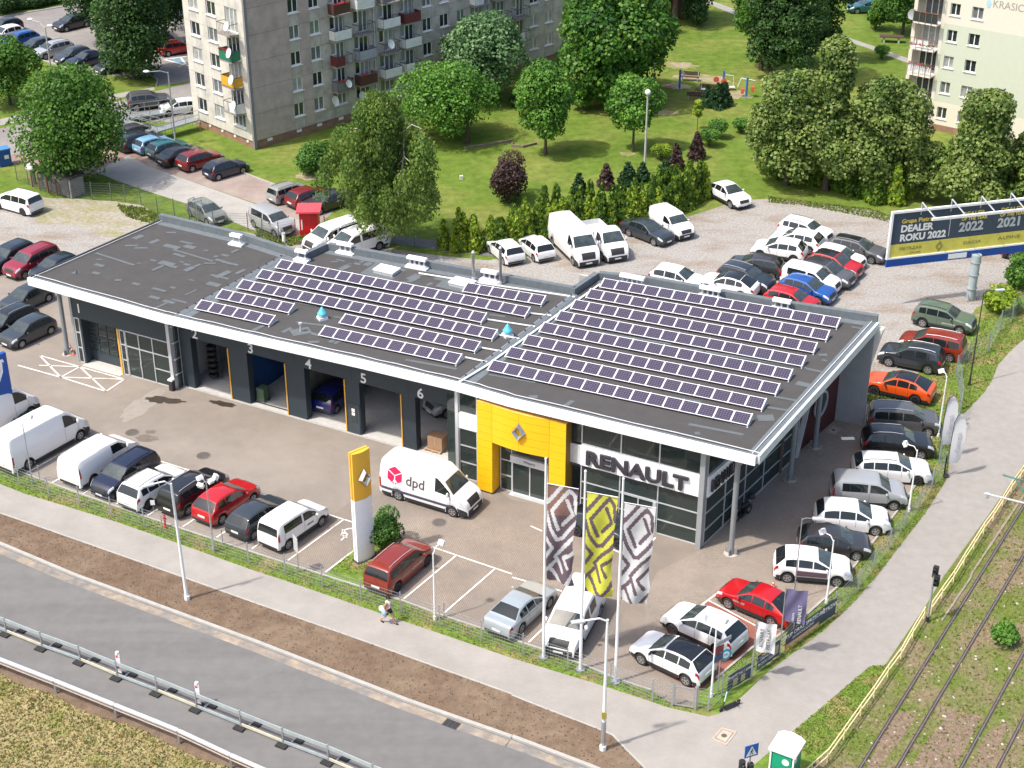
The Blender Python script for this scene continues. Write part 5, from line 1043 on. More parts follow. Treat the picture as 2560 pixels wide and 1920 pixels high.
car2('suv', 'anth', (25.63, 94.33), (27.90, 93.24), 'anthracite off roader behind the orange coupe', group=GG, rails='silver')
car1('mpv', 'copper', 'r', (29.84, 94.95), 154, 'copper red estate just behind the anthracite off roader', group=GG, rails='silver')
grn = car2('suv', 'green', (31.51, 99.12), (29.30, 100.33), 'sage green off roader alone on the gravel', group=GG)
car1('suv', 'red', 'r', (38.90, 112.07), -20, 'red car cut off by the right edge under the billboard', group=GG)
# crowd of cars on the gravel yard behind the building
car1('suv', 'white', 'f', (24.13, 114.78), -35, 'white off roader at the back of the crowd on the gravel', group=GG)
car1('captur', 'white', 'r', (23.28, 113.12), 152, 'white car squeezed between two white cars, tail to the right', group=GG)
car1('captur', 'white', 'r', (21.79, 111.41), 158, 'white crossover with black rear wheel in front of the other white ones', group=GG, dark=True)
car1('hatch', 'dgrey', 'r', (19.64, 108.35), 160, 'dark grey hatchback with its tail to the camouflaged van', group=GG, scale=1.05)
car1('suv', 'anth', 'f', (18.17, 105.78), -35, 'dark off roader behind the right roof corner, silver roof rails', group=GG, rails='silver')
make_car('coupesuv', 'white', (16.07, 106.19), radians(152), 'white car with a black roof right behind the parapet', group=GG, roof='black')
make_car('hatch', 'white', (12.37, 107.31), radians(-28), 'white hatchback directly behind the widest white roof vent', group=GG, scale=1.05)
car1('estate', 'grey', 'f', (27.79, 111.35), -32, 'grey estate with a black roof nearest the billboard', group=GG, rails='silver', roof='black')
car1('hatch', 'white', 'f', (25.86, 109.90), -33, 'white hatchback between the grey estate and the red crossover', group=GG)
car1('captur', 'red', 'f', (25.28, 108.35), -35, 'red crossover with a black roof in the crowd', group=GG, roof='black', rails='silver')
car1('hatch', 'grey', 'f', (24.31, 106.76), -36, 'grey hatchback beside the camouflaged white van', group=GG, roof='dgrey', scale=1.08)
car1('leisure', 'white', 'f', (23.13, 105.48), -32, 'all white rounded leisure van wrapped in film', cat='van', group=GG, clad=False)
car1('captur', 'blue', 'f', (22.43, 103.90), -34, 'bright blue crossover just behind the parapet', group=GG)
make_car('hatch', 'red', (20.35, 103.60), radians(-32), 'red car partly hidden by the roof edge', group=GG)
car2('coupesuv', 'white', (18.18, 122.92), (17.00, 124.92), 'white coupe crossover alone by the hedge at the back', group=GG)
car1('sedan', 'slate', 'f', (11.23, 114.89), -46, 'slate grey saloon beside the small white van', group=GG)
car1('smallvan', 'white', 'f', (12.80, 116.17), -60, 'small white panel van right of the slate saloon', cat='van', group=GG, name='parked_van')
car1('dropside', 'white', 'f', (6.99, 112.01), -69, 'white pick-up truck with a flat bed beside the high van', cat='truck', group=GG, name='parked_truck')
car1('bigvan', 'white', 'f', (4.70, 111.09), -69, 'tall white panel van with black bumper left of the flat bed truck', cat='van', group=GG, name='parked_van')
car1('hatch', 'white', 'r', (1.67, 111.79), 116, 'white hatchback left of the tall white van, tail to the building', group=GG)
car1('hatch', 'white', 'r', (-0.69, 111.20), 116, 'white hatchback beside the taller steel flue', group=GG)
car1('windowvan', 'white', 'r', (-10.47, 114.07), 222, 'white minibus with dark side windows nearest the birch', cat='van', group=GG, name='parked_van')
car1('windowvan', 'white', 'r', (-12.37, 115.17), 222, 'white minibus behind the first one, beside the red kiosk', cat='van', group=GG, name='parked_van')
# left of the building
car2('hatch', 'slate', (-33.94, 97.24), (-32.65, 99.09), 'slate grey hatchback nearest the left end of the building', group=GL_)
car1('hatch', 'slate', 'r', (-34.11, 104.59), 236, 'slate grey hatchback with white graphics on its rear door', group=GL_)
car1('estate', 'black', 'f', (-35.91, 98.27), 236, 'black estate with silver rails cut by the left edge', group=GL_, rails='silver')
car1('mpv', 'wine', 'f', (-36.96, 108.63), 236, 'wine red people carrier between two dark cars', group=GL_)
car1('hatch', 'anth', 'f', (-34.84, 107.83), 236, 'dark blue car peeking out behind the roof corner', group=GL_)
car1('suv', 'anth', 'f', (-38.85, 109.56), 236, 'dark blue crossover left of the wine red people carrier', group=GL_)
car2('mpv', 'white', (-42.85, 122.51), (-40.69, 121.19), 'white estate with black wheels on the rough ground at far left', dark=True, group=GL_)
car1('hatch', 'greygreen', 'f', (-24.95, 119.04), -48, 'grey green car on the lane behind the rear fence', group='cars on the rear lane')
car1('leisure', 'silver', 'f', (-19.11, 116.62), -46, 'silver leisure car with roof rails left of the red kiosk', group='cars on the rear lane', clad=False)
# parking strip by the lawn
car1('hatch', 'navy', 'r', (-25.64, 129.15), 43, 'navy hatchback at the right end of the parked row by the lawn', group=GB)
car1('hatch', 'darkred', 'r', (-28.29, 131.21), 44, 'dark red car next to the navy hatchback by the lawn', group=GB, scale=1.05)
car1('sedan', 'black', 'r', (-30.02, 132.51), 44, 'black saloon between the dark red and the teal car', group=GB)
car1('hatch', 'teal', 'r', (-31.65, 134.13), 44, 'teal green car beside the light blue one', group=GB)
car1('hatch', 'lblue', 'r', (-33.21, 135.47), 45, 'light blue hatchback in the parked row by the ramp', group=GB, scale=0.95)
car1('estate', 'anth', 'r', (-34.51, 136.29), 45, 'dark estate at the left of the row, beside the big maple', group=GB)
car1('hatch', 'dgrey', 'r', (-35.36, 138.55), 45, 'dark car half hidden between the maple and the steel ramp', group=GB)
car1('mpv', 'lgrey', 'r', (-19.28, 123.61), 45, 'small light grey van-like car left of the red one', group=GB, scale=0.85)
car1('hatch', 'darkred', 'r', (-17.56, 122.46), 44, 'dark red hatchback behind the red kiosk', group=GB)
car1('sedan', 'dgrey', 'f', (-15.94, 121.32), 222, 'dark saloon facing the kiosk under the birch', group=GB)
# upper left car park
car1('hatch', 'black', 'f', (-50.54, 175.65), 228, 'black car alone under the tree at the top of the car park', group=GU, scale=1.05)
car1('estate', 'blue', 'f', (-54.78, 168.59), 228, 'bright blue car in the upper left car park', group=GU)
car1('hatch', 'white', 'f', (-56.78, 171.38), 228, 'white car mostly behind the bright blue one', group=GU)
car1('hatch', 'anth', 'f', (-52.08, 166.43), 228, 'dark hatchback between the blue car and the silver estate', group=GU)
car1('estate', 'silver', 'f', (-50.12, 164.99), 228, 'silver estate in the upper left car park', group=GU)
car1('hatch', 'slate', 'f', (-47.26, 163.07), 228, 'slate car right of the silver estate', group=GU)
car1('sedan', 'navy', 'f', (-45.49, 161.47), 228, 'navy car partly under the dark tree', group=GU)
car1('hatch', 'slate', 'f', (-42.16, 159.46), 226, 'dark slate car at the foot of the large dark tree', group=GU)
car1('hatch', 'red', 'r', (-37.13, 166.04), 35, 'bright red car between the dark trees and the apartment block', group=GU)
car1('hatch', 'darkred', 'f', (-39.69, 168.28), 215, 'dark red car in the tree shade left of the bright red one', group=GU)
car1('hatch', 'black', 'f', (-57.76, 174.35), 228, 'black car at the left edge of the car park', group=GU)
car1('suv', 'grey', 'r', (-36.72, 147.81), 20, 'grey brown crossover on the street behind the maple', group='cars on the street')
make_car('hatch', 'white', (-32.40, 147.46), radians(200), 'white car beyond the steel access ramp', group='cars on the street', scale=0.95)
car1('sedan', 'teal', 'f', (40.63, 183.15), 185, 'dark teal saloon by the waste bins', group='cars near the bins')
make_car('hatch', 'slate', (35.17, 133.83), radians(215), 'dark car glimpsed between the lime trees', group='cars near the bins')
# workshop, forecourt
car1('hatch', 'dblue', 'r', (-11.26, 87.81), 62, 'deep blue car inside workshop bay four', group='cars inside the building', z=0.045)
car1('suv', 'silver', 'f', (-4.16, 87.17), 215, 'silver car inside workshop bay six', group='cars inside the building', z=0.045)
make_car('captur', 'lblue', (D0[0]+27.4*cos(DA)-3.2*sin(DA)*-1*-1, D0[1]+27.4*sin(DA)+3.2*cos(DA)), DA+0.1, 'pale blue show car behind the glass under the big lettering', group='cars inside the building', z=0.055)
make_car('captur', 'red', (D0[0]+31.0*cos(DA)-5.5*sin(DA), D0[1]+31.0*sin(DA)+5.5*cos(DA)), DA+2.0, 'red show car behind the glass of the showroom corner', group='cars inside the building', z=0.055)
car2('captur', 'slate', (5.83, 72.55), (3.73, 73.79), 'slate blue show car outside the showroom glass behind the flags', dark=True, roof='black')
dpd = car2('courier', 'white', (-3.48, 75.85), (-6.63, 77.57), 'white courier van with a red cube logo on its side', cat='van', name='delivery_van')
# courier van print on the side that faces us (right-hand side, y negative)
kit('courier'); stc = stations(T['courier']); xmc = T['courier']['L']-T['courier']['fo']-T['courier']['wb']/2
DPR = mat('raspberry_print', (0.62, 0.015, 0.09), 0.4, var=0.02); DPG = mat('dark_grey_print', (0.09, 0.075, 0.075), 0.5, var=0.02)
def sidey(x, z):
    for t in np.linspace(1, 5, 60):
        y, zz = surf(stc, x, t)
        if zz >= z: return y
    return surf(stc, x, 5)[0]
def on_side(x, z, off=0.012): return (x-xmc, -(sidey(x, z)+off), z)
hexp = [(cos(radians(90+60*k)), sin(radians(90+60*k))) for k in range(6)]; HX, HZ, HR = 1.08, 1.66, 0.60
cub = MB()
faces3 = [[(0,0), hexp[1], hexp[0], hexp[5]], [(0,0), hexp[1], hexp[2], hexp[3]], [(0,0), hexp[5], hexp[4], hexp[3]]]
for q in faces3:
    c = (sum(p[0] for p in q)/4, sum(p[1] for p in q)/4)
    cub.add([on_side(HX+HR*(c[0]+(p[0]-c[0])*0.88), HZ+HR*1.02*(c[1]+(p[1]-c[1])*0.88)) for p in q], [(0,1,2,3)])
cub.build('cube_logo', DPR, dpd)
lm = text_mesh('dpd', 0.86, 0.002, 0.016, DPG)
for v in lm.vertices: x, y = v.co.x+2.48, v.co.y+1.54; v.co = Vector(on_side(x, y, 0.014+v.co.z))
obj('lettering', lm, dpd)
MB().grid([[on_side(x, z, 0.02) for z in (0.62, 0.78)] for x in np.linspace(0.15, 4.9, 12)][::-1]).build('rub_strip', mat('violet_grey_rub_strip', (0.06,0.055,0.09), 0.5), dpd)
MB().box(4.3-xmc-0.6, 4.62-xmc, -0.75, 0.75, 1.36, 1.45).build('dashboard', mat('amber_dash', (0.45,0.26,0.05), 0.6), dpd)
def side_print(t, k, x, z, body, size, m, sx=1.0, rot=0.0):
    st_ = stations(T[k]); xm_ = T[k]['L']-T[k]['fo']-T[k]['wb']/2; me = text_mesh(body, size, 0.001, 0.004, m, sx=sx); sgn = rot
    for v in me.vertices:
        xx = x+v.co.x*(1 if sgn == 0 else -1); zz = z+v.co.y; y = T[k]['W']/2
        for q in np.linspace(1, 3.2, 40):
            y_, z_ = surf(st_, xx, q)
            if z_ >= zz: y = y_; break
        v.co = Vector((xx-xm_, (-(y+0.016) if sgn == 0 else y+0.016), zz))
    obj('lettering', me, t)
side_print(meg, 'coupesuv', 3.0, 0.80, 'RENAULT', 0.17, WHITE, rot=1); side_print(jog, 'mpv', 2.6, 0.75, 'DACIA JOGGER', 0.14, WHITE); side_print(grn, 'suv', 2.7, 0.72, 'DACIA DUSTER', 0.14, WHITE); side_print(dok, 'leisure', 2.6, 0.80, 'SERWIS', 0.15, DPG)
for xa in (1.72,): 
    stq = stations(T['captur']); xmq = T['captur']['L']-T['captur']['fo']-T['captur']['wb']/2
    me = MB().grid(patch(stq, 1.25, 2.85, 1.15, 2.1, 0.025, -1, 8, 3)).mesh('door_bump', mat('plum_door_bump', (0.10,0.06,0.08), 0.5)); me.transform(Matrix.Translation((-xmq,0,0))); obj('door_bump', me, cac)

# ================================================================ TREES AND SHRUBS
def lm(n, c, tr=0.35): return leafmat('leaf_'+n, c, tr)
LEAF = dict(
    maple=[lm('maple_a', (0.069,0.172,0.019)), lm('maple_b', (0.103,0.214,0.025)), lm('maple_c', (0.044,0.124,0.017))],
    dark=[lm('dark_a', (0.041,0.103,0.022)), lm('dark_b', (0.062,0.138,0.028)), lm('dark_c', (0.025,0.069,0.017))],
    birch=[lm('birch_a', (0.15,0.24,0.045), 0.45), lm('birch_b', (0.21,0.30,0.06), 0.45), lm('birch_c', (0.09,0.17,0.03), 0.45)],
    chestnut=[lm('chestnut_a', (0.062,0.172,0.019)), lm('chestnut_b', (0.124,0.241,0.030)), lm('chestnut_c', (0.030,0.103,0.017))],
    silver=[lm('silver_a', (0.117,0.228,0.083)), lm('silver_b', (0.221,0.345,0.166)), lm('silver_c', (0.062,0.145,0.048))],
    fresh=[lm('fresh_a', (0.103,0.241,0.030)), lm('fresh_b', (0.145,0.297,0.039)), lm('fresh_c', (0.055,0.159,0.022))],
    lime=[lm('lime_a', (0.115,0.185,0.030)), lm('lime_b', (0.22,0.29,0.075)), lm('lime_c', (0.060,0.120,0.020))],
    thuja=[lm('thuja_a', (0.103,0.200,0.019)), lm('thuja_b', (0.207,0.297,0.025)), lm('thuja_c', (0.041,0.103,0.017))],
    bright=[lm('bright_a', (0.235,0.345,0.028)), lm('bright_b', (0.331,0.414,0.034)), lm('bright_c', (0.110,0.207,0.022))],
    purple=[lm('purple_a', (0.062,0.036,0.033)), lm('purple_b', (0.117,0.066,0.050)), lm('purple_c', (0.030,0.019,0.021))],
    shrub=[lm('shrub_a', (0.076,0.186,0.028)), lm('shrub_b', (0.110,0.228,0.034)), lm('shrub_c', (0.039,0.110,0.019))],
    darkcone=[lm('cone_a', (0.028,0.083,0.028)), lm('cone_b', (0.041,0.110,0.034)), lm('cone_c', (0.017,0.052,0.019))])
def leaves(name, blobs, n, size, kind, seed, stretch=1.0, up=0.35, w=(0.5, 0.25, 0.25), inner=0.72):
    """blobs: (x, y, z, r, rz); leaf quads spread over the outer shell of each blob"""
    r = np.random.RandomState(seed); B = np.array(blobs, dtype=float); p = B[:, 3]**2; p /= p.sum()
    k = r.choice(len(B), n, p=p); d = r.normal(size=(n, 3)); d /= np.linalg.norm(d, axis=1)[:, None]
    d[:, 2] = np.where(d[:, 2] < -0.2, d[:, 2]*np.where(r.rand(n) < 0.5, -1, 1), d[:, 2])
    rad = B[k, 3]*(inner+(1.08-inner)*r.rand(n)**0.7); P = B[k, :3] + np.stack([d[:, 0]*rad, d[:, 1]*rad, d[:, 2]*rad*B[k, 4]/B[k, 3]], 1)
    N = d + r.normal(size=(n, 3))*0.65; N[:, 2] += up; N /= np.linalg.norm(N, axis=1)[:, None]
    a = r.normal(size=(n, 3)); U = np.cross(N, a); U /= np.linalg.norm(U, axis=1)[:, None]; V = np.cross(N, U)
    if stretch > 1: V = V*0.75 + np.array([0, 0, -1.0]); V /= np.linalg.norm(V, axis=1)[:, None]; U = np.cross(N, V); U /= np.maximum(np.linalg.norm(U, axis=1), 1e-3)[:, None]
    s = size*(0.6+0.8*r.rand(n))[:, None]/2; sv = s*stretch
    q = np.stack([P+U*s, P+V*sv*1.15+N*s*0.25, P-U*s, P-V*sv*0.9], 1)
    # clumps share a tone so that light and dark bunches read; that contrast is put into the leaf colour
    tone = (k*7919 + r.randint(0, 2, n)*13) % 100/100.0
    mi = np.where(r.rand(n) < 0.55, np.where(tone < w[1]*1.4, 1, np.where(tone > 1-w[2]*1.3, 2, 0)), r.choice(3, n, p=w))
    return np_mesh(name, q.reshape(-1, 3), 4, LEAF[kind], mi)
def blobs_for(R, z0, z1, n, seed, br=0.42, prof=None, cx=0.0, cy=0.0):
    r = random.Random(seed); out = []; H = z1-z0
    for i in range(n):
        u = (i+0.5)/n; z = z0+H*(0.10+0.82*u); t = (z-z0)/H
        pr = (prof(t) if prof else (sin(pi*min(1, max(0.0, t*0.86+0.10)))**0.6)); a = i*2.399963+r.uniform(-0.5, 0.5)
        b = R*br*(0.65+0.6*r.random())*(0.75+0.35*pr); q = max(0.0, R*pr-b*0.75)*(0.72+0.33*r.random()) if i % 5 else R*pr*0.2
        out.append((cx+q*cos(a), cy+q*sin(a), z, b, b*0.80))
    return out
def limbs(mb, trunk_top, zt, r0, blobs, n=9, base=(0, 0, 0), lean=(0, 0)):
    tx, ty = base[0]+lean[0], base[1]+lean[1]
    mb.cyl((base[0], base[1], -0.05), (base[0]+lean[0]*0.5, base[1]+lean[1]*0.5, zt*0.5), r0*1.25, r0*0.92, 9); mb.cyl((base[0]+lean[0]*0.5, base[1]+lean[1]*0.5, zt*0.5), (tx, ty, zt), r0*0.92, r0*0.75, 9)
    mb.cyl((tx, ty, zt), (tx, ty, trunk_top), r0*0.75, r0*0.18, 7)
    for b in blobs[::max(1, len(blobs)//n)]:
        z = zt+(b[2]-zt)*0.35; 
        if z > trunk_top: z = trunk_top*0.95
        z = max(z, zt*0.8); f = 1-min(1, (z-zt)/(trunk_top-zt+0.01))*0.8
        mid = (tx+(b[0]-tx)*0.5, ty+(b[1]-ty)*0.5, z+(b[2]-z)*0.35); mb.cyl((tx, ty, z), mid, r0*0.42*f+0.02, r0*0.25*f+0.015, 6); mb.cyl(mid, b[:3], r0*0.25*f+0.015, 0.015, 5)
GT = 'trees on the park lawn'
def tree(kind, p, H, R, z0, n, leaf, lab, r0=0.18, nb=26, seed=1, name='tree', group=None, bark=None, prof=None, br=0.42, cx=0.0, cy=0.0, inner=0.72, w=(0.5, 0.25, 0.25), lean=(0, 0)):
    t = thing(name, (*p, 0), 0, lab, 'tree', group)
    B = blobs_for(R, z0, H, nb, seed, br, prof, cx+lean[0], cy+lean[1]); obj('crown', leaves('crown', B, n, leaf, kind, seed, w=w, inner=inner), t)
    mb = MB(); limbs(mb, z0+(H-z0)*0.75, max(z0+0.3, 0.5) if z0 > 1 else z0+0.8, r0, B, lean=lean); mb.build('trunk', bark or BARK, t, smooth=True, ang=60)
    return t
tree('maple', (-37.84, 128.60), 9.6, 4.8, 0.9, 24000, 0.24, 'wide round green maple standing left of the lane behind the dealership', 0.28, 40, 3, 'maple_tree')
tree('maple', (-49.73, 149.93), 6.2, 3.3, 1.2, 9000, 0.24, 'small round tree at the left edge between street and car park', 0.16, 22, 4, 'maple_tree')
tree('dark', (-38.99, 158.36), 11.0, 3.9, 0.4, 20000, 0.24, 'big dark tree with dense foliage to the ground at the car park', 0.4, 40, 5, 'lime_tree', prof=lambda t: 0.55+0.45*sin(pi*min(1, t*0.8+0.15)))
tree('dark', (-45.74, 170.93), 11.5, 3.6, 2.5, 13000, 0.25, 'dark tree at the top of the car park beside the lone black car', 0.25, 28, 6, 'lime_tree')
tree('dark', (-37.75, 168.72), 12.0, 4.2, 2.0, 15000, 0.25, 'dark tree left of the apartment block, above the bright red car', 0.25, 30, 7, 'lime_tree')
tree('dark', (-36.99, 176.46), 12.5, 3.8, 2.0, 10000, 0.27, 'dark tree touching the corner of the grey apartment block', 0.25, 26, 8, 'lime_tree')
tree('dark', (-45.17, 181.30), 11.0, 4.0, 2.0, 9000, 0.27, 'farthest dark tree at the top of the car park', 0.25, 26, 88, 'lime_tree')
tree('chestnut', (9.78, 150.46), 12.2, 6.2, 1.2, 32000, 0.33, 'largest chestnut tree with big leaf clusters in the park', 0.35, 52, 9, 'chestnut_tree', GT, br=0.34)
tree('silver', (-2.91, 150.82), 8.2, 4.4, 1.8, 15000, 0.26, 'silvery green tree right in front of the grey apartment block', 0.25, 32, 10, 'silver_leaved_tree', GT)
tree('fresh', (-4.11, 138.70), 6.6, 4.5, 1.6, 16000, 0.22, 'spreading low green tree between birch and silvery tree', 0.2, 30, 11, 'fruit_tree', GT, cx=-2.0, cy=0.4)
tree('fresh', (3.06, 135.62), 8.6, 2.9, 1.8, 12000, 0.22, 'slender green tree with a short trunk, left of the leaning one', 0.15, 26, 12, 'park_tree', GT)
tree('fresh', (11.08, 136.54), 6.9, 2.5, 2.3, 9500, 0.22, 'green tree with a thin bent trunk left of the park lamp', 0.12, 24, 13, 'park_tree', GT)
tree('bright', (17.59, 142.56), 2.9, 0.62, 1.2, 1300, 0.16, 'young bright green sapling near the row of dwarf thujas', 0.035, 7, 14, 'sapling', GT)
tree('fresh', (6.92, 147.98), 3.0, 1.5, 0.5, 3000, 0.2, 'small green tree under the edge of the chestnut', 0.06, 12, 141, 'park_tree', GT)
tree('maple', (26.26, 161.35), 11.5, 3.6, 3.4, 13000, 0.25, 'tall park tree with a dark leaning trunk left of the poplars', 0.22, 28, 15, 'park_tree', GT)
tree('dark', (18.69, 178.12), 12.5, 4.3, 5.0, 11000, 0.27, 'dark tree with a leaning forked trunk beside the wooden shed', 0.32, 26, 16, 'park_tree', GT)
tree('dark', (21.33, 178.61), 4.2, 2.0, 0.3, 3500, 0.24, 'dark rounded shrub tree near the park path', 0.1, 14, 161, 'park_tree', GT)
pop = lambda t: 0.55+0.45*sin(pi*min(1, t*0.75+0.12))
tree('dark', (26.48, 157.58), 14.0, 2.7, 0.8, 12000, 0.24, 'dark poplar, leftmost of the three behind the limes', 0.25, 34, 17, 'poplar_tree', GT, prof=pop)
tree('dark', (28.98, 156.03), 15.5, 2.9, 0.8, 13000, 0.24, 'dark poplar, middle one behind the limes', 0.25, 34, 18, 'poplar_tree', GT, prof=pop)
tree('dark', (33.08, 163.19), 13.0, 2.5, 0.8, 10000, 0.24, 'dark poplar, rightmost of the three behind the limes', 0.25, 30, 19, 'poplar_tree', GT, prof=pop)
GLM = 'flowering limes behind the gravel yard'; wl = (0.38, 0.40, 0.22)
tree('lime', (23.83, 128.22), 10.2, 3.9, 1.0, 20000, 0.26, 'flowering lime tree, leftmost of the group, beside the hedge', 0.25, 42, 20, 'lime_tree', GLM, w=wl, br=0.36)
tree('lime', (26.98, 126.89), 14.0, 3.4, 1.0, 22000, 0.26, 'tallest flowering lime tree with a pointed crown', 0.3, 46, 21, 'lime_tree', GLM, prof=lambda t: (1.0-0.72*t)*(0.8+0.2*sin(9*t)) if t > 0.1 else 0.8, w=wl, br=0.36)
tree('lime', (31.28, 126.34), 10.3, 4.0, 1.0, 22000, 0.26, 'broad flowering lime tree left of the cream apartment block', 0.28, 42, 22, 'lime_tree', GLM, w=wl, br=0.36)
tree('lime', (38.59, 122.44), 10.4, 4.6, 0.9, 25000, 0.26, 'conical flowering lime tree in front of the cream wall', 0.3, 46, 23, 'lime_tree', GLM, prof=lambda t: (1.0-0.68*t)*(0.85+0.15*sin(8*t)) if t > 0.12 else 0.85, w=wl, br=0.34)
tree('lime', (43.29, 121.57), 6.8, 3.0, 0.6, 9000, 0.26, 'low flowering lime cut off by the right edge above the billboard', 0.2, 24, 24, 'lime_tree', GLM, w=wl)
tree('lime', (35.02, 124.68), 5.0, 2.2, 0.5, 6000, 0.24, 'low lime filling the gap between the broad and the conical one', 0.12, 18, 25, 'lime_tree', GLM, w=wl)
tree('maple', (44.08, 174.58), 10.0, 2.9, 0.9, 10000, 0.25, 'green tree touching the left side of the cream apartment block', 0.2, 26, 26, 'park_tree', GT)
# the birch: hanging foliage, two pale stems
t = thing('birch_tree', (*(-9.95, 114.82), 0), 0, 'tall weeping birch with two white stems behind the dealership', 'tree')
r = random.Random(31); B = []
for i in range(74):
    u = i/73.0; z = 2.4+9.2*u; a = i*2.4; pr = (sin(pi*min(1, u*0.70+0.28))**0.8); q = 4.5*pr*(0.35+0.68*r.random()) if i % 4 else 1.0*pr
    B.append((q*cos(a)-0.3, q*sin(a), z, 0.70+0.5*r.random(), 1.0+0.7*r.random()))
obj('crown', leaves('crown', B, 36000, 0.17, 'birch', 31, stretch=1.35, inner=0.45, up=0.6), t)
mb = MB()
for (x1, y1, x2, y2, zt) in ((-0.1, 0.0, -0.9, 0.3, 10.8), (0.5, 0.2, 1.6, 0.0, 9.6)):
    mb.tube([(0, 0, -0.05), (x1, y1, 1.5), ((x1+x2)/2, (y1+y2)/2, 4.5), (x2, y2, 7.5), (x2*1.05, y2, zt)], [0.20, 0.15, 0.12, 0.08, 0.02], 8)
    for k in range(9):
        z = 2.6+k*0.85; a = k*2.2+x1; f = (z-1.5)/9; bx, by = x1+(x2-x1)*min(1, f), y1+(y2-y1)*min(1, f); mb.tube([(bx, by, z), (bx+1.2*cos(a), by+1.2*sin(a), z+1.0), (bx+2.3*cos(a), by+2.3*sin(a), z+0.9)], [0.05, 0.03, 0.012], 5)
mb.build('trunk', BIRCHB, t, smooth=True, ang=60)
def shrub(kind, p, R, H, lab, n=2500, leaf=0.17, seed=1, name='shrub', group=None, z0=0.15, flat=False):
    t = thing(name, (*p, 0), 0, lab, 'shrub', group); r = random.Random(seed); B = []
    for i in range(14):
        a = i*2.4; q = R*0.55*((i % 4)/3.0); b = R*(0.42+0.2*r.random()); z = z0+ (H-z0)*(0.25+0.5*((i*5) % 14)/13)
        B.append((q*cos(a), q*sin(a), min(z, H-b*0.7), b, min(b, (H-z0)*0.4) if not flat else b*0.45))
    obj('crown', leaves('crown', B, n, leaf, kind, seed), t)
    mb = MB()
    for k in range(4): mb.cyl((0, 0, -0.02), (R*0.4*cos(k*1.6), R*0.4*sin(k*1.6), H*0.6), 0.05, 0.02, 5)
    mb.build('stem', BARK, t); return t
shrub('shrub', (-7.09, 72.61), 1.15, 2.3, 'dense round dark green bush on the grass island behind the pylon', 6500, 0.11, 41, 'round_bush')
shrub('shrub', (-17.76, 130.93), 1.9, 2.5, 'larger round bush on the lawn left of the birch', 5000, 0.17, 42, 'round_bush'); shrub('maple', (-16.75, 133.98), 1.45, 1.7, 'lower clipped bush right behind the larger one left of the birch', 3500, 0.15, 43, 'round_bush')
shrub('purple', (-0.37, 124.23), 2.1, 3.9, 'dark purple leaved bush on the lawn right of the birch', 8500, 0.17, 44, 'purple_bush')
for i, (p, R_, H_, lab) in enumerate([((13.50, 134.42), 0.95, 1.45, 'clipped yellow green shrub nearest the park lamp'), ((18.18, 137.92), 1.05, 1.6, 'clipped mushroom shaped shrub between dark conifer and sapling'), ((19.24, 140.13), 0.95, 1.8, 'clipped shrub behind the mushroom shaped one'), ((21.59, 141.58), 0.85, 1.35, 'clipped shrub with a bare leg beside the leftmost lime'), ((39.82, 165.37), 0.85, 1.4, 'clipped shrub beside the path to the cream block')]):
    t = thing('clipped_shrub', (*p, 0), 0, lab, 'shrub', 'clipped shrubs on the lawn'); B = [(R_*0.5*cos(a), R_*0.5*sin(a), H_*0.68, R_*0.5, H_*0.30) for a in (0, 1.05, 2.1, 3.14, 4.2, 5.2)] + [(0, 0, H_*0.7, R_*0.6, H_*0.3), (0, 0, H_*0.42, R_*0.4, H_*0.3)]
    obj('crown', leaves('crown', B, 2600, 0.13, ('bright' if i == 0 else 'fresh'), 50+i), t); MB().cyl((0,0,0), (0,0,H_*0.5), 0.12, 0.2, 6).build('trunk', BARK, t)
shrub('maple', (41.37, 176.36), 1.5, 3.6, 'upright green bush near the bench in front of the bins', 3500, 0.2, 61); shrub('shrub', (43.74, 181.05), 1.6, 1.3, 'low hedge bush below the bin yard', 2200, 0.2, 62)
shrub('bright', (35.54, 103.41), 1.7, 1.6, 'yellow green bush by the side fence at the right', 3500, 0.2, 63); shrub('fresh', (37.83, 107.00), 1.3, 2.2, 'upright weedy bush at the right edge of the gravel', 2500, 0.18, 64); shrub('fresh', (39.34, 110.80), 1.1, 1.3, 'small bush at the gravel edge below the billboard end', 1500, 0.18, 65)
shrub('fresh', (25.14, 64.34), 0.9, 0.9, 'leafy clump of weeds between the tram tracks', 1600, 0.16, 66)
shrub('darkcone', (-31.07, 86.80), 0.8, 0.7, 'low dark shrub at the foot of the blue pylon', 1200, 0.13, 67)
shrub('dark', (0.69, 149.93), 1.5, 1.0, 'low dark hedge at the foot of the apartment block', 1800, 0.2, 68)
for i, (a, b) in enumerate([([(-59.19, 185.08), (-56.92, 185.86)], 0), ([(-56.95, 185.96), (-54.55, 188.48)], 0)]):
    A, Bp = a; t = thing('hedge', (*A, 0), dirn(A, Bp), ['clipped hedge at the top left edge beyond the car park', 'clipped hedge right of the first one at the top'][i], 'hedge'); W_ = dist(A, Bp)
    obj('foliage', leaves('foliage', [(x, 0, 0.8, 0.8, 0.75) for x in np.arange(0.3, W_, 0.7)], 5000, 0.2, 'dark', 70+i), t)
shrub('dark', (-59.93, 183.81), 2.2, 2.4, 'dark bush in the top left corner', 3500, 0.22, 72)
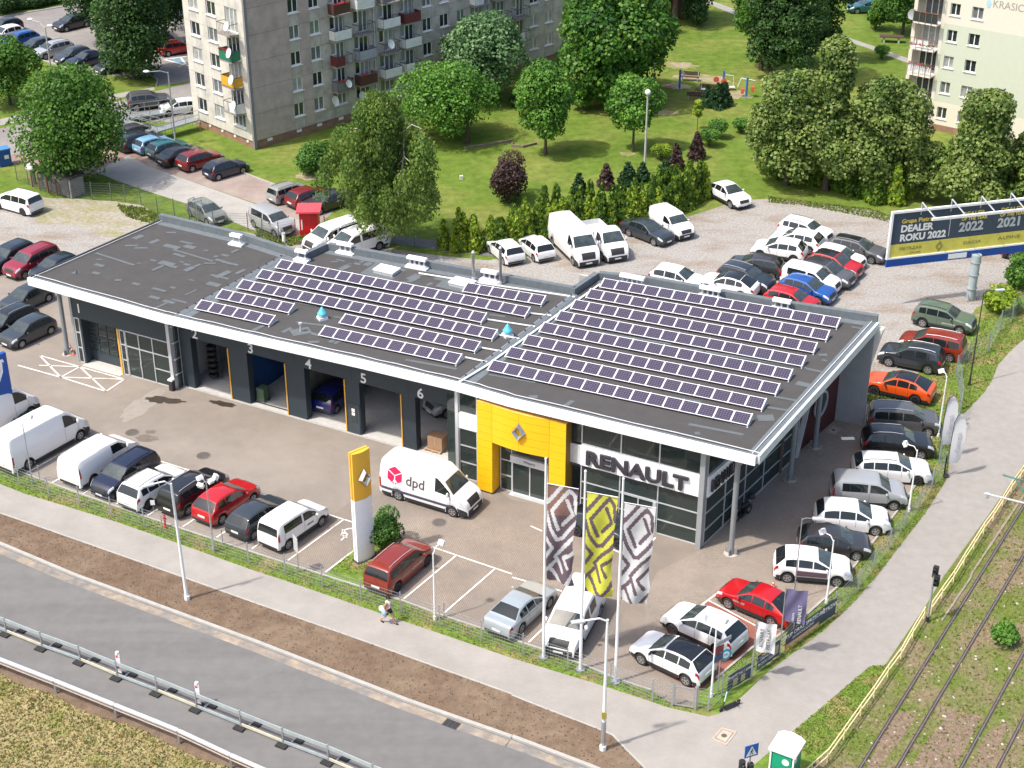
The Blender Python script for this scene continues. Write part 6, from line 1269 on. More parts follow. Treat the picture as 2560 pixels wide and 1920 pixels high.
# columnar thujas: six shared shapes, every plant its own object
TH = {}
def cone_mesh(kind, v, H=3.0, R=0.55):
    key = (kind, v, H, R)
    if key in TH: return TH[key]
    r = random.Random(v*17+3); B = []
    for i in range(22):
        u = i/21.0; z = 0.15+u*(H-0.35); q = R*(1-u**1.5)*0.55; a = i*2.4; b = R*(0.55-0.34*u)*(0.8+0.5*r.random()); B.append((q*cos(a), q*sin(a), z, b, b*1.5))
    TH[key] = leaves('foliage', B, 1500, 0.15, kind, 200+v, stretch=1.5, up=0.2); return TH[key]
def thuja(kind, p, sc_, lab, group, v, name='thuja'):
    t = thing(name, (*p, 0), v*1.3, lab, 'conifer', group); t.scale = (1.05+0.5*((v*37) % 10)/10, 1.05+0.5*((v*53) % 10)/10, sc_*(0.88+0.24*((v*29) % 10)/10)); obj('foliage', cone_mesh(kind, v % 6), t)
    obj('trunk', STEM, t); return t
STEM = MB().cyl((0,0,-0.05), (0,0,2.2), 0.05, 0.02, 5).mesh('trunk', BARK)
def along(pts, step, jit, seed):
    r = random.Random(seed); out = []; carry = 0.0
    for i in range(len(pts)-1):
        L_ = dist(pts[i], pts[i+1]); s = carry
        while s < L_: p = lerp(pts[i], pts[i+1], s/L_); out.append((p[0]+r.uniform(-jit, jit), p[1]+r.uniform(-jit, jit))); s += step
        carry = s-L_
    return out
hedgeA = [(-5.05, 114.14), (-3.59, 114.25), (0.00, 114.60), (0.00, 115.17), (0.74, 115.52)]; hedgeB = [(0.74, 115.52), (3.07, 116.57), (6.02, 118.12), (8.67, 118.36), (11.42, 119.77), (13.42, 121.82), (14.63, 123.36), (16.79, 125.32)]; hedgeC = [(22.70, 131.21), (25.45, 129.24), (27.69, 127.04), (28.45, 126.25), (29.87, 124.92), (30.98, 123.61)]
rh = random.Random(9); k = 0
for p in along(hedgeA, 0.62, 0.45, 1): thuja('bright' if rh.random() < 0.6 else 'thuja', p, 0.85+0.3*rh.random(), 'slim bright thuja in the thin left part of the hedge', 'thin young thujas', k); k += 1
for p in along(hedgeB, 0.72, 0.25, 2): thuja('bright' if rh.random() < 0.45 else 'thuja', p, 1.0+0.25*rh.random(), 'columnar thuja in the dense hedge behind the white vans', 'thujas of the dense hedge', k); k += 1
for p in along([(q[0]-0.5, q[1]+1.1) for q in hedgeB], 0.95, 0.25, 3): thuja('thuja', p, 1.05+0.3*rh.random(), 'columnar thuja in the dense hedge behind the white vans', 'thujas of the dense hedge', k); k += 1
for p in along(hedgeC, 0.85, 0.25, 4): thuja('thuja', p, 1.05+0.3*rh.random(), 'columnar thuja under the lime trees behind the gravel', 'thujas under the limes', k); k += 1
for p in along([(31.69, 127.04), (33.70, 126.63)], 0.75, 0.2, 5) + [(31.75, 124.92), (32.25, 123.61), (33.42, 124.92)]: thuja('bright', p, 1.3+0.3*rh.random(), 'yellow green thuja right of the lime trees near the billboard', 'yellow green thujas', k); k += 1
for i, p in enumerate([(19.29, 149.57), (19.73, 149.11), (20.19, 148.86), (20.60, 149.21), (20.99, 149.68)]): thuja('darkcone', p, 0.78, ['leftmost dwarf thuja of the five beside the park benches', 'second dwarf thuja from the left beside the park benches', 'middle dwarf thuja beside the park benches', 'fourth dwarf thuja from the left beside the park benches', 'rightmost dwarf thuja of the five beside the park benches'][i], 'dwarf thujas by the benches', k); k += 1
for p, kd, h, lab in (((8.11, 127.44), 'purple', 0.75, 'dark purple conifer standing alone before the hedge'), ((14.57, 131.79), 'purple', 0.85, 'dark purple conifer behind the park lamp'), ((16.66, 134.57), 'purple', 0.9, 'broad purple conifer beside the mushroom shaped shrub'), ((10.06, 128.13), 'darkcone', 0.75, 'small dark green conifer left of the lamp foot'), ((11.39, 129.10), 'darkcone', 0.65, 'small dark green conifer at the lamp foot'), ((5.71, 126.23), 'darkcone', 0.7, 'small bluish conifer before the hedge at its left part'), ((13.52, 130.93), 'darkcone', 0.5, 'short dark conifer between lamp and purple conifer')):
    thuja(kd, p, h, lab, 'single conifers before the hedge', k, 'conifer'); k += 1

# ================================================================ APARTMENT BLOCKS AND SMALL BUILDINGS
WC1 = mat('weathered_concrete_panel', (0.46, 0.42, 0.38), 0.9, var=0.18, sc=0.7, bump=0.2, bsc=12, col2=(0.34, 0.31, 0.28), fac2=0.55, sc2=0.9)
WC2 = mat('pinkish_concrete_panel', (0.43, 0.35, 0.32), 0.9, var=0.14, sc=0.7, bump=0.2, bsc=12, col2=(0.36, 0.295, 0.27), fac2=0.55, sc2=0.8)
WC3 = mat('sunlit_gable_panel', (0.56, 0.535, 0.475), 0.9, var=0.10, sc=0.8, bump=0.15, bsc=12, col2=(0.43, 0.41, 0.37), fac2=0.58, sc2=0.6)  # paler than the shaded facade panels: sunlight on the gable put into the colour
PLI = mat('brick_red_plinth', (0.27, 0.155, 0.105), 0.9, var=0.2, sc=1.5); JOINT = mat('open_joint', (0.06, 0.055, 0.05), 0.9)
FRW = mat('white_window_frame', (0.74, 0.74, 0.73), 0.45, var=0.02)
CURT = [mat('net_curtain', (0.30, 0.31, 0.30), 0.35, var=0.35, sc=2.5, spec=0.7), mat('dark_pane', (0.028, 0.034, 0.038), 0.08, var=0.4, sc=1.0, spec=0.8), mat('grey_curtain', (0.13, 0.14, 0.145), 0.25, var=0.3, sc=2, spec=0.8), mat('greenish_blind', (0.16, 0.21, 0.15), 0.3, var=0.2, spec=0.7)]
HB_ = 14.5
blockA = thing('apartment_block', (-23.594, 136.961, 0), radians(44.3), 'grey prefabricated concrete apartment block with coloured balconies', 'building')
LEN, DEP = 50.0, 9.76
MB().box(0.25, LEN-0.2, 0.25, DEP-0.2, 0.0, HB_-0.3).build('core', JOINT, blockA)
MB().box(0.0, LEN, 0.0, DEP, HB_-0.3, HB_).build('roof', WC1, blockA)
MB().box(0.10, LEN-0.1, 0.10, DEP-0.1, 0.0, 0.82).build('plinth', PLI, blockA)
wcache = {}
def wmesh(w, h, n, kind):
    k = (round(w, 2), round(h, 2), n, kind)
    if k in wcache: return wcache[k]
    f = MB(); t = 0.07
    f.box(0, w, 0.0, 0.06, 0, t); f.box(0, w, 0.0, 0.06, h-t, h); f.box(0, t, 0.0, 0.06, t, h-t); f.box(w-t, w, 0.0, 0.06, t, h-t)
    for i in range(1, n): f.box(w*i/n-0.045, w*i/n+0.045, 0.0, 0.06, t, h-t)
    p = MB(); p.box(t, w-t, 0.03, 0.04, t, h-t)
    wcache[k] = (f.mesh('window', FRW), p.mesh('pane', CURT[kind])); return wcache[k]
SILL = {}
def window(parent, x, y, z, w, h, n, kind, rz=0.0, sill=True, sm=None):
    f, p = wmesh(w, h, n, kind)
    o = obj('window', f, parent, (x, y, z)); o.rotation_euler = (0, 0, rz)
    obj('pane', p, o)
    if sill:
        k = (round(w, 2), sm)
        if k not in SILL: SILL[k] = MB().box(-0.08, w+0.08, -0.22, 0.02, -0.07, -0.01).mesh('sill', FRW if not sm else sm)
        obj('sill', SILL[k], o)
    return o
cols = [(4.75,5.90,'w'),(7.10,8.25,'w'),(9.40,11.0,'b'),(12.2,13.9,'b'),(15.25,17.0,'b'),(17.9,19.6,'b'),(20.8,21.95,'w'),(23.05,24.2,'w'),(25.35,26.4,'w'),(27.2,28.9,'b'),(30.2,31.9,'b'),(33.0,34.6,'b'),(35.55,36.8,'w'),(37.8,39.0,'w'),(40.6,41.8,'w'),(43.2,44.9,'b'),(46.4,47.5,'w')]
FP = 2.43; Z0 = 2.0; WH = 1.28
rb = random.Random(21)
def panelbox(x0, x1, z0, z1, m, face='f'):
    g = 0.012
    if face == 'f': return MB().box(x0+g, x1-g, 0.0, 0.24, z0+g, z1-g).build('wall_panel', m, blockA)
    return MB().box(0.0, 0.24, x0+g, x1-g, z0+g, z1-g).build('wall_panel', m, blockA)
edges = [0.0] + [c for ab in cols for c in (ab[0], ab[1])] + [LEN]
for i in range(6):
    zl = 0.80 if i == 0 else Z0+FP*i-1.15; zh = min(Z0+FP*(i+1)-1.15, HB_-0.3)
    for j in range(len(edges)-1):
        a, b = edges[j], edges[j+1]
        if j % 2 == 0:
            m = WC2 if (j == 0 or (j in (2,) )) else WC1
            if j == 0: panelbox(max(a, 0.25), b, zl, zh, WC2)
            else: panelbox(a, b, zl, zh, m)
        else:
            c = cols[j//2]; isb = c[2] == 'b' and i > 0; wz = Z0+FP*i
            if wz+WH > HB_-0.3: panelbox(a, b, zl, zh, WC1); continue
            if isb:
                dz = wz-0.90
                if dz > zl+0.05: panelbox(a, b, zl, dz, WC1)
                window(blockA, a+0.62, 0.10, dz, b-a-0.62, 2.13, 2, rb.choice([0,1,1,2]), sill=False); window(blockA, a, 0.10, wz, 0.62, 1.23, 1, rb.choice([0,1,2]), sill=False)
                MB().box(a+0.01, a+0.61, 0.01, 0.24, dz+0.01, wz-0.01).build('wall_panel', WC1, blockA)
                panelbox(a, b, dz+2.13, zh, WC1) if zh-(dz+2.13) > 0.05 else None
            else:
                panelbox(a, b, zl, wz, WC1); window(blockA, a, 0.10, wz, b-a, WH, 2 if b-a < 1.4 else 3, rb.choice([0,1,1,2,3]))
                if zh-(wz+WH) > 0.05: panelbox(a, b, wz+WH, zh, WC1)
for k, x in enumerate((1.5, 4.9, 7.3, 9.9, 12.6, 15.7, 18.4, 21.0, 23.5, 26)):
    MB().box(x, x+0.55, 0.03, 0.09, 0.45, 0.72).build('cellar_vent', FRW, blockA)
for x in (14.55, 29.55): MB().cyl((x, -0.12, 0), (x, -0.12, HB_), 0.07, n=8).build('downpipe', mat('pale_blue_downpipe', (0.50,0.56,0.60), 0.5, var=0.05), blockA)
BALC = [mat('balcony_white', (0.66,0.67,0.66), 0.6), mat('balcony_dark_red', (0.13,0.022,0.022), 0.7, var=0.1), mat('balcony_grey', (0.16,0.165,0.17), 0.7, var=0.1), mat('balcony_green', (0.015,0.16,0.09), 0.6), mat('balcony_yellow', (0.62,0.34,0.02), 0.6), mat('balcony_brown', (0.085,0.035,0.025), 0.7), mat('balcony_ochre', (0.30,0.19,0.03), 0.7), mat('balcony_lilac', (0.30,0.31,0.37), 0.6)]
SLAB = mat('balcony_slab_edge', (0.25,0.235,0.22), 0.9, var=0.15)
FLOW = [leafmat('balcony_flowers_red', (0.45,0.03,0.05)), leafmat('balcony_flowers_pink', (0.45,0.20,0.30))]
DISH = {}
def dish(parent, x, y, z, rz, r=0.42):
    if r not in DISH: DISH[r] = MB().lathe([(0.0, 0.0), (r*0.5, 0.03), (r*0.85, 0.08), (r, 0.13), (r*0.98, 0.10), (r*0.8, 0.02), (0.0, -0.04)], n=18).mesh('satellite_dish', FRW)
    o = obj('satellite_dish', DISH[r], parent, (x, y, z)); o.rotation_euler = (pi/2-0.35, 0, rz)
def balcony(parent, x0, x1, zb, col, kind, face='f', dep=0.95, slab=SLAB):
    """slab with railing; x along the wall, outward -y (front) or -x (gable)"""
    def B(mb, a0, a1, o0, o1, z0, z1):
        if face == 'f': mb.box(a0, a1, -o1, -o0, z0, z1)
        else: mb.box(-o1, -o0, a0, a1, z0, z1)
        return mb
    s = B(MB(), x0-0.1, x1+0.1, 0.0, dep, zb-0.14, zb).build('balcony', slab, parent)
    rl = MB(); h = 0.98
    B(rl, x0-0.08, x1+0.08, dep-0.06, dep-0.02, zb+h-0.04, zb+h); B(rl, x0-0.08, x0-0.04, 0.0, dep-0.06, zb+h-0.04, zb+h); B(rl, x1+0.04, x1+0.08, 0.0, dep-0.06, zb+h-0.04, zb+h)
    n = 9 if kind == 'bars' else 3
    for i in range(n+1):
        a = x0-0.07+(x1-x0+0.14)*i/n; B(rl, a-0.012, a+0.012, dep-0.05, dep-0.03, zb, zb+h-0.04)
    rl.build('railing', DARKM, s)
    if kind != 'bars':
        x1_ = x1 if kind != 'half' else (x0+x1)/2
        B(MB(), x0-0.06, x1_+0.06, dep-0.02, dep+0.012, zb+0.06, zb+h-0.05).build('balcony_screen', BALC[col], s); B(MB(), x0-0.075, x0-0.06, 0.02, dep-0.03, zb+0.06, zb+h-0.05).build('balcony_screen', BALC[col], s)
        if kind != 'half': B(MB(), x1+0.06, x1+0.075, 0.02, dep-0.03, zb+0.06, zb+h-0.05).build('balcony_screen', BALC[col], s)
    if kind == 'flowers':
        Bl = [((x0+(x1-x0)*(k+0.5)/6), -(dep) , zb+h+0.05, 0.16, 0.12) for k in range(6)] if face == 'f' else [(-dep, (x0+(x1-x0)*(k+0.5)/6), zb+h+0.05, 0.16, 0.12) for k in range(6)]
        me = leaves('flower_box', Bl, 260, 0.09, 'fresh', int(x0*10)+int(zb*7)); me.materials[1] = FLOW[0]; me.materials[0] = FLOW[int(zb) % 2]; obj('flower_box', me, s)
    return s
style = {2:[(2,'flowers'),(1,'half'),(0,'full'),(5,'flowers')], 3:[(5,'flowers'),(7,'full'),(2,'bars'),(0,'full')], 4:[(0,'full'),(0,'bars'),(0,'full'),(2,'half')], 5:[(0,'half'),(0,'full'),(1,'full'),(0,'bars')], 9:[(6,'full'),(2,'bars'),(0,'half'),(1,'full')], 10:[(2,'bars'),(0,'half'),(0,'bars'),(5,'full')], 11:[(0,'half'),(2,'bars'),(0,'full'),(0,'bars')], 15:[(0,'full'),(1,'full'),(2,'full'),(6,'full')]}
for j, c in enumerate(cols):
    if c[2] == 'b':
        for i in range(1, 5): cc, kk = style[j][i-1]; balcony(blockA, c[0]-0.1, c[1]+0.1, Z0+FP*i-0.90, cc, kk)
dish(blockA, 9.2, -0.35, 2.6, 0.3, 0.5); dish(blockA, 10.3, -1.15, Z0+FP-0.2, 0.2, 0.38); dish(blockA, 12.6, -0.25, 2.3, 0.1, 0.45); dish(blockA, 15.6, -1.2, Z0+FP*2+0.1, 0.2, 0.45); dish(blockA, 31.5, -0.5, Z0+FP*1.2, 0.1, 0.5)
# gable: windows at y (from the corner) 1.15-3.0 (balcony), 4.5-5.95, 7.3-8.75
gc = [(1.15,3.0,'b'),(4.5,5.95,'w'),(7.3,8.75,'w')]; ge = [0.24]+[c for ab in gc for c in (ab[0], ab[1])]+[DEP]
for i in range(6):
    zl = 0.75 if i == 0 else 1.75+FP*i-1.15; zh = min(1.75+FP*(i+1)-1.15, HB_-0.3)
    for j in range(len(ge)-1):
        a, b = ge[j], ge[j+1]
        if j % 2 == 0: panelbox(a, b, zl, zh, WC3, 'g')
        else:
            c = gc[j//2]; wz = 1.75+FP*i
            if wz+WH > HB_-0.3: panelbox(a, b, zl, zh, WC3, 'g'); continue
            isb = c[2] == 'b' and i > 0
            if isb:
                dz = wz-0.9; panelbox(a, b, zl, dz, WC3, 'g') if dz > zl+0.04 else None
                window(blockA, 0.10, b, dz, b-a, 2.13, 3, rb.choice([0,1,2]), rz=-pi/2, sill=False); panelbox(a, b, dz+2.13, zh, WC3, 'g') if zh-dz-2.13 > 0.05 else None
                balcony(blockA, a, b, dz, [0,4,3,0][i-1], ['half','full','flowers','bars'][i-1], 'g')
                dish(blockA, -1.15, a-0.1, dz+0.95, -pi/2-0.2, 0.45)
            else:
                panelbox(a, b, zl, wz, WC3, 'g'); window(blockA, 0.10, b, wz, b-a, WH, 2 if c[2] == 'w' else 3, rb.choice([0,1,2]), rz=-pi/2, sill=True, sm=None)
                panelbox(a, b, wz+WH, zh, WC3, 'g') if zh-wz-WH > 0.05 else None
MB().box(-0.03, 0.25, -0.03, 0.23, 0.0, HB_-0.3).build('corner_trim', mat('grey_corner_trim', (0.20,0.20,0.205), 0.8, var=0.1), blockA)
for y in (1.0, 3.0, 5.0, 7.0, 8.8): MB().box(0.03, 0.09, y, y+0.3, 0.42, 0.62).build('cellar_vent', FRW, blockA)

# ---- cream and green block on the right
CRM = mat('cream_render', (0.66, 0.61, 0.52), 0.85, var=0.03); GRN = mat('pale_green_render', (0.52, 0.55, 0.45), 0.85, var=0.03); CSH = mat('white_balcony_slab', (0.70,0.69,0.66), 0.7, var=0.05)
blockB = thing('apartment_block', (37.29, 144.55, 0), radians(-36.7), 'cream and pale green rendered apartment block with stacked loggias', 'building')
HH = 16.0; LB = 26.0
def cbox(x0, x1, z0, z1, m, y0=0.0, y1=0.30, name='wall'): return MB().box(x0, x1, y0, y1, z0, z1).build(name, m, blockB)
MB().box(0.05, LB, 1.3, 12.0, 0.0, HH-0.1).build('core', CRM, blockB); MB().box(-0.1, LB, -0.1, 12.1, HH-0.1, HH+0.15).build('roof', WC1, blockB)
cbox(0.0, 0.35, 0, HH-0.1, CRM, 0.0, 1.3); cbox(2.75, 3.07, 0, HH-0.1, CRM, 0.0, 1.3)
wins = [(3.50,4.45),(5.55,6.62),(14.0,15.1)]; zbs = [1.2+2.455*i for i in range(6)]
xs_ = [3.07]+[c for ab in wins for c in ab]+[LB]
bands = [(0.0,0.6,PLI),(0.6,2.8,CRM),(2.8,10.2,GRN),(10.2,HH-0.1,CRM)]
for j in range(len(xs_)-1):
    a, b = xs_[j], xs_[j+1]
    for z0, z1, m in bands:
        if j % 2 == 0: cbox(a, b, z0, z1, m)
        else:
            cuts = [(z, z+1.12) for z in zbs]; z = z0
            for c0, c1 in cuts:
                if c1 <= z0 or c0 >= z1: continue
                if c0 > z: cbox(a, b, z, min(c0, z1), m)
                z = max(z, c1)
            if z < z1: cbox(a, b, z, z1, m)
    if j % 2 == 1:
        for z in zbs: window(blockB, a, 0.14, z, b-a, 1.12, 2, rb.choice([0,1,1,2]))
RAILC = [mat('loggia_beige', (0.55,0.50,0.40), 0.7), mat('loggia_black_green', (0.025,0.035,0.032), 0.6), mat('loggia_brown', (0.30,0.13,0.08), 0.7, var=0.2), mat('loggia_white_sheet', (0.66,0.67,0.70), 0.5)]
for i, z in enumerate(zbs):
    dz = z-0.92
    s = MB().box(0.36, 2.74, -0.75, 1.29, dz-0.13, dz).build('balcony', CSH, blockB)
    window(blockB, 0.62, 1.18, dz+0.02, 1.9, 2.0, 3, rb.choice([0,1,2]), sill=False)
    rl = MB()
    for x in (0.36, 0.95, 1.55, 2.15, 2.72): rl.box(x-0.02, x+0.02, -0.80, -0.76, dz-0.2, dz+1.0)
    rl.box(0.34, 2.74, -0.80, -0.76, dz+0.96, dz+1.0); rl.build('railing', RAILC[2], s)
    c = [3, 3, 3, 2, 1, 0][i]
    if c == 3:
        sc_ = MB()
        for q in range(12): sc_.box(0.38+q*0.196, 0.50+q*0.196, -0.755, -0.735, dz+0.12, dz+0.92)
        sc_.build('balcony_screen', RAILC[3], s)
    elif c == 1: MB().box(0.36, 2.74, -0.755, -0.735, dz+0.05, dz+0.95).build('balcony_screen', RAILC[1], s)
    else: MB().box(0.75, 2.2, -0.72, -0.70, dz+0.3, dz+0.9).build('balcony_screen', BALC[0], s)
    if c in (2, 0, 3):
        me = leaves('flower_box', [(0.5+k*0.4, -0.72, dz+(0.35 if c == 2 else 1.0), 0.17, 0.14) for k in range(6)], 260, 0.09, 'fresh', 900+i); me.materials[0] = FLOW[0]; me.materials[1] = FLOW[1]; obj('flower_box', me, s)
o = obj('satellite_dish', MB().lathe([(0.0, 0.0), (0.3, 0.03), (0.5, 0.10), (0.48, 0.06), (0.0, -0.04)], n=18).mesh('satellite_dish', mat('grey_dish', (0.22,0.23,0.24), 0.5)), blockB, (0.15, -0.45, zbs[4]-0.4)); o.rotation_euler = (pi/2-0.3, 0, -0.3)
letters('KRASICKIE', 0.95, (7.35, -0.012, 12.65), blockB, mat('grey_wall_lettering', (0.30,0.29,0.27), 0.7), align='LEFT', sx=0.92)
MB().ell((7.0, -0.01, 12.6), 0.22, 0.015, 0.42, 12, 6).build('wall_emblem', mat('pale_blue_print', (0.38,0.55,0.68), 0.7), blockB)

# wooden shed, bins, ramp, kiosk
t = thing('wooden_shed', (*(17.50, 180.56), 0), radians(12), 'brown wooden shed behind the dark tree at the top of the park', 'shed')
for i in range(12): MB().box(i*0.4+0.01, i*0.4+0.39, 0, 0.04, 0.05, 2.5).build('plank', WOOD if i % 3 else mat('ochre_wood', (0.22,0.12,0.05), 0.7, var=0.2), t)
MB().box(0, 4.8, 0.05, 4, 0, 2.5).build('shed_body', WOOD, t); MB().box(-0.3, 5.1, -0.4, 4.4, 2.5, 2.68).build('roof', mat('pale_shed_roof', (0.36,0.35,0.36), 0.8, var=0.2), t)
binc = [((0.03,0.04,0.05),'dark'), ((0.02,0.12,0.42),'blue'), ((0.55,0.38,0.05),'yellow'), ((0.03,0.11,0.09),'green')]
for i, (p, (c, n)) in enumerate(zip([(41.37, 188.74), (42.51, 188.37), (43.34, 187.42), (44.20, 186.90)], binc)):
    t = thing('waste_container', (*p, 0), radians(8), '%s wheeled waste container in the row at the top edge' % n, 'bin', 'waste containers at the top'); m = mat('bin_'+n, c, 0.5)
    MB().add([(-0.55,-0.4,0.15),(0.55,-0.4,0.15),(0.55,0.4,0.15),(-0.55,0.4,0.15),(-0.66,-0.52,1.15),(0.66,-0.52,1.15),(0.66,0.52,1.15),(-0.66,0.52,1.15)], [(0,3,2,1),(4,5,6,7),(0,1,5,4),(1,2,6,5),(2,3,7,6),(3,0,4,7)]).build('tub', m, t)
    MB().lathe([(0.56,-0.68),(0.56,0.68)], n=12).build('lid', m, t, loc=(0,0,1.0)).rotation_euler = (0, pi/2, 0)
    for x in (-0.5, 0.5): MB().cyl((x,-0.45,0.1),(x,-0.38,0.1),0.1,n=10).build('wheel', RUBBER, t)
t = thing('waste_container', (*(-45.52, 133.09), 0), radians(35), 'blue clothes container at the left edge beside the street', 'bin')
MB().box(-0.55,0.55,-0.5,0.5,0.05,1.5).build('body', BLUE, t); MB().prism([(-0.6,-0.55),(0.6,-0.55),(0.6,0.55),(-0.6,0.55)],1.5,1.62).build('lid', mat('light_blue_lid', (0.06,0.2,0.45), 0.5), t); MB().box(-0.05,0.35,-0.515,-0.5,0.7,1.05).build('notice', WHITE, t)
ramp = thing('access_ramp', (*(-33.93, 141.58), 0), 0, 'galvanised steel access ramp with railings beside the apartment block', 'ramp')
GRT = mat('steel_grating', (0.30,0.33,0.34), 0.5, 0.4, var=0.2, sc=6)
def deck(a, b, za, zb, w_=1.25):
    A, B2 = to_local(ramp, [a, b]); d = dirn(A, B2); n = (-sin(d)*w_/2, cos(d)*w_/2)
    q = [(A[0]-n[0], A[1]-n[1], za), (A[0]+n[0], A[1]+n[1], za), (B2[0]+n[0], B2[1]+n[1], zb), (B2[0]-n[0], B2[1]-n[1], zb)]
    MB().add(q+[(x, y, z-0.12) for x, y, z in q], [(3,2,1,0),(4,5,6,7),(0,1,5,4),(1,2,6,5),(2,3,7,6),(3,0,4,7)]).build('deck', GRT, ramp)
    m = MB(); L_ = dist(A, B2); k = max(1, int(L_/1.3))
    for s in (-1, 1):
        P = lambda f, h: (A[0]+(B2[0]-A[0])*f+s*n[0], A[1]+(B2[1]-A[1])*f+s*n[1], za+(zb-za)*f+h)
        for h in (0.5, 0.95): m.bar(P(0, h), P(1, h), 0.04)
        for i in range(k+1): m.bar(P(i/k, -za if i % 2 == 0 else 0), P(i/k, 0.95), 0.04)
    m.build('railing', GALV, ramp)
deck((-29.98, 142.69), (-33.31, 139.54), 1.1, 1.0); deck((-33.23, 139.70), (-37.38, 143.19), 1.0, 0.7); deck((-36.41, 144.83), (-31.59, 148.14), 0.6, 0.3); deck((-37.19, 142.85), (-36.49, 145.17), 0.7, 0.62)
t = thing('red_kiosk', (*(-16.33, 117.11), 0), radians(2), 'small bright red kiosk with a pink red roof by the rear lane', 'kiosk')
MB().box(-0.76,0.76,-0.1,1.35,0.05,2.0).build('body', RED, t); MB().box(-0.98,0.98,-0.38,1.6,2.0,2.14).build('roof', mat('faded_red_roof', (0.62,0.07,0.09), 0.6, var=0.06), t); MB().box(-0.62,-0.52,-0.12,-0.1,0.5,1.4).build('white_strip', WHITE, t); MB().box(0.1,0.6,-0.115,-0.1,0.1,1.85).build('door', mat('kiosk_door', (0.45,0.008,0.012), 0.5), t)
t = thing('marker_post', (*(-18.20, 115.52), 0), 0, 'short white cylindrical post left of the red kiosk', 'post'); MB().cyl((0,0,0),(0,0,0.8),0.14,n=12).build('tube', WHITE, t); MB().cyl((0,0,0.8),(0,0,0.86),0.16,n=12).build('cap', ALU, t)
t = thing('gate_shelter', (*(-41.04, 127.58), 0), radians(-38), 'dark flat roofed gate shed with rusty posts under the maple', 'shed')
MB().box(0,4.6,0,1.6,1.75,1.9).build('roof', DARKM, t); MB().box(0.1,4.5,0.1,1.5,0.05,1.75).build('shed_body', mat('shed_grey', (0.20,0.19,0.185), 0.8, var=0.2), t)
for x in (-0.6, 0.4, 1.6, 2.8): MB().box(x, x+0.12, -0.25, -0.13, 0, 1.5).build('post', mat('rust_post', (0.28,0.10,0.06), 0.8, var=0.2), t)
MB().ell((-1.0,0.3,1.5),0.5,0.5,0.38,12,6).build('white_dome', WHITE, t); MB().cyl((-1.0,0.3,0),(-1.0,0.3,1.2),0.25,n=8).build('pedestal', CONC, t)

# ================================================================ STREET FURNITURE, SIGNS, FENCES, PERSON
def fence(name, pts, H, lab, cat='fence', m=GALV, wires=None, sx=2.5, skip=(), grp=None, dens=1.0, posth=0.1):
    t = thing(name, (*pts[0], 0), 0, lab, cat, grp); P = to_local(t, pts); cache = {}
    for i, p in enumerate(P): MB().box(p[0]-0.03, p[0]+0.03, p[1]-0.03, p[1]+0.03, 0, H+posth).build('post', m, t)
    for i in range(len(P)-1):
        if i in skip: continue
        L_ = dist(P[i], P[i+1]); d = dirn(P[i], P[i+1]); mb = MB()
        nh = int(H/0.2); 
        for k in range(nh+1): mb.box(0.03, L_-0.03, -0.006, 0.006, 0.06+k*(H-0.08)/nh-0.006, 0.06+k*(H-0.08)/nh+0.006)
        nv = max(2, int(L_/0.14*dens))
        for k in range(nv): x = 0.06+(L_-0.12)*k/(nv-1); mb.add([(x-0.0035,0,0.05),(x+0.0035,0,0.05),(x+0.0035,0,H),(x-0.0035,0,H)], [(0,1,2,3)])
        mb.build('mesh_panel', m, t, loc=P[i], rz=d)
    return t
fence('mesh_fence', [(-34.05, 82.25), (-31.70, 80.77), (-29.32, 79.24), (-27.25, 78.03), (-25.18, 76.96), (-23.07, 75.80), (-20.95, 74.73), (-18.73, 73.44), (-16.58, 72.30), (-14.49, 71.19), (-12.33, 70.10), (-10.19, 68.93), (-8.02, 67.79), (-5.84, 66.64), (-3.76, 65.53), (-1.56, 64.28), (0.56, 63.15), (2.77, 62.00), (4.85, 60.86), (6.80, 59.62), (7.73, 59.29)], 1.3, 'low galvanised mesh fence along the front pavement')
gt = thing('pedestrian_gate', (*(7.75, 59.28), 0), dirn((7.75, 59.28), (8.82, 59.00)), 'small galvanised mesh gate in the corner of the front fence', 'gate'); W_ = dist((7.75, 59.28), (8.82, 59.00))
for x in (0, W_): MB().box(x-0.05, x+0.05, -0.05, 0.05, 0, 1.4).build('gate_post', GALV, gt)
f = MB(); f.box(0.07,W_-0.07,-0.02,0.02,0.1,0.15); f.box(0.07,W_-0.07,-0.02,0.02,1.2,1.25); f.box(0.07,0.12,-0.02,0.02,0.15,1.2); f.box(W_-0.12,W_-0.07,-0.02,0.02,0.15,1.2); f.build('gate_frame', GALV, gt)
f = MB(); [f.box(0.12,W_-0.12,-0.005,0.005,0.15+k*0.2,0.162+k*0.2) for k in range(6)]; [f.box(0.12+k*0.1,0.126+k*0.1,-0.005,0.005,0.15,1.2) for k in range(int((W_-0.24)/0.1))]; f.build('mesh_panel', GALV, gt)
fence('mesh_fence', [(8.90, 59.00), (9.43, 58.87), (10.20, 59.88), (11.84, 61.37), (13.47, 63.10), (14.34, 64.25), (16.89, 66.59), (18.53, 68.62), (19.78, 70.64), (21.03, 72.53), (22.39, 74.73), (23.59, 76.53), (24.92, 78.92), (25.99, 80.35)], 1.35, 'galvanised mesh fence hung with banners along the side path')
fence('mesh_fence', [(25.99, 80.35), (26.00, 81.71), (26.43, 83.35), (27.38, 85.48), (28.44, 86.80), (29.03, 88.45), (29.55, 90.94), (29.79, 92.87), (31.25, 95.21), (32.94, 96.50), (34.62, 99.73), (35.95, 101.40), (37.48, 103.60), (41.40, 108.46)], 1.55, 'grey green tall mesh fence bulging beside the footpath', m=mat('grey_green_fence', (0.27,0.33,0.31), 0.5, 0.2, var=0.05), dens=1.6)
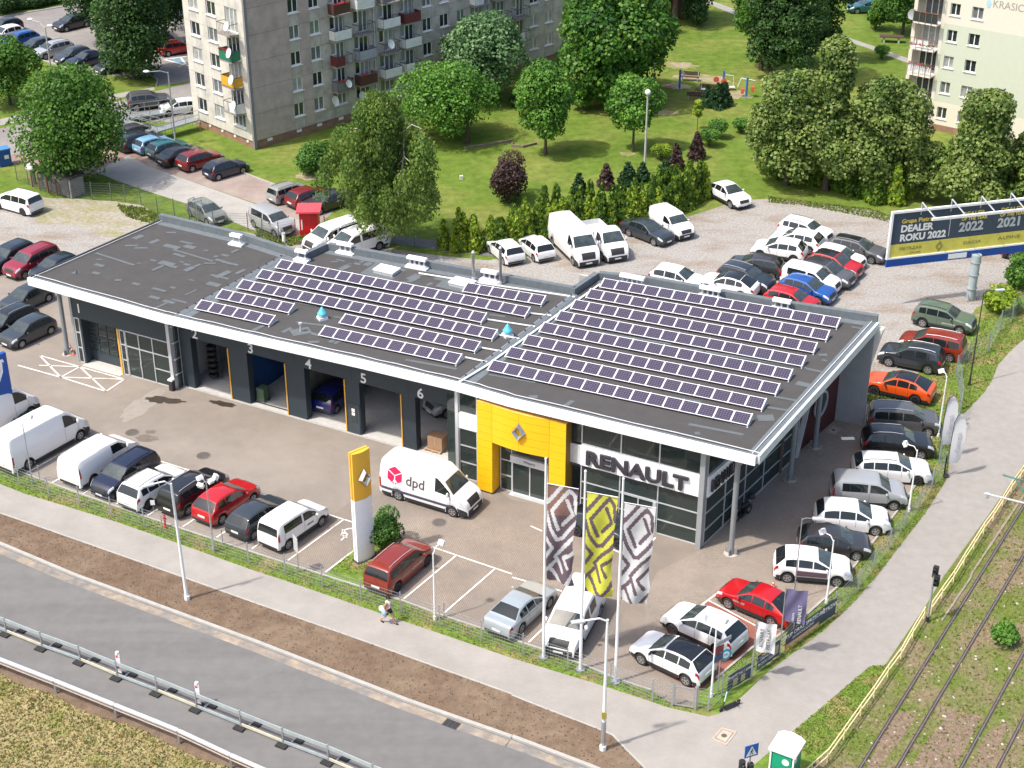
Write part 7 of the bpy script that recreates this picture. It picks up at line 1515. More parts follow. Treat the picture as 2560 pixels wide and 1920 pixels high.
fence('mesh_fence', [(-43.31, 129.24), (-41.99, 128.13), (-40.63, 126.76), (-39.25, 125.69), (-37.70, 125.03), (-35.65, 124.69), (-33.99, 124.50), (-32.73, 124.16), (-31.30, 123.61), (-29.48, 121.57), (-27.96, 120.94), (-26.53, 119.95), (-24.23, 118.12), (-21.41, 117.88), (-20.04, 116.57), (-18.64, 115.87), (-17.38, 116.57)], 1.55, 'dark mesh fence between the yard and the rear lane, left of the kiosk', m=mat('dark_fence', (0.12,0.14,0.13), 0.5, 0.2), dens=1.2)
fence('mesh_fence', [(-15.18, 117.76), (-13.64, 116.34), (-11.68, 115.75), (-9.78, 115.06), (-7.74, 114.71), (-5.75, 114.32), (-3.77, 114.03), (-1.94, 113.80)], 1.3, 'dark mesh fence from the kiosk past the birch to the thujas', m=mat('dark_fence', (0.12,0.14,0.13), 0.5, 0.2), dens=1.2)
t = thing('wire_cage', (*(-26.55, 120.07), 0), radians(-35), 'open wire cage standing behind the roof corner at the fence', 'cage')
f = MB()
for x in (0, 0.9):
    for y in (0, 0.6): f.box(x, x+0.05, y, y+0.05, 0, 1.9)
f.box(0,0.95,0,0.05,1.85,1.9); f.box(0,0.95,0.6,0.65,1.85,1.9); f.box(0,0.05,0.05,0.6,1.85,1.9); f.box(0.9,0.95,0.05,0.6,1.85,1.9); f.build('frame', GALV, t); f = MB(); [f.box(0.05,0.9,0.02,0.03,0.2*k,0.2*k+0.012) for k in range(10)]; f.build('mesh_panel', GALV, t)

# banners on the side fence
NAVYB = mat('navy_banner', (0.040,0.062,0.095), 0.6, var=0.05); ORB = mat('orange_banner', (0.62,0.30,0.09), 0.6, var=0.05); PRW = mat('white_print', (0.72,0.72,0.70), 0.6); PRY = mat('yellow_print', (0.62,0.50,0.10), 0.6)
def banner(a, b, z0, z1, lab, lines, stripe=None, boxes=()):
    d = dirn(a, b); L_ = dist(a, b); t = thing('fence_banner', (a[0]+0.05*sin(d), a[1]-0.05*cos(d), 0), d, lab, 'banner', 'banners on the side fence')
    P = [[(L_*i/8, -0.03-0.02*sin(i*1.7), z) for i in range(9)] for z in (z0, z1)]; MB().grid(P).build('sheet', NAVYB, t)
    if stripe: MB().box(0.02, L_*stripe, -0.066, -0.060, z0, z0+0.30).build('stripe', ORB, t)
    for s, sz, x, z, m in lines: letters(s, sz, (x*L_, -0.075, z), t, m)
    for x0, x1, zz0, zz1 in boxes: MB().box(x0*L_, x1*L_, -0.068, -0.062, zz0, zz1).build('printed_box', mat('beige_print', (0.42,0.36,0.22), 0.6), t)
banner((10.46, 60.31), (11.72, 61.34), 0.12, 1.05, 'small navy banner with two framed pictures, nearest the corner', [('Znajdź nas i oceń', 0.24, 0.5, 0.86, PRW)], None, [(0.2,0.42,0.25,0.68),(0.55,0.74,0.25,0.68)])
banner((12.09, 61.83), (13.41, 63.12), 0.12, 1.10, 'navy banner with two lines of white text left of the longest one', [('DEALER', 0.28, 0.38, 0.72, PRW), ('ROKU 2022', 0.26, 0.40, 0.42, PRW), ('Grupa Pietrzak', 0.16, 0.42, 0.94, PRY)], None, [(0.74,0.92,0.35,0.9)])
banner((13.76, 63.50), (16.85, 66.54), 0.12, 1.15, 'longest navy and orange banner near the purple flag', [('SKUP ORAZ SPRZEDAŻ', 0.34, 0.34, 0.92, PRW), ('SAMOCHODÓW', 0.24, 0.33, 0.62, PRW), ('PIETRZAK', 0.34, 0.84, 0.86, PRW), ('UŻYWANYCH MAREK', 0.24, 0.36, 0.27, PRW)], 0.66)

# lamps
def lamp(p, H, lab, arms, cat='street lamp', m=GALV, r=0.06, name='street_lamp', grp=None, lean=(0,0), head='led'):
    t = thing(name, (*p, 0), 0, lab, cat, grp)
    MB().tube([(0,0,0), (lean[0]*0.3,lean[1]*0.3,1.0), (lean[0],lean[1],H)], [r*1.5, r*1.1, r*0.7], 8).build('pole', m, t); MB().cyl((0,0,0),(0,0,0.25),r*1.9,n=8).build('base_collar', m, t)
    for (az, L_, up) in arms:
        a = radians(az); e = (lean[0]+L_*cos(a), lean[1]+L_*sin(a), H+up); MB().tube([(lean[0],lean[1],H-0.1), (lean[0]+L_*0.35*cos(a), lean[1]+L_*0.35*sin(a), H+up*0.8+0.02), e], r*0.5, 6).build('arm', m, t)
        hd = MB()
        if head == 'led': hd.obox((e[0]+0.28*cos(a), e[1]+0.28*sin(a), e[2]), 0.62, 0.24, 0.08, a)
        elif head == 'flood': hd.obox((e[0]+0.12*cos(a), e[1]+0.12*sin(a), e[2]), 0.20, 0.34, 0.26, a, ry=0.5)
        else: hd.ell((e[0], e[1], e[2]+0.05), 0.30, 0.20, 0.12, 12, 6)
        h_ = hd.build('lamp_head', WHITE if head != 'led' else ALU, t)
    return t
GLS = 'street lamps along the pavement'; GLY = 'yard lamps at the fences'
lamp((-17.27, 67.91), 7.2, 'tall white street lamp in the soil strip in front of the red crossover', [(210, 0.9, 0.25)], r=0.085, m=WHITE, grp=GLS, lean=(-0.15,0.1))
L2 = lamp((4.24, 56.19), 7.5, 'tall street lamp in the soil strip near the corner, arm towards the yard', [(195, 1.1, 0.15)], r=0.085, m=WHITE, grp=GLS)
MB().box(-0.11,0.11,-0.12,0.0,1.9,2.3).build('sticker', mat('yellow_brown_sticker', (0.35,0.30,0.08), 0.6), L2); MB().cyl((0,0,0),(0,0,1.7),0.115,n=10).build('sleeve', GALV, L2)
lamp((-16.62, 72.38), 4.55, 'yard lamp with several crossed floodlights behind the slate hatchback', [(30, 0.45, 0.15), (140, 0.4, 0.05), (250, 0.45, 0.1), (320, 0.35, 0.25)], r=0.05, grp=GLY, head='flood')
lamp((-28.59, 79.43), 4.1, 'thin yard lamp in front of the longest white van', [(60, 0.5, 0.2)], r=0.045, grp=GLY, head='flood')
lamp((-4.02, 66.12), 4.2, 'white yard lamp between the copper estate and the silver saloon', [(50, 0.55, 0.3)], r=0.05, m=WHITE, grp=GLY, head='flood')
L6 = lamp((9.71, 59.96), 4.4, 'yard lamp carrying signs behind the black roofed crossover', [(150, 0.5, 0.1), (30, 0.35, 0.05)], r=0.05, m=WHITE, grp=GLY, head='flood')
lamp((16.67, 67.58), 4.0, 'white yard lamp with a cross arm beside the dark door bump crossover', [(135, 0.6, 0.2)], r=0.05, m=WHITE, grp=GLY, head='flood')
lamp((22.99, 76.41), 4.15, 'white yard lamp beside the silver leisure car', [(150, 0.6, 0.2)], r=0.05, m=WHITE, grp=GLY, head='flood')
lamp((14.97, 67.84), 5.2, 'thin grey yard lamp pole in front of the dark door bump crossover', [(-5, 0.55, 0.0)], r=0.035, grp=GLY, head='led')
lamp((26.73, 84.96), 4.3, 'white yard lamp behind the feather flags', [(120, 0.4, 0.15)], r=0.05, m=WHITE, grp=GLY, head='flood')
lamp((30.43, 91.74), 6.8, 'tall dark street lamp at the side fence near the green off roader', [(10, 0.8, 0.1)], r=0.05, m=DARKM)
t = lamp((11.70, 130.73), 7.3, 'park lamp with a white globe on a concrete pole', [], cat='park lamp', r=0.10, m=CONC, name='park_lamp'); MB().ell((0,0,7.5),0.26,0.26,0.26,14,8).build('globe', WHITE, t)
t = lamp((13.96, 149.91), 4.2, 'second park lamp globe seen behind the green tree', [], cat='park lamp', r=0.05, name='park_lamp'); MB().ell((0,0,4.35),0.24,0.24,0.24,12,7).build('globe', WHITE, t)
lamp((-46.03, 152.67), 7.0, 'street lamp with white box behind the maple at upper left', [(150, 1.9, 0.5), (10, 0.5, 0.1)], r=0.09, m=CONC, head='round')
lamp((-31.03, 137.82), 7.1, 'street lamp with a curved arm beside the steel ramp', [(195, 1.9, 0.15)], r=0.08, head='round')
lamp((-58.60, 177.64), 4.0, 'thin lamp pole cut by the left edge at the car park', [(200, 0.5, 0.1)], r=0.04, head='flood')

# flagpoles with long banners
FB = dict(plum=mat('flag_plum', (0.11,0.075,0.095), 0.8), grey=mat('flag_pale_grey', (0.52,0.52,0.54), 0.8), yel=mat('flag_acid_yellow', (0.50,0.50,0.055), 0.8), tan=mat('flag_tan', (0.20,0.11,0.09), 0.8))
def seg_d(px, py, a, b):
    vx, vy = b[0]-a[0], b[1]-a[1]; L2_ = vx*vx+vy*vy; u = max(0, min(1, ((px-a[0])*vx+(py-a[1])*vy)/(L2_+1e-9))); return hypot(px-a[0]-u*vx, py-a[1]-u*vy)
STROKES = [[(-0.1,0.72),(0.55,-0.1)], [(0.98,0.75),(0.90,0.25),(0.72,0.10),(0.16,0.82),(0.40,1.40)], [(-0.05,0.86),(0.12,1.35),(0.38,1.76),(0.56,1.70),(1.05,1.02)], [(0.66,0.42),(0.86,0.84),(0.55,1.25)],
    [(-0.1,1.62),(0.22,2.02),(-0.1,2.48)], [(1.05,1.50),(0.72,1.85),(0.30,2.36),(0.56,2.86)], [(1.05,1.98),(0.58,2.40),(0.80,2.66)], [(-0.1,2.95),(0.30,2.52)][::-1], [(0.02,2.30),(-0.1,2.36)], [(0.10,2.75),(0.42,3.25),(0.62,3.35),(1.05,2.80)], [(-0.1,3.1),(0.12,3.45),(0.4,3.9)], [(1.05,3.3),(0.7,3.8)]]
def flag_banner(name, p, H, w_, h_, zt, az, mats, lab, invert=False, seed=0):
    t = thing('flagpole', (*p, 0), 0, lab, 'flagpole', 'three white flagpoles at the fence'); a = radians(az)
    MB().cyl((0,0,0),(0,0,H),0.085,0.05,n=12).build('pole', WHITE, t); MB().ell((0,0,H+0.03),0.07,0.07,0.07,8,5).build('finial', WHITE, t); MB().cyl((0,0,0),(0,0,0.08),0.25,n=8).build('foot_plate', GALV, t)
    fl = thing('advertising_flag', (*p, 0), a, name, 'flag', 'three long advertising flags')
    MB().cyl((0.08,0,zt+0.02),(w_+0.12,0,zt+0.05),0.018,n=6).build('cross_bar', WHITE, fl)
    nx, ny = 30, 104; V = []; r = random.Random(seed)
    for j in range(ny+1):
        v = j/ny
        for i in range(nx+1):
            u = i/nx; y = 0.10*sin(u*7+v*5+seed)*(0.3+v)+0.05*sin(v*17+seed)*u+0.10*sin(v*6.0+seed*2)*v; sx_ = 1-0.10*sin(v*3.0)*v-0.13*abs(sin(v*8+seed))*v*u
            V.append((0.10+u*w_*sx_, y, zt-v*h_-0.02*sin(u*9)))
    F = []; M_ = []
    for j in range(ny):
        for i in range(nx):
            F.append((j*(nx+1)+i, (j+1)*(nx+1)+i, (j+1)*(nx+1)+i+1, j*(nx+1)+i+1)); u = (i+0.5)/nx; v = (j+0.5)/ny*h_/w_*0.88
            on = any(seg_d(u, v, s[k], s[k+1]) < 0.060 for s in STROKES for k in range(len(s)-1)); M_.append((1 if on else 0) if not invert else (0 if on else (2 if v < 0.95 and u < 0.75 else 1)))
    mb = MB(); mb.v = V; mb.f = F; mb.m = M_; mb.build('cloth', mats, fl, smooth=True, ang=80)
    return t
flag_banner('plum and tan flag with pale zigzag lines, leftmost of the three', (1.59, 62.98), 11.7, 1.52, 5.6, 10.35, -20, [FB['grey'], FB['plum'], FB['tan']], 'white flagpole with the plum flag, leftmost of the three', True, 1)
flag_banner('acid yellow flag with plum zigzag lines, middle of the three', (3.41, 62.02), 11.6, 1.50, 5.7, 10.5, -20, [FB['yel'], FB['plum']], 'white flagpole with the yellow flag, middle of the three', False, 2)
flag_banner('pale grey flag with plum zigzag lines, rightmost of the three', (5.10, 61.03), 11.8, 1.50, 5.5, 10.55, -20, [FB['grey'], FB['plum']], 'white flagpole with the grey flag, rightmost of the three', False, 3)
def small_flag(p, H, w_, h_, zt, az, m, lab, lines, post=GALV):
    t = thing('small_flag', (*p, 0), radians(az), lab, 'flag'); MB().cyl((0,0,0),(0,0,H),0.035,0.025,n=8).build('pole', post, t)
    MB().grid([[(0.04+w_*i/8, 0.05*sin(i*1.1+j), zt-h_*j/8-0.02*i/8*j/8) for i in range(9)] for j in range(9)][::-1]).build('cloth', m, t, smooth=True, ang=80)
    for s, x, z, sz, mm in lines: letters(s, sz, (x, -0.07, z), t, mm, rot=(pi/2, -pi/2, 0))
PURP = mat('violet_cloth', (0.13,0.115,0.22), 0.7, var=0.1); WCL = mat('white_cloth', (0.66,0.66,0.68), 0.7, var=0.05)
small_flag((13.49, 63.12), 4.3, 1.05, 1.95, 4.15, -12, PURP, 'violet flag with white vertical lettering above the fence', [('RENAULT', 0.80, 2.75, 0.26, PRW), ('GRUPA', 0.50, 2.55, 0.16, PRW)])
small_flag((11.86, 61.37), 3.6, 0.95, 1.75, 3.45, -14, WCL, 'white flag with grey lettering in front of the red coupe crossover', [('RENAULT', 0.32, 2.6, 0.26, DPG), ('PIETRZAK', 0.66, 2.55, 0.28, DPG)])
def feather(p, H, lab, az):
    t = thing('feather_flag', (*p, 0), radians(az), lab, 'flag', 'white feather flags'); pts = [(0,0,0), (0,0,H*0.6), (0.03,0,H*0.85), (0.2,0,H*0.96), (0.42,0,H)]
    MB().tube(pts, 0.02, 6).build('pole', DARKM, t)
    prof = [(0.22, 0.55), (0.26, 0.70), (0.34, 0.78), (0.5, 0.80), (0.7, 0.80), (0.85, 0.78), (0.93, 0.66), (1.0, 0.44)]
    rows = [[(0.02+(0.2*max(0,f-0.85)/0.15 if f > 0.85 else 0), 0.03*sin(f*9), H*f), ((w_)*0.6+0.02, 0.06*sin(f*7+1), H*f-0.05), (w_, 0.10*sin(f*8), H*f-0.12)] for f, w_ in prof]
    MB().grid(rows).build('cloth', WCL, t, smooth=True, ang=80); MB().cyl((0,0,0),(0,0,0.1),0.2,n=10).build('foot', DARKM, t)
    letters('Pietrzak', 0.42, (0.42, -0.09, H*0.55), t, mat('faint_print', (0.45,0.44,0.48), 0.7), rot=(pi/2, -pi/2, 0))
feather((26.13, 82.39), 4.4, 'white feather flag nearer the dealership', 5); feather((26.07, 80.24), 4.4, 'white feather flag nearer the footpath', 5)

# yellow and white pylon
py = thing('sign_pylon', (*(-8.48, 71.23), 0), radians(41), 'tall narrow pylon with yellow top, white base and chrome emblem', 'sign'); W_ = 1.15
def leaf(y0, y1, bow_, z0, z1, m, name='pylon_panel', x1=W_):
    n = 6; f = [(x1*i/n, y0-bow_*sin(pi*i/n)) for i in range(n+1)]; MB().prism(f+[(x1, y1), (0, y1)], z0, z1).build(name, m, py)
for z0, z1 in ((0.05, 0.98), (0.99, 1.74), (1.75, 2.5), (2.51, 3.26), (3.27, 4.0)): leaf(0.0, 0.14, 0.12, z0, z1, CLAD); leaf(0.20, 0.34, -0.0, z0, z1, CLAD)
leaf(0.0, 0.14, 0.12, 4.01, 6.95, mat('pylon_yellow', (0.80,0.43,0.035), 0.45, var=0.03)); leaf(0.20, 0.34, 0.0, 4.01, 6.95, MATS['pylon_yellow']); MB().box(0.1, W_-0.1, 0.14, 0.2, 0.0, 6.8).build('pylon_core', ANTH, py); MB().box(-0.1,W_+0.1,-0.2,0.45,0,0.05).build('base_plate', DARKM, py)
o = obj('emblem', emblem(0.78, 1.15, 0.22), py, (0.60, -0.16, 5.35))
bp_ = thing('sign_pylon', (*(-31.69, 86.82), 0), dirn((-31.69, 86.82), (-32.40, 85.91)), 'wide blue pylon with a white glyph and white base at the left edge', 'sign')
MB().box(0, 2.1, 0, 0.28, 0.0, 0.97).build('pylon_base', CLAD, bp_); MB().box(0, 2.1, 0, 0.28, 0.975, 5.1).build('pylon_panel', BLUE, bp_)
MB().add([(x, 0.29, z) for x, z in ((0.22,4.5),(0.38,4.55),(0.42,3.9),(0.72,3.35),(1.2,3.2),(1.2,3.45),(0.85,3.6),(0.6,4.05),(0.62,4.4),(0.9,4.6),(0.88,4.8),(0.3,4.75))], [tuple(range(11,-1,-1)), tuple(range(12))]).build('glyph', CLAD, bp_)

# billboard
bb = thing('billboard', (*(33.90, 105.06), 0), radians(14.8), 'large billboard on a thick grey post with lamps above it', 'billboard')
Ax, Ay = to_local(bb, [(26.92, 103.48)])[0]; Lb = 13.5; BH = 3.55
def bbox_(x0, x1, z0, z1, y0, y1, name, m, par=None): return MB().box(Ax+x0, Ax+x1, Ay+y0, Ay+y1, z0, z1).build(name, m, par or bb)
MB().cyl((0,0,0),(0,0,3.6),0.30,0.36,n=16).build('post', mat('pale_blue_grey_post', (0.36,0.42,0.43), 0.5, var=0.08), bb)
for z in (0.9, 2.0, 3.0): MB().cyl((0,0,z),(0,0,z+0.05),0.40,n=16).build('post_ring', GREYP, bb)
MB().add([(-0.28,-0.3,0.02),(0.28,-0.3,0.02),(0.36,0.0,0.9),(-0.36,0.0,0.9)], [(0,1,2,3)]).build('gusset', GREYP, bb)
for k in range(4): bbox_(0, Lb, 3.30+k*0.155, 3.30+k*0.155+0.135, -0.06-0.01*k, 0.06, 'blue_slat', BLUE)
face = bbox_(0.10, Lb-0.1, 3.95, 3.95+BH-0.05, -0.02, 0.06, 'poster', NAVYB)
bbox_(0.12, Lb-0.12, 3.99, 3.99+1.02, -0.026, -0.021, 'poster_band', mat('poster_yellow', (0.62,0.56,0.10), 0.6), face)
fr_ = MB(); fr_.box(Ax-0.02,Ax+Lb,Ay-0.10,Ay+0.1,3.90,4.02); fr_.box(Ax-0.02,Ax+Lb,Ay-0.10,Ay+0.1,3.9+BH-0.02,3.9+BH+0.14); fr_.box(Ax-0.02,Ax+0.14,Ay-0.10,Ay+0.1,4.02,3.9+BH-0.02); fr_.box(Ax+Lb-0.14,Ax+Lb,Ay-0.10,Ay+0.1,4.02,3.9+BH-0.02); fr_.build('frame', WHITE, bb)
def bt(s, sz, x, z, m, sx=1.0, off=0.0, sh=0.0): letters(s, sz, (Ax+x, Ay-0.035, z), face, m, align='LEFT', sx=sx, offset=off, shear=sh)
bt('Grupa Pietrzak', 0.46, 0.85, 6.75, PRY, off=0.01); bt('DEALER', 0.72, 0.85, 6.15, PRW, off=0.03); bt('ROKU 2022', 0.72, 0.85, 5.45, PRW, off=0.03)
bbox_(4.72, 4.75, 5.2, 6.8, -0.026, -0.021, 'printed_rule', PRW, face)
PGR = mat('grey_print', (0.42,0.46,0.47), 0.6); PDK = mat('olive_dark_print', (0.20,0.18,0.05), 0.6)
for x, yr in ((5.5, '2022'), (8.6, '2021')): bt('DEALER', 0.52, x+0.1, 6.78, PRY, off=0.02); bt('OF THE YEAR', 0.34, x+0.1, 6.42, PRY, off=0.01); bt(yr, 0.98, x, 5.78, PGR, off=0.035)
bt('PIETRZAK', 0.36, 0.9, 4.62, PDK, sx=1.15); bt('GRUPA', 0.22, 1.75, 4.25, PDK, sx=1.3); bt('DACIA', 0.32, 6.0, 4.55, PDK, sx=1.5); bt('ALPINE', 0.36, 8.8, 4.6, PDK, sx=1.6)
em2 = MB(); 
for k in range(2):
    w_, h_ = (0.26, 0.40) if k == 0 else (0.15, 0.26); P4 = [(0,h_),(w_,0),(0,-h_),(-w_,0)]
    for i in range(4): a, b = P4[i], P4[(i+1) % 4]; em2.bar((a[0],0,a[1]),(b[0],0,b[1]),0.01,0.05)
em2.build('printed_emblem', PDK, face, loc=(Ax+4.1, Ay-0.03, 4.5))
bbox_(4.9, 6.4, 3.42, 3.80, -0.12, -0.10, 'maker_plate', WHITE)
for k in range(5):
    x = 2.3+k*2.35; MB().tube([(Ax+x, Ay, 3.9+BH-0.3), (Ax+x, Ay, 3.9+BH+0.62), (Ax+x+0.35, Ay-1.35, 3.9+BH-0.05)], 0.06, 6).build('lamp_arm', GALV, bb)
bbox_(2.4, Lb-0.1, 3.9+BH-0.22, 3.9+BH-0.04, -1.5, -1.35, 'lamp_bar', WHITE)

# temporary road barrier
BPL = mat('weathered_barrier_plank', (0.40,0.45,0.46), 0.5, 0.2, var=0.15, sc=2); BPY = mat('old_cream_plank', (0.55,0.52,0.40), 0.6, var=0.12)
bar_pts = [(-28.65, 66.29), (-26.03, 64.92), (-23.88, 63.73), (-21.66, 62.61), (-19.53, 61.39), (-17.33, 60.22), (-15.19, 59.02), (-12.86, 57.72), (-10.70, 56.52), (-8.46, 55.34), (-6.30, 54.05), (-4.21, 52.90)]
for i in range(len(bar_pts)-1):
    a, b = bar_pts[i], bar_pts[i+1]; d = dirn(a, b); L_ = dist(a, b)
    t = thing('road_barrier', (*a, 0), d, 'section of the low plank barrier standing on rubber feet on the road', 'barrier', 'sections of the road barrier')
    t['label'] = ['barrier section at the left picture edge', 'barrier section right after the left edge one', 'barrier section left of the first red and white beacon', 'barrier section ending at the first red and white beacon', 'barrier section between the first beacon and the next post', 'barrier section ending at the second red and white beacon', 'barrier section right of the second red and white beacon', 'barrier section with the reddish post end, bottom left quarter', 'barrier section next to last before the bottom edge', 'barrier section running out of the bottom edge', 'barrier section outside below the picture'][i]
    MB().box(-0.035,0.035,-0.035,0.035,0.05,1.06).build('post', GALV, t)
    P = MB().box(0.04, L_-0.04, -0.02, 0.02, 0.78, 1.0).build('plank', BPL, t); P2 = MB().box(0.04, L_-0.04, -0.02, 0.02, 0.12, 0.28).build('plank', BPY if i % 2 else BPL, t)
    for y in (-0.18, ): MB().box(-0.28,0.28,y-0.13,y+0.45,0,0.09).build('rubber_foot', RUBBER, t)
    MB().box(0.35,0.75,0.35,0.62,0,0.09).build('rubber_foot', RUBBER, t); MB().box(0.3, 0.34, -0.03, 0.5, 0.09, 0.13).build('brace', GALV, t)
for p, lab in (((-19.47, 61.66), 'red and white beacon board at the barrier, left one'), ((-15.14, 59.34), 'red and white beacon board at the barrier, right one')):
    t = thing('traffic_beacon', (*p, 0), radians(-28), lab, 'beacon', 'beacon boards at the barrier'); MB().box(-0.13,0.13,-0.02,0.02,0.12,1.28).build('board', WHITE, t); MB().cyl((0,0,1.28),(0,0,1.40),0.09,n=10).build('lamp', WHITE, t)
    for z in (0.35, 1.02): MB().add([(-0.10,-0.025,z),(0.11,-0.025,z+0.08),(-0.10,-0.025,z+0.18)], [(0,1,2)]).build('red_chevron', RED, t)
    MB().box(-0.2,0.2,-0.15,0.15,0,0.1).build('rubber_foot', RUBBER, t)
# guard rail
gp = [(-29.38, 63.87), (-25.80, 62.06), (-22.29, 60.22), (-18.96, 58.42), (-15.59, 56.60), (-12.89, 54.93), (-10.02, 53.27)]
gr = thing('guard_rail', (*gp[0], 0), 0, 'pale tubular guard rail curving along the near side of the road', 'guard rail'); P = to_local(gr, gp); W3 = mat('pale_guard_rail', (0.60,0.60,0.62), 0.35, 0.3, var=0.05)
for i in range(len(P)-1):
    a, b = P[i], P[i+1]; MB().cyl((a[0],a[1],0.80),(b[0],b[1],0.80),0.11,n=12).build('beam', W3, gr); MB().bar((a[0],a[1]-0.05,0.56),(b[0],b[1]-0.05,0.56),0.04,0.05).build('lower_rail', mat('rusty_cream_rail', (0.48,0.38,0.32), 0.6), gr)
    MB().cyl((b[0],b[1],0.80),(b[0]+0.08*cos(dirn(a,b)),b[1]+0.08*sin(dirn(a,b)),0.80),0.13,n=12).build('sleeve', GALV, gr)
for p in P: MB().box(p[0]-0.05,p[0]+0.05,p[1]-0.05,p[1]+0.05,0,0.78).build('post', GALV, gr)
# yellow railing along the tracks
def railing(pts, lab, h=0.80):
    t = thing('yellow_railing', (*pts[0], 0), 0, lab, 'railing', 'cream yellow railings along the tracks'); P = to_local(t, pts)
    for i, p in enumerate(P): MB().cyl((p[0],p[1],0),(p[0],p[1],h),0.03,n=6).build('post', CREAMY, t)
    for i in range(len(P)-1):
        a, b = P[i], P[i+1]
        for z in (h, h*0.5): MB().cyl((*a, z),(*b, z),0.032,n=6).build('rail', CREAMY, t)
railing([(12.80, 53.42), (13.63, 54.35), (14.54, 55.30), (15.60, 56.88), (16.69, 58.52), (17.61, 59.88), (18.62, 61.46), (19.57, 62.84), (20.55, 64.56), (21.51, 66.17)], 'cream yellow railing from the green toilet to the traffic light')
railing([(21.96, 66.59), (22.88, 68.00), (23.87, 69.48), (24.83, 71.08), (25.75, 72.55), (26.72, 74.14), (27.61, 75.44), (28.59, 77.03), (29.52, 78.53), (30.47, 79.95), (31.87, 82.11), (33.54, 84.62)], 'cream yellow railing beyond the traffic light along the path')
# traffic light
t = thing('traffic_light', (*(21.64, 65.98), 0), radians(-30), 'black traffic light on a grey post beside the yellow railing', 'traffic light')
MB().cyl((0,0,0),(0,0,3.0),0.055,n=10).build('post', GALV, t); MB().cyl((0,0,0),(0,0,0.3),0.09,n=10).build('foot_sleeve', DARKM, t)
for x, y, z in ((0.16, 0.0, 2.35), (0.0, 0.16, 2.75)):
    hd = MB().box(x-0.13,x+0.13,y-0.12,y+0.12,z,z+0.62).build('signal_head', BLACKP, t)
    for k in range(2): MB().cyl((x,y-0.12,z+0.17+k*0.28),(x,y-0.24,z+0.15+k*0.28),0.10,n=10,cap=False).build('visor', BLACKP, hd)
# crossing sign with signals
t = thing('crossing_sign', (*(10.56, 53.24), 0), radians(22), 'blue pedestrian crossing sign on a post with two black signal heads', 'sign')
MB().cyl((0,0,0),(0,0,2.9),0.04,n=10).build('post', GALV, t)
s = MB().box(-0.34,0.34,-0.07,-0.045,2.25,2.93).build('sign_plate', mat('sign_blue', (0.01,0.11,0.42), 0.4), t)
MB().add([(-0.28,-0.074,2.33),(0.28,-0.074,2.33),(0.0,-0.074,2.87)], [(0,1,2)]).build('white_triangle', WHITE, s)
m_ = MB(); m_.cyl((0.02,-0.078,2.70),(0.02,-0.082,2.70),0.035,n=8); m_.bar((0.01,-0.08,2.66),(0.0,-0.08,2.52),0.01,0.05); m_.bar((0.0,-0.08,2.52),(-0.09,-0.08,2.38),0.01,0.03); m_.bar((0.0,-0.08,2.52),(0.08,-0.08,2.38),0.01,0.03); m_.bar((0.01,-0.08,2.63),(-0.08,-0.08,2.54),0.01,0.025); m_.bar((0.01,-0.08,2.63),(0.09,-0.08,2.56),0.01,0.025); m_.build('walking_figure', BLACKP, s)
for x, z in ((-0.42, 1.45), (0.02, 1.15)):
    hd = MB().cyl((x,-0.05,z),(x,-0.05,z+0.68),0.15,n=12).build('signal_head', BLACKP, t); MB().cyl((x,-0.18,z+0.48),(x,-0.26,z+0.46),0.09,n=10,cap=False).build('visor', BLACKP, hd); MB().cyl((x,-0.18,z+0.2),(x,-0.26,z+0.18),0.09,n=10,cap=False).build('visor', BLACKP, hd)
MB().bar((-0.42,-0.05,1.5),(0.02,-0.05,1.5),0.05).build('bracket', BLACKP, t)
# portable toilet
F_ = (12.57, 53.33); Lc = (11.57, 53.91); Rc = (13.18, 54.27)
t = thing('portable_toilet', (*F_, 0), dirn(Lc, F_), 'green portable toilet with a white roof at the bottom edge', 'toilet'); wq = 1.2; dq = 1.15; GTO = mat('toilet_green', (0.0,0.26,0.13), 0.4, var=0.05)
MB().box(-wq+0.06,-0.06,0.06,dq-0.06,0.06,2.0).build('cabin', GTO, t)
for x in (-wq+0.03, -0.09): MB().box(x, x+0.07, -0.0, 0.06, 0.05, 2.0).build('corner_post', CLAD, t)
dr = MB().box(-wq+0.16,-0.16,0.03,0.058,0.15,1.9).build('door', mat('toilet_door_green', (0.0,0.30,0.15), 0.4), t); MB().cyl((-0.42,0.028,1.55),(-0.42,0.02,1.55),0.17,n=20).build('round_logo', CLAD, dr)
MB().cyl((-0.055,0.35,1.6),(-0.045,0.35,1.6),0.15,n=18).build('round_logo', CLAD, t); MB().box(-wq,0,0,dq,0,0.06).build('base', DARKM, t)
rf = MB(); 
prof = [(-wq-0.05,2.0),(-wq-0.05,2.12),(-wq*0.85,2.27),(-wq*0.5,2.36),(-wq*0.15,2.27),(0.05,2.12),(0.05,2.0)]
n_ = len(prof); rf.add([(x,-0.05,z) for x,z in prof]+[(x,dq+0.05,z) for x,z in prof], [(i,i+1,n_+i+1,n_+i) for i in range(n_-1)]+[tuple(range(n_)),tuple(range(2*n_-1,n_-1,-1)),(0,n_,2*n_-1,n_-1)]); rf.build('roof', CLAD, t, smooth=True, ang=30)
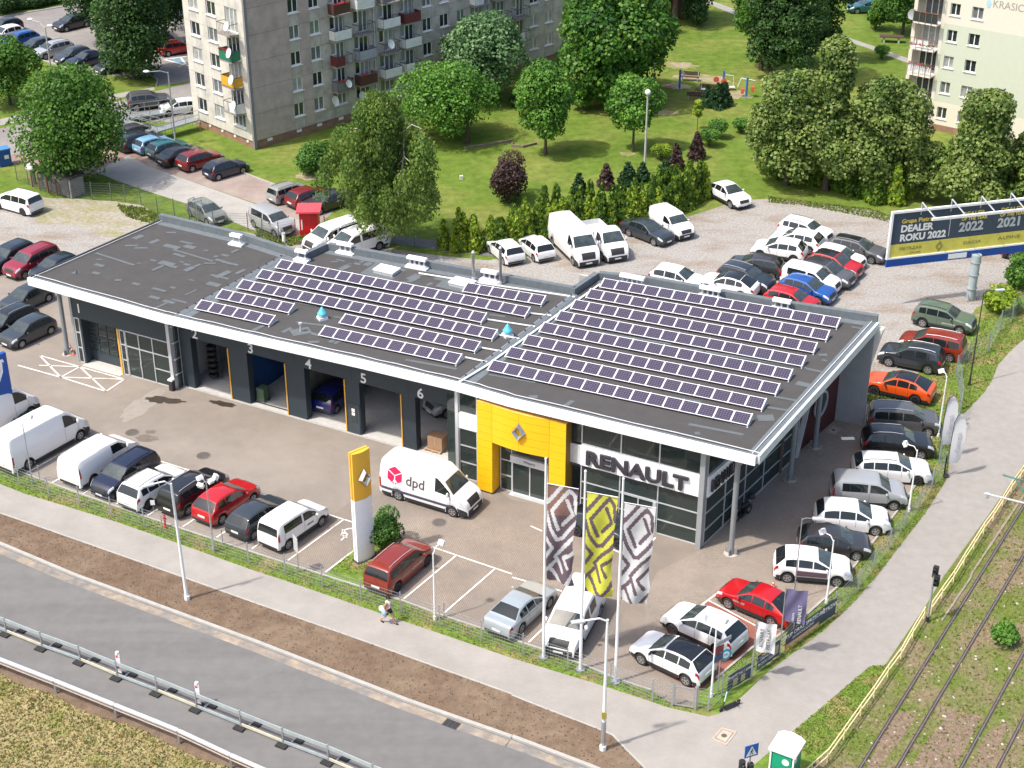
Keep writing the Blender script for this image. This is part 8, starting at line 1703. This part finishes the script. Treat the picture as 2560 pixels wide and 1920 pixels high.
# catenary mast just outside the right edge with arms reaching in
cm = thing('catenary_mast', (*(32.58, 76.79), 0), 0, 'green overhead line mast with arms reaching in at the right edge', 'mast'); GMA = mat('mast_green', (0.06,0.17,0.14), 0.5, var=0.1)
MB().cyl((0,0,0),(0,0,7.5),0.16,0.12,n=12).build('mast', GMA, cm)
pa = [(26.01, 70.77), (26.58, 70.38), (27.63, 70.02)]; pb = [(25.01, 70.20), (26.82, 69.27), (27.80, 68.74)]
for pts, z, m in ((pa, 6.0, GMA), (pb, 5.2, ALU)):
    q = to_local(cm, pts) + [(0, 0)]
    for i in range(len(q)-1): MB().cyl((*q[i], z),(*q[i+1], z),0.05,n=8).build('arm', m, cm)
q = to_local(cm, [(26.58, 70.38), (26.95, 69.83)]); MB().cyl((*q[0],6.0),(*q[1],5.4),0.05,n=8).build('stay', GMA, cm); q = to_local(cm, pb); MB().box(q[0][0]+0.05,q[0][0]+0.25,q[0][1]-0.1,q[0][1]+0.1,4.9,5.2).build('insulator', ALU, cm)
# signs on and beside the corner lamp
def plate_sign(p, H, w_, h_, z, az, mats_, lab, text=None):
    t = thing('direction_sign', (*p, 0), radians(az), lab, 'sign'); MB().cyl((0,0,0),(0,0,H),0.03,n=8).build('post', GALV, t)
    for (x0, x1, z0, z1, m) in mats_: MB().box(x0, x1, -0.07, -0.04, z+z0, z+z1).build('sign_plate', m, t)
    if text: letters(text[0], text[1], (text[2], -0.08, z+text[3]), t, text[4])
    return t
for x0, x1, z0, z1, m in ((0.0,1.05,3.05,3.28,mat('grey_sign', (0.38,0.38,0.40), 0.5)), (0.0,0.55,2.55,2.98,mat('dark_red_sign', (0.22,0.02,0.03), 0.5)), (-0.05,0.55,2.10,2.50,mat('dark_blue_sign', (0.03,0.07,0.16), 0.5))):
    o = MB().box(x0, x1, -0.08, -0.05, z0, z1).build('direction_board', m, L6); o.rotation_euler = (0, 0, radians(40))
t = thing('round_sign', (*(10.07, 60.33), 0), radians(25), 'round light blue sign with a white centre beside the corner lamp', 'sign'); MB().cyl((0,0,0),(0,0,2.2),0.03,n=8).build('post', GALV, t)
o = MB().cyl((0.25,-0.05,2.25),(0.25,-0.08,2.25),0.33,n=24).build('disc', mat('turquoise_sign', (0.02,0.33,0.48), 0.5), t); MB().cyl((0.25,-0.082,2.25),(0.25,-0.09,2.25),0.20,n=20).build('white_centre', WHITE, o); letters('24h', 0.18, (0.25,-0.095,2.25), o, mat('turquoise_sign', (0,0,0)))
t = thing('information_board', (*(-11.65, 70.39), 0), radians(-60), 'blank white sign board on a post behind the white leisure van', 'sign'); MB().cyl((0,0,0),(0,0,2.3),0.035,n=8).build('post', GALV, t); MB().box(-0.30,0.30,-0.06,-0.04,1.35,2.35).build('board', ALU, t)
t = thing('small_sign', (*(-20.75, 76.37), 0), radians(0), 'small white sign on a short post by the white off roader', 'sign'); MB().cyl((0,0,0),(0,0,0.7),0.02,n=6).build('post', GALV, t); MB().box(-0.13,0.13,-0.04,-0.02,0.5,0.82).build('board', WHITE, t)
# hydrant, short posts
t = thing('fire_hydrant', (*(-19.76, 74.75), 0), 0, 'slim red fire hydrant in the grass strip', 'hydrant'); MB().cyl((0,0,0),(0,0,0.75),0.06,n=10).build('barrel', RED, t); MB().cyl((0,0,0.75),(0,0,0.85),0.085,0.05,n=10).build('cap', RED, t); MB().cyl((-0.12,0,0.6),(0.12,0,0.6),0.04,n=8).build('outlet', RED, t); MB().cyl((0,0,0),(0,0,0.06),0.12,n=10).build('flange', RED, t)
for p, lab in (((-19.87, 74.46), 'short grey post beside the red hydrant'), ((-28.27, 79.85), 'thin short post beside the thin yard lamp'), ((-16.22, 73.06), 'thin short post behind the crossed floodlight lamp'), ((-3.55, 66.24), 'thin short post beside the white yard lamp')):
    t = thing('short_post', (*p, 0), 0, lab, 'post', 'short posts in the grass strip'); MB().cyl((0,0,0),(0,0,1.0),0.03,n=6).build('post', GALV, t); MB().cyl((0,0,1.0),(0,0,1.03),0.045,n=6).build('cap', GALV, t)
# traffic cones
CW = mat('cone_white', (0.7,0.7,0.7), 0.5)
for p, lab, s_ in (((14.03, 68.92), 'traffic cone behind the red low crossover', 1.0), ((9.45, 67.00), 'traffic cone at the left edge of the red paving', 1.0), ((-30.34, 96.18), 'traffic cone at the foot of the left column', 1.2), ((-30.55, 96.58), 'second traffic cone behind the left column', 1.2)):
    t = thing('traffic_cone', (*p, 0.02), 0, lab, 'traffic cone', 'traffic cones'); t.scale = (s_,)*3
    MB().box(-0.16,0.16,-0.16,0.16,0,0.03).build('base', ORANGE, t); MB().lathe([(0.12,0.03),(0.085,0.18)],n=14).build('lower_band', CW, t); MB().lathe([(0.085,0.18),(0.06,0.30)],n=14).build('cone', ORANGE, t); MB().lathe([(0.06,0.30),(0.04,0.38)],n=14).build('upper_band', CW, t); MB().lathe([(0.04,0.38),(0.02,0.46),(0,0.46)],n=14).build('tip', ORANGE, t)
# cardboard box on pallet and green cart in the workshop
def bayw(u, v, z=0.05): return (D0[0]+u*cos(DA)-v*sin(DA), D0[1]+u*sin(DA)+v*cos(DA), z)
t = thing('pallet', bayw(13.5,0.75), DA, 'wooden pallet under the cardboard box in bay six', 'pallet'); [MB().box(-0.6,0.6,-0.5+k*0.22,-0.38+k*0.22,0.1,0.13).build('slat', mat('pallet_wood', (0.42,0.30,0.18), 0.8, var=0.15), t) for k in range(5)]; [MB().box(-0.6+k*0.52,-0.46+k*0.52,-0.5,0.5,0,0.1).build('bearer', MATS['pallet_wood'], t) for k in range(3)]
t = thing('cardboard_box', bayw(13.6,0.8,0.19), DA+0.05, 'brown cardboard box on a pallet in bay six', 'box'); MB().box(-0.5,0.5,-0.4,0.4,0,0.85).build('carton', mat('cardboard', (0.36,0.22,0.13), 0.8, var=0.06), t); MB().box(-0.03,0.03,-0.41,0.41,0.3,0.86).build('tape', mat('parcel_tape', (0.42,0.30,0.2), 0.4), t)
t = thing('waste_bin', bayw(0.45,0.75), DA, 'green wheeled bin inside bay three', 'bin'); MB().box(-0.28,0.28,-0.3,0.3,0.12,0.95).build('tub', mat('bin_moss_green', (0.06,0.10,0.06), 0.6), t); MB().box(-0.3,0.3,-0.32,0.32,0.95,1.02).build('lid', MATS['bin_moss_green'], t); [MB().cyl((x,0.2,0.1),(x+0.05,0.2,0.1),0.1,n=10).build('wheel', RUBBER, t) for x in (-0.3,0.25)]
t = thing('tyre_rack', bayw(-4.2,1.6), DA, 'rack with dark tyres inside bay two', 'rack'); [MB().lathe([(0.18,-0.1),(0.32,-0.1),(0.34,0),(0.32,0.1),(0.18,0.1)],c=(0,0,0.34+k*0.42),n=14).build('tyre', RUBBER, t) for k in range(6)]; [MB().box(x,x+0.04,0.3,0.34,0,2.7).build('upright', DARKM, t) for x in (-0.4,0.4)]

# motor scooter by the showroom
ms_a = (12.88, 75.32); ms_b = (13.60, 76.15)
t = thing('motor_scooter', (*lerp(ms_a, ms_b, 0.5), 0.02), dirn(ms_b, ms_a), 'black motor scooter with a top case beside the glass wall', 'motorcycle')
for x in (-0.65, 0.65):
    w_ = MB(); w_.lathe([(0.16,-0.06),(0.27,-0.06),(0.29,0),(0.27,0.06),(0.16,0.06)], n=16); o = w_.build('wheel', RUBBER, t, loc=(x,0,0.29)); o.rotation_euler = (pi/2,0,0); MB().cyl((0,0,-0.04),(0,0,0.04),0.15,n=12).build('rim', RIMS, o)
b = MB(); P5 = [(-0.85,0.55,0.12),(-0.6,0.72,0.17),(-0.1,0.70,0.18),(0.1,0.38,0.18),(0.38,0.40,0.18),(0.52,0.95,0.15),(0.62,1.02,0.06)]
for i in range(len(P5)-1): x0,z0,w0 = P5[i]; x1,z1,w1 = P5[i+1]; b.add([(x0,-w0,z0-0.18),(x0,w0,z0-0.18),(x1,w1,z1-0.18),(x1,-w1,z1-0.18),(x0,-w0,z0),(x0,w0,z0),(x1,w1,z1),(x1,-w1,z1)], [(0,1,2,3),(7,6,5,4),(0,3,7,4),(1,5,6,2),(0,4,5,1),(3,2,6,7)])
b.build('body', PAINT['black'], t, smooth=True, ang=50); MB().ell((-0.25,0,0.80),0.42,0.16,0.10,12,6).build('seat', BLACKP, t, smooth=True); MB().ell((-0.85,0,1.05),0.24,0.24,0.19,12,8).build('top_case', BLACKP, t, smooth=True)
MB().cyl((0.5,-0.33,1.08),(0.5,0.33,1.08),0.02,n=8).build('handlebar', DARKM, t); MB().cyl((0.66,0,0.3),(0.52,0,1.05),0.03,n=8).build('fork', ALU, t); MB().add([(0.6,-0.2,1.0),(0.6,0.2,1.0),(0.42,0.15,1.42),(0.42,-0.15,1.42)], [(0,1,2,3)]).build('windshield', SHOWGL, t); MB().ell((0.68,0,0.88),0.06,0.10,0.08,10,6).build('headlight', LAMPW, t); [MB().cyl((0.5,y,1.1),(0.5,y*1.3,1.25),0.012,n=6).build('mirror_arm', DARKM, t) for y in (-0.22,0.22)]

# electric kick scooter at the corner
t = thing('kick_scooter', (*(10.51, 59.11), 0.015), dirn((10.97, 59.41), (10.14, 58.91)), 'dark electric kick scooter with a mint stem at the fence corner', 'scooter')
for x in (-0.5, 0.52): o = MB().lathe([(0.05,-0.025),(0.11,-0.03),(0.12,0),(0.11,0.03),(0.05,0.025)], n=14).build('wheel', RUBBER, t, loc=(x,0,0.12)); o.rotation_euler = (pi/2,0,0)
MB().box(-0.42,0.36,-0.10,0.10,0.10,0.19).build('deck', BLACKP, t); MB().cyl((0.48,0,0.14),(0.36,0,0.55),0.035,n=8).build('stem_foot', DARKM, t); MB().cyl((0.36,0,0.55),(0.25,0,1.12),0.03,n=8).build('stem', mat('mint', (0.45,0.75,0.68), 0.4), t); MB().cyl((0.25,-0.26,1.14),(0.25,0.26,1.14),0.02,n=8).build('handlebar', DARKM, t); MB().box(-0.62,-0.44,-0.05,0.05,0.22,0.26).build('rear_fender', BLACKP, t)

# park things
BLU = mat('gym_blue', (0.05,0.14,0.42), 0.5); GSW = mat('gym_white', (0.62,0.64,0.66), 0.5); SAL = mat('gym_coral', (0.62,0.10,0.06), 0.5)
def gym(p, az, lab, v):
    t = thing('fitness_machine', (*p, 0), radians(az), lab, 'outdoor gym', 'outdoor gym machines'); MB().cyl((0,0,0),(0,0,2.0),0.11,n=10).build('column', BLU, t); MB().cyl((0,0,0),(0,0,0.05),0.3,n=12).build('base', GALV, t)
    if v == 0: MB().tube([(0,0,0.5),(-0.7,0,0.6),(-1.3,0,0.35)],0.04,6).build('arm', GSW, t); MB().box(-1.5,-0.9,-0.18,0.18,0.28,0.34).build('seat', SAL, t); MB().tube([(0.1,0,1.5),(0.45,0,1.65),(0.5,0,1.3),(0.1,0,1.2)],0.03,6).build('handle', GSW, t); MB().tube([(0,0,0.9),(-0.35,0,0.5)],0.05,6).build('brace', GSW, t)
    elif v == 1:
        for x, z in ((-0.75,1.15),(0.05,0.95)): MB().cyl((x,-0.14,z),(x,-0.18,z),0.3,n=18).build('wheel_disc', SAL, t)
        MB().tube([(0,0,1.6),(1.0,0,1.5),(1.05,0,0.4)],0.04,6).build('frame', GSW, t); MB().box(0.5,1.2,-0.25,0.25,0.3,0.36).build('step', GSW, t)
    else: MB().tube([(0,0,1.8),(-0.6,0,1.9),(-0.9,0,1.0)],0.05,6).build('frame', GSW, t); MB().box(-0.55,-0.25,-0.2,0.2,0.35,0.85).build('backrest', SAL, t); MB().box(0.45,0.75,-0.2,0.2,0.6,1.1).build('backrest', SAL, t); MB().tube([(0,0,1.85),(0.8,0,1.7)],0.04,6).build('handle', GSW, t)
gym((17.07, 154.99), 0, 'blue gym machine with a coral seat, leftmost of the three', 0); gym((21.45, 154.58), 0, 'blue gym machine with two coral discs in the middle', 1); gym((23.53, 152.38), -10, 'blue gym machine with two coral backrests, rightmost', 2)
BW = mat('dark_bench_wood', (0.085,0.045,0.035), 0.7, var=0.15)
def bench(p, az, lab, back=True):
    t = thing('park_bench', (*p, 0), radians(az), lab, 'bench', 'park benches')
    for k in range(3): MB().box(-0.95,0.95,k*0.15,k*0.15+0.13,0.42,0.46).build('slat', BW, t)
    if back:
        for k in range(3): MB().box(-0.95,0.95,0.47,0.50,0.52+k*0.14,0.64+k*0.14).build('slat', BW, t)
    for x in (-0.8, 0.8): MB().box(x-0.03,x+0.03,0,0.5,0,0.42).build('leg', CONC, t); MB().box(x-0.03,x+0.03,0.44,0.47,0.42,0.92 if back else 0.44).build('support', GSW, t)
bench((18.36, 157.42), -14, 'bench right of the leftmost gym machine'); bench((18.46, 151.58), 168, 'bench on the near side of the park table'); bench((19.80, 153.19), -14, 'bench on the far side of the park table')
t = thing('park_table', (*(19.20, 152.54), 0), radians(-14), 'park table with white game board between the two benches', 'table'); MB().box(-0.8,0.8,-0.4,0.4,0.70,0.76).build('table_top', BW, t); MB().box(-0.22,0.22,-0.22,0.22,0.762,0.775).build('game_board', WHITE, t); [MB().box(x-0.05,x+0.05,-0.3,0.3,0,0.7).build('leg', GSW, t) for x in (-0.6,0.6)]
t = thing('park_table', (*(42.17, 171.61), 0), radians(-10), 'low brown table on the lawn left of the cream block', 'table'); MB().box(-1.3,1.3,-0.5,0.5,0.62,0.72).build('table_top', BW, t); [MB().box(x-0.1,x+0.1,-0.4,0.4,0,0.62).build('leg', CONC, t) for x in (-0.8,0.8)]
strip_ = [(-4.39, 137.15), (0.00, 139.17), (0.00, 137.83), (1.01, 137.61), (2.28, 138.48)]; tag(strip(MB(), strip_, 0.18, 0, 0.22).build('garden_edging', mat('old_edging', (0.20,0.15,0.12), 0.9, var=0.2)), 'low weathered edging across the lawn behind the purple bush', 'edging')
t = thing('marker_block', (*(-4.44, 129.57), 0), 0.2, 'small white marker block on the lawn right of the birch', 'marker'); MB().box(-0.14,0.14,-0.1,0.1,0,0.34).build('block', WHITE, t); MB().box(-0.1,0.1,-0.104,-0.1,0.1,0.26).build('plate', ALU, t)
# accessible bay marking beside the apartment block and white sacks on the verge
for q in ([(-37.48, 165.07), (-35.83, 165.92), (-34.82, 166.56)], [(-37.48, 165.07), (-35.69, 163.81), (-34.10, 162.57)], [(-35.83, 165.92), (-34.67, 162.99)]): flatstrip(MB(), q, 0.25, 0.012).build('painted_line', LINE, ground)
MB().sheet([(-37.04, 165.07), (-35.79, 165.70), (-34.34, 163.19), (-35.44, 163.81)], 0.010).build('painted_panel', mat('faded_blue_paint', (0.16,0.28,0.40), 0.8, var=0.3), ground)

# the woman walking on the pavement
def skin_body(name, joints, bones, m, parent):
    me = bpy.data.meshes.new(name); me.from_pydata([j[:3] for j in joints], bones, []); o = bpy.data.objects.new(name, me); C.objects.link(o)
    md = o.modifiers.new('s', 'SKIN'); me.skin_vertices[0].data[0].use_root = True
    for i, j in enumerate(joints): me.skin_vertices[0].data[i].radius = (j[3], j[4] if len(j) > 4 else j[3])
    o.modifiers.new('u', 'SUBSURF').levels = 2
    dg = bpy.context.evaluated_depsgraph_get(); dg.update(); m2 = bpy.data.meshes.new_from_object(o.evaluated_get(dg)); bpy.data.objects.remove(o)
    m2.materials.clear(); m2.materials.append(m); m2.shade_smooth(); m2.name = name
    r_ = obj(name, m2, parent); return r_
SKIN = mat('skin', (0.50,0.27,0.19), 0.6, var=0.04); HAIR = mat('dark_hair', (0.012,0.010,0.010), 0.6); TOP = mat('white_top', (0.70,0.72,0.75), 0.8); SHORT = mat('black_shorts', (0.015,0.015,0.02), 0.8); PACK = mat('light_blue_bag', (0.26,0.48,0.68), 0.7, var=0.1)
t = thing('person', (*(-6.41, 65.82), 0), radians(-27), 'woman walking right in white top, black shorts, carrying white and blue bags', 'person')
J = [(0,0,0.92,0.12,0.15), (0,0,1.10,0.105,0.13), (0.02,0,1.30,0.11,0.15), (0.03,0,1.42,0.07,0.10), (0.045,0,1.50,0.048), (0.06,0,1.60,0.078,0.072), (0.06,0,1.66,0.06),
     (0.02,0.17,1.39,0.05), (-0.10,0.22,1.15,0.042), (0.10,0.20,1.02,0.034), (0.20,0.19,1.06,0.03), (0.02,-0.17,1.39,0.05), (-0.14,-0.22,1.18,0.042), (-0.02,-0.24,0.98,0.034), (0.04,-0.24,0.92,0.03),
     (0.02,0.09,0.85,0.095), (0.20,0.09,0.50,0.065), (0.30,0.09,0.10,0.038), (0.42,0.09,0.045,0.034), (0.0,-0.09,0.85,0.095), (-0.10,-0.09,0.48,0.065), (-0.42,-0.09,0.20,0.038), (-0.38,-0.09,0.06,0.034)]
Bn = [(0,1),(1,2),(2,3),(3,4),(4,5),(5,6),(2,7),(7,8),(8,9),(9,10),(2,11),(11,12),(12,13),(13,14),(0,15),(15,16),(16,17),(17,18),(0,19),(19,20),(20,21),(21,22)]
skin_body('body', J, Bn, SKIN, t)
for hx, hy, hz, dz in ((0.22,0.19,1.05,0.02), (0.06,-0.24,0.90,-0.05)):
    hm = MB()
    for k in range(4): hm.tube([(hx, hy-0.025+k*0.016, hz), (hx+0.035, hy-0.028+k*0.018, hz+dz*0.5), (hx+0.055-0.006*abs(k-1.5), hy-0.028+k*0.018, hz+dz-0.01)], [0.010,0.009,0.007], 5)
    hm.tube([(hx-0.01, hy-0.03, hz), (hx+0.02, hy-0.055, hz-0.01)], [0.011,0.008], 5); hm.build('hand', SKIN, t)
MB().lathe([(0.135,0.0),(0.125,0.10),(0.115,0.20),(0.15,0.36),(0.13,0.44),(0.06,0.50)], c=(0.01,0,0.97), n=16).build('top', TOP, t, smooth=True, ang=60)
sh = MB(); sh.lathe([(0.16,0.02),(0.165,0.12),(0.14,0.22)], c=(0,0,0.80), n=16); sh.cyl((0.02,0.09,0.86),(0.12,0.09,0.66),0.105,0.10,12); sh.cyl((0.0,-0.09,0.86),(-0.05,-0.09,0.66),0.105,0.10,12); sh.build('shorts', SHORT, t, smooth=True)
hr = MB(); hr.ell((0.045,0,1.665),0.098,0.092,0.085,14,8); hr.ell((-0.02,0,1.62),0.07,0.085,0.10,12,8); hr.ell((-0.015,0,1.765),0.055,0.055,0.05,10,6); hr.build('hair', HAIR, t, smooth=True)
fc = MB(); fc.ell((0.138,0,1.60),0.018,0.012,0.022,8,5); fc.build('nose', SKIN, t); [MB().ell((0.128,y,1.622),0.008,0.010,0.007,8,5).build('eye', HAIR, t) for y in (-0.028,0.028)]; MB().ell((0.128,0,1.562),0.008,0.022,0.007,8,5).build('mouth', mat('lips', (0.35,0.08,0.07), 0.5), t); [MB().ell((0.06,y,1.605),0.018,0.010,0.028,8,5).build('ear', SKIN, t) for y in (-0.08,0.08)]
for x, y, z, a in ((0.40,0.09,0.0,0.0), (-0.36,-0.09,0.02,0.5)): o = MB().ell((0,0,0.045),0.14,0.05,0.045,12,6).build('shoe', BLACKP, t, loc=(x,y,z), smooth=True); o.rotation_euler = (0, a, 0)
t = thing('shoulder_bag', (*(-6.41, 65.82), 0), radians(-27), 'white and light blue bags hanging at the hip of the walking woman', 'bag')
MB().ell((-0.24,-0.20,0.98),0.20,0.12,0.19,12,8).build('white_bag', TOP, t, smooth=True); MB().ell((-0.10,-0.26,0.78),0.14,0.08,0.20,12,8).build('blue_bag', PACK, t, smooth=True); MB().tube([(-0.20,-0.20,1.12),(0.0,-0.19,1.44),(0.02,-0.10,1.46)],0.012,5).build('strap', PACK, t)
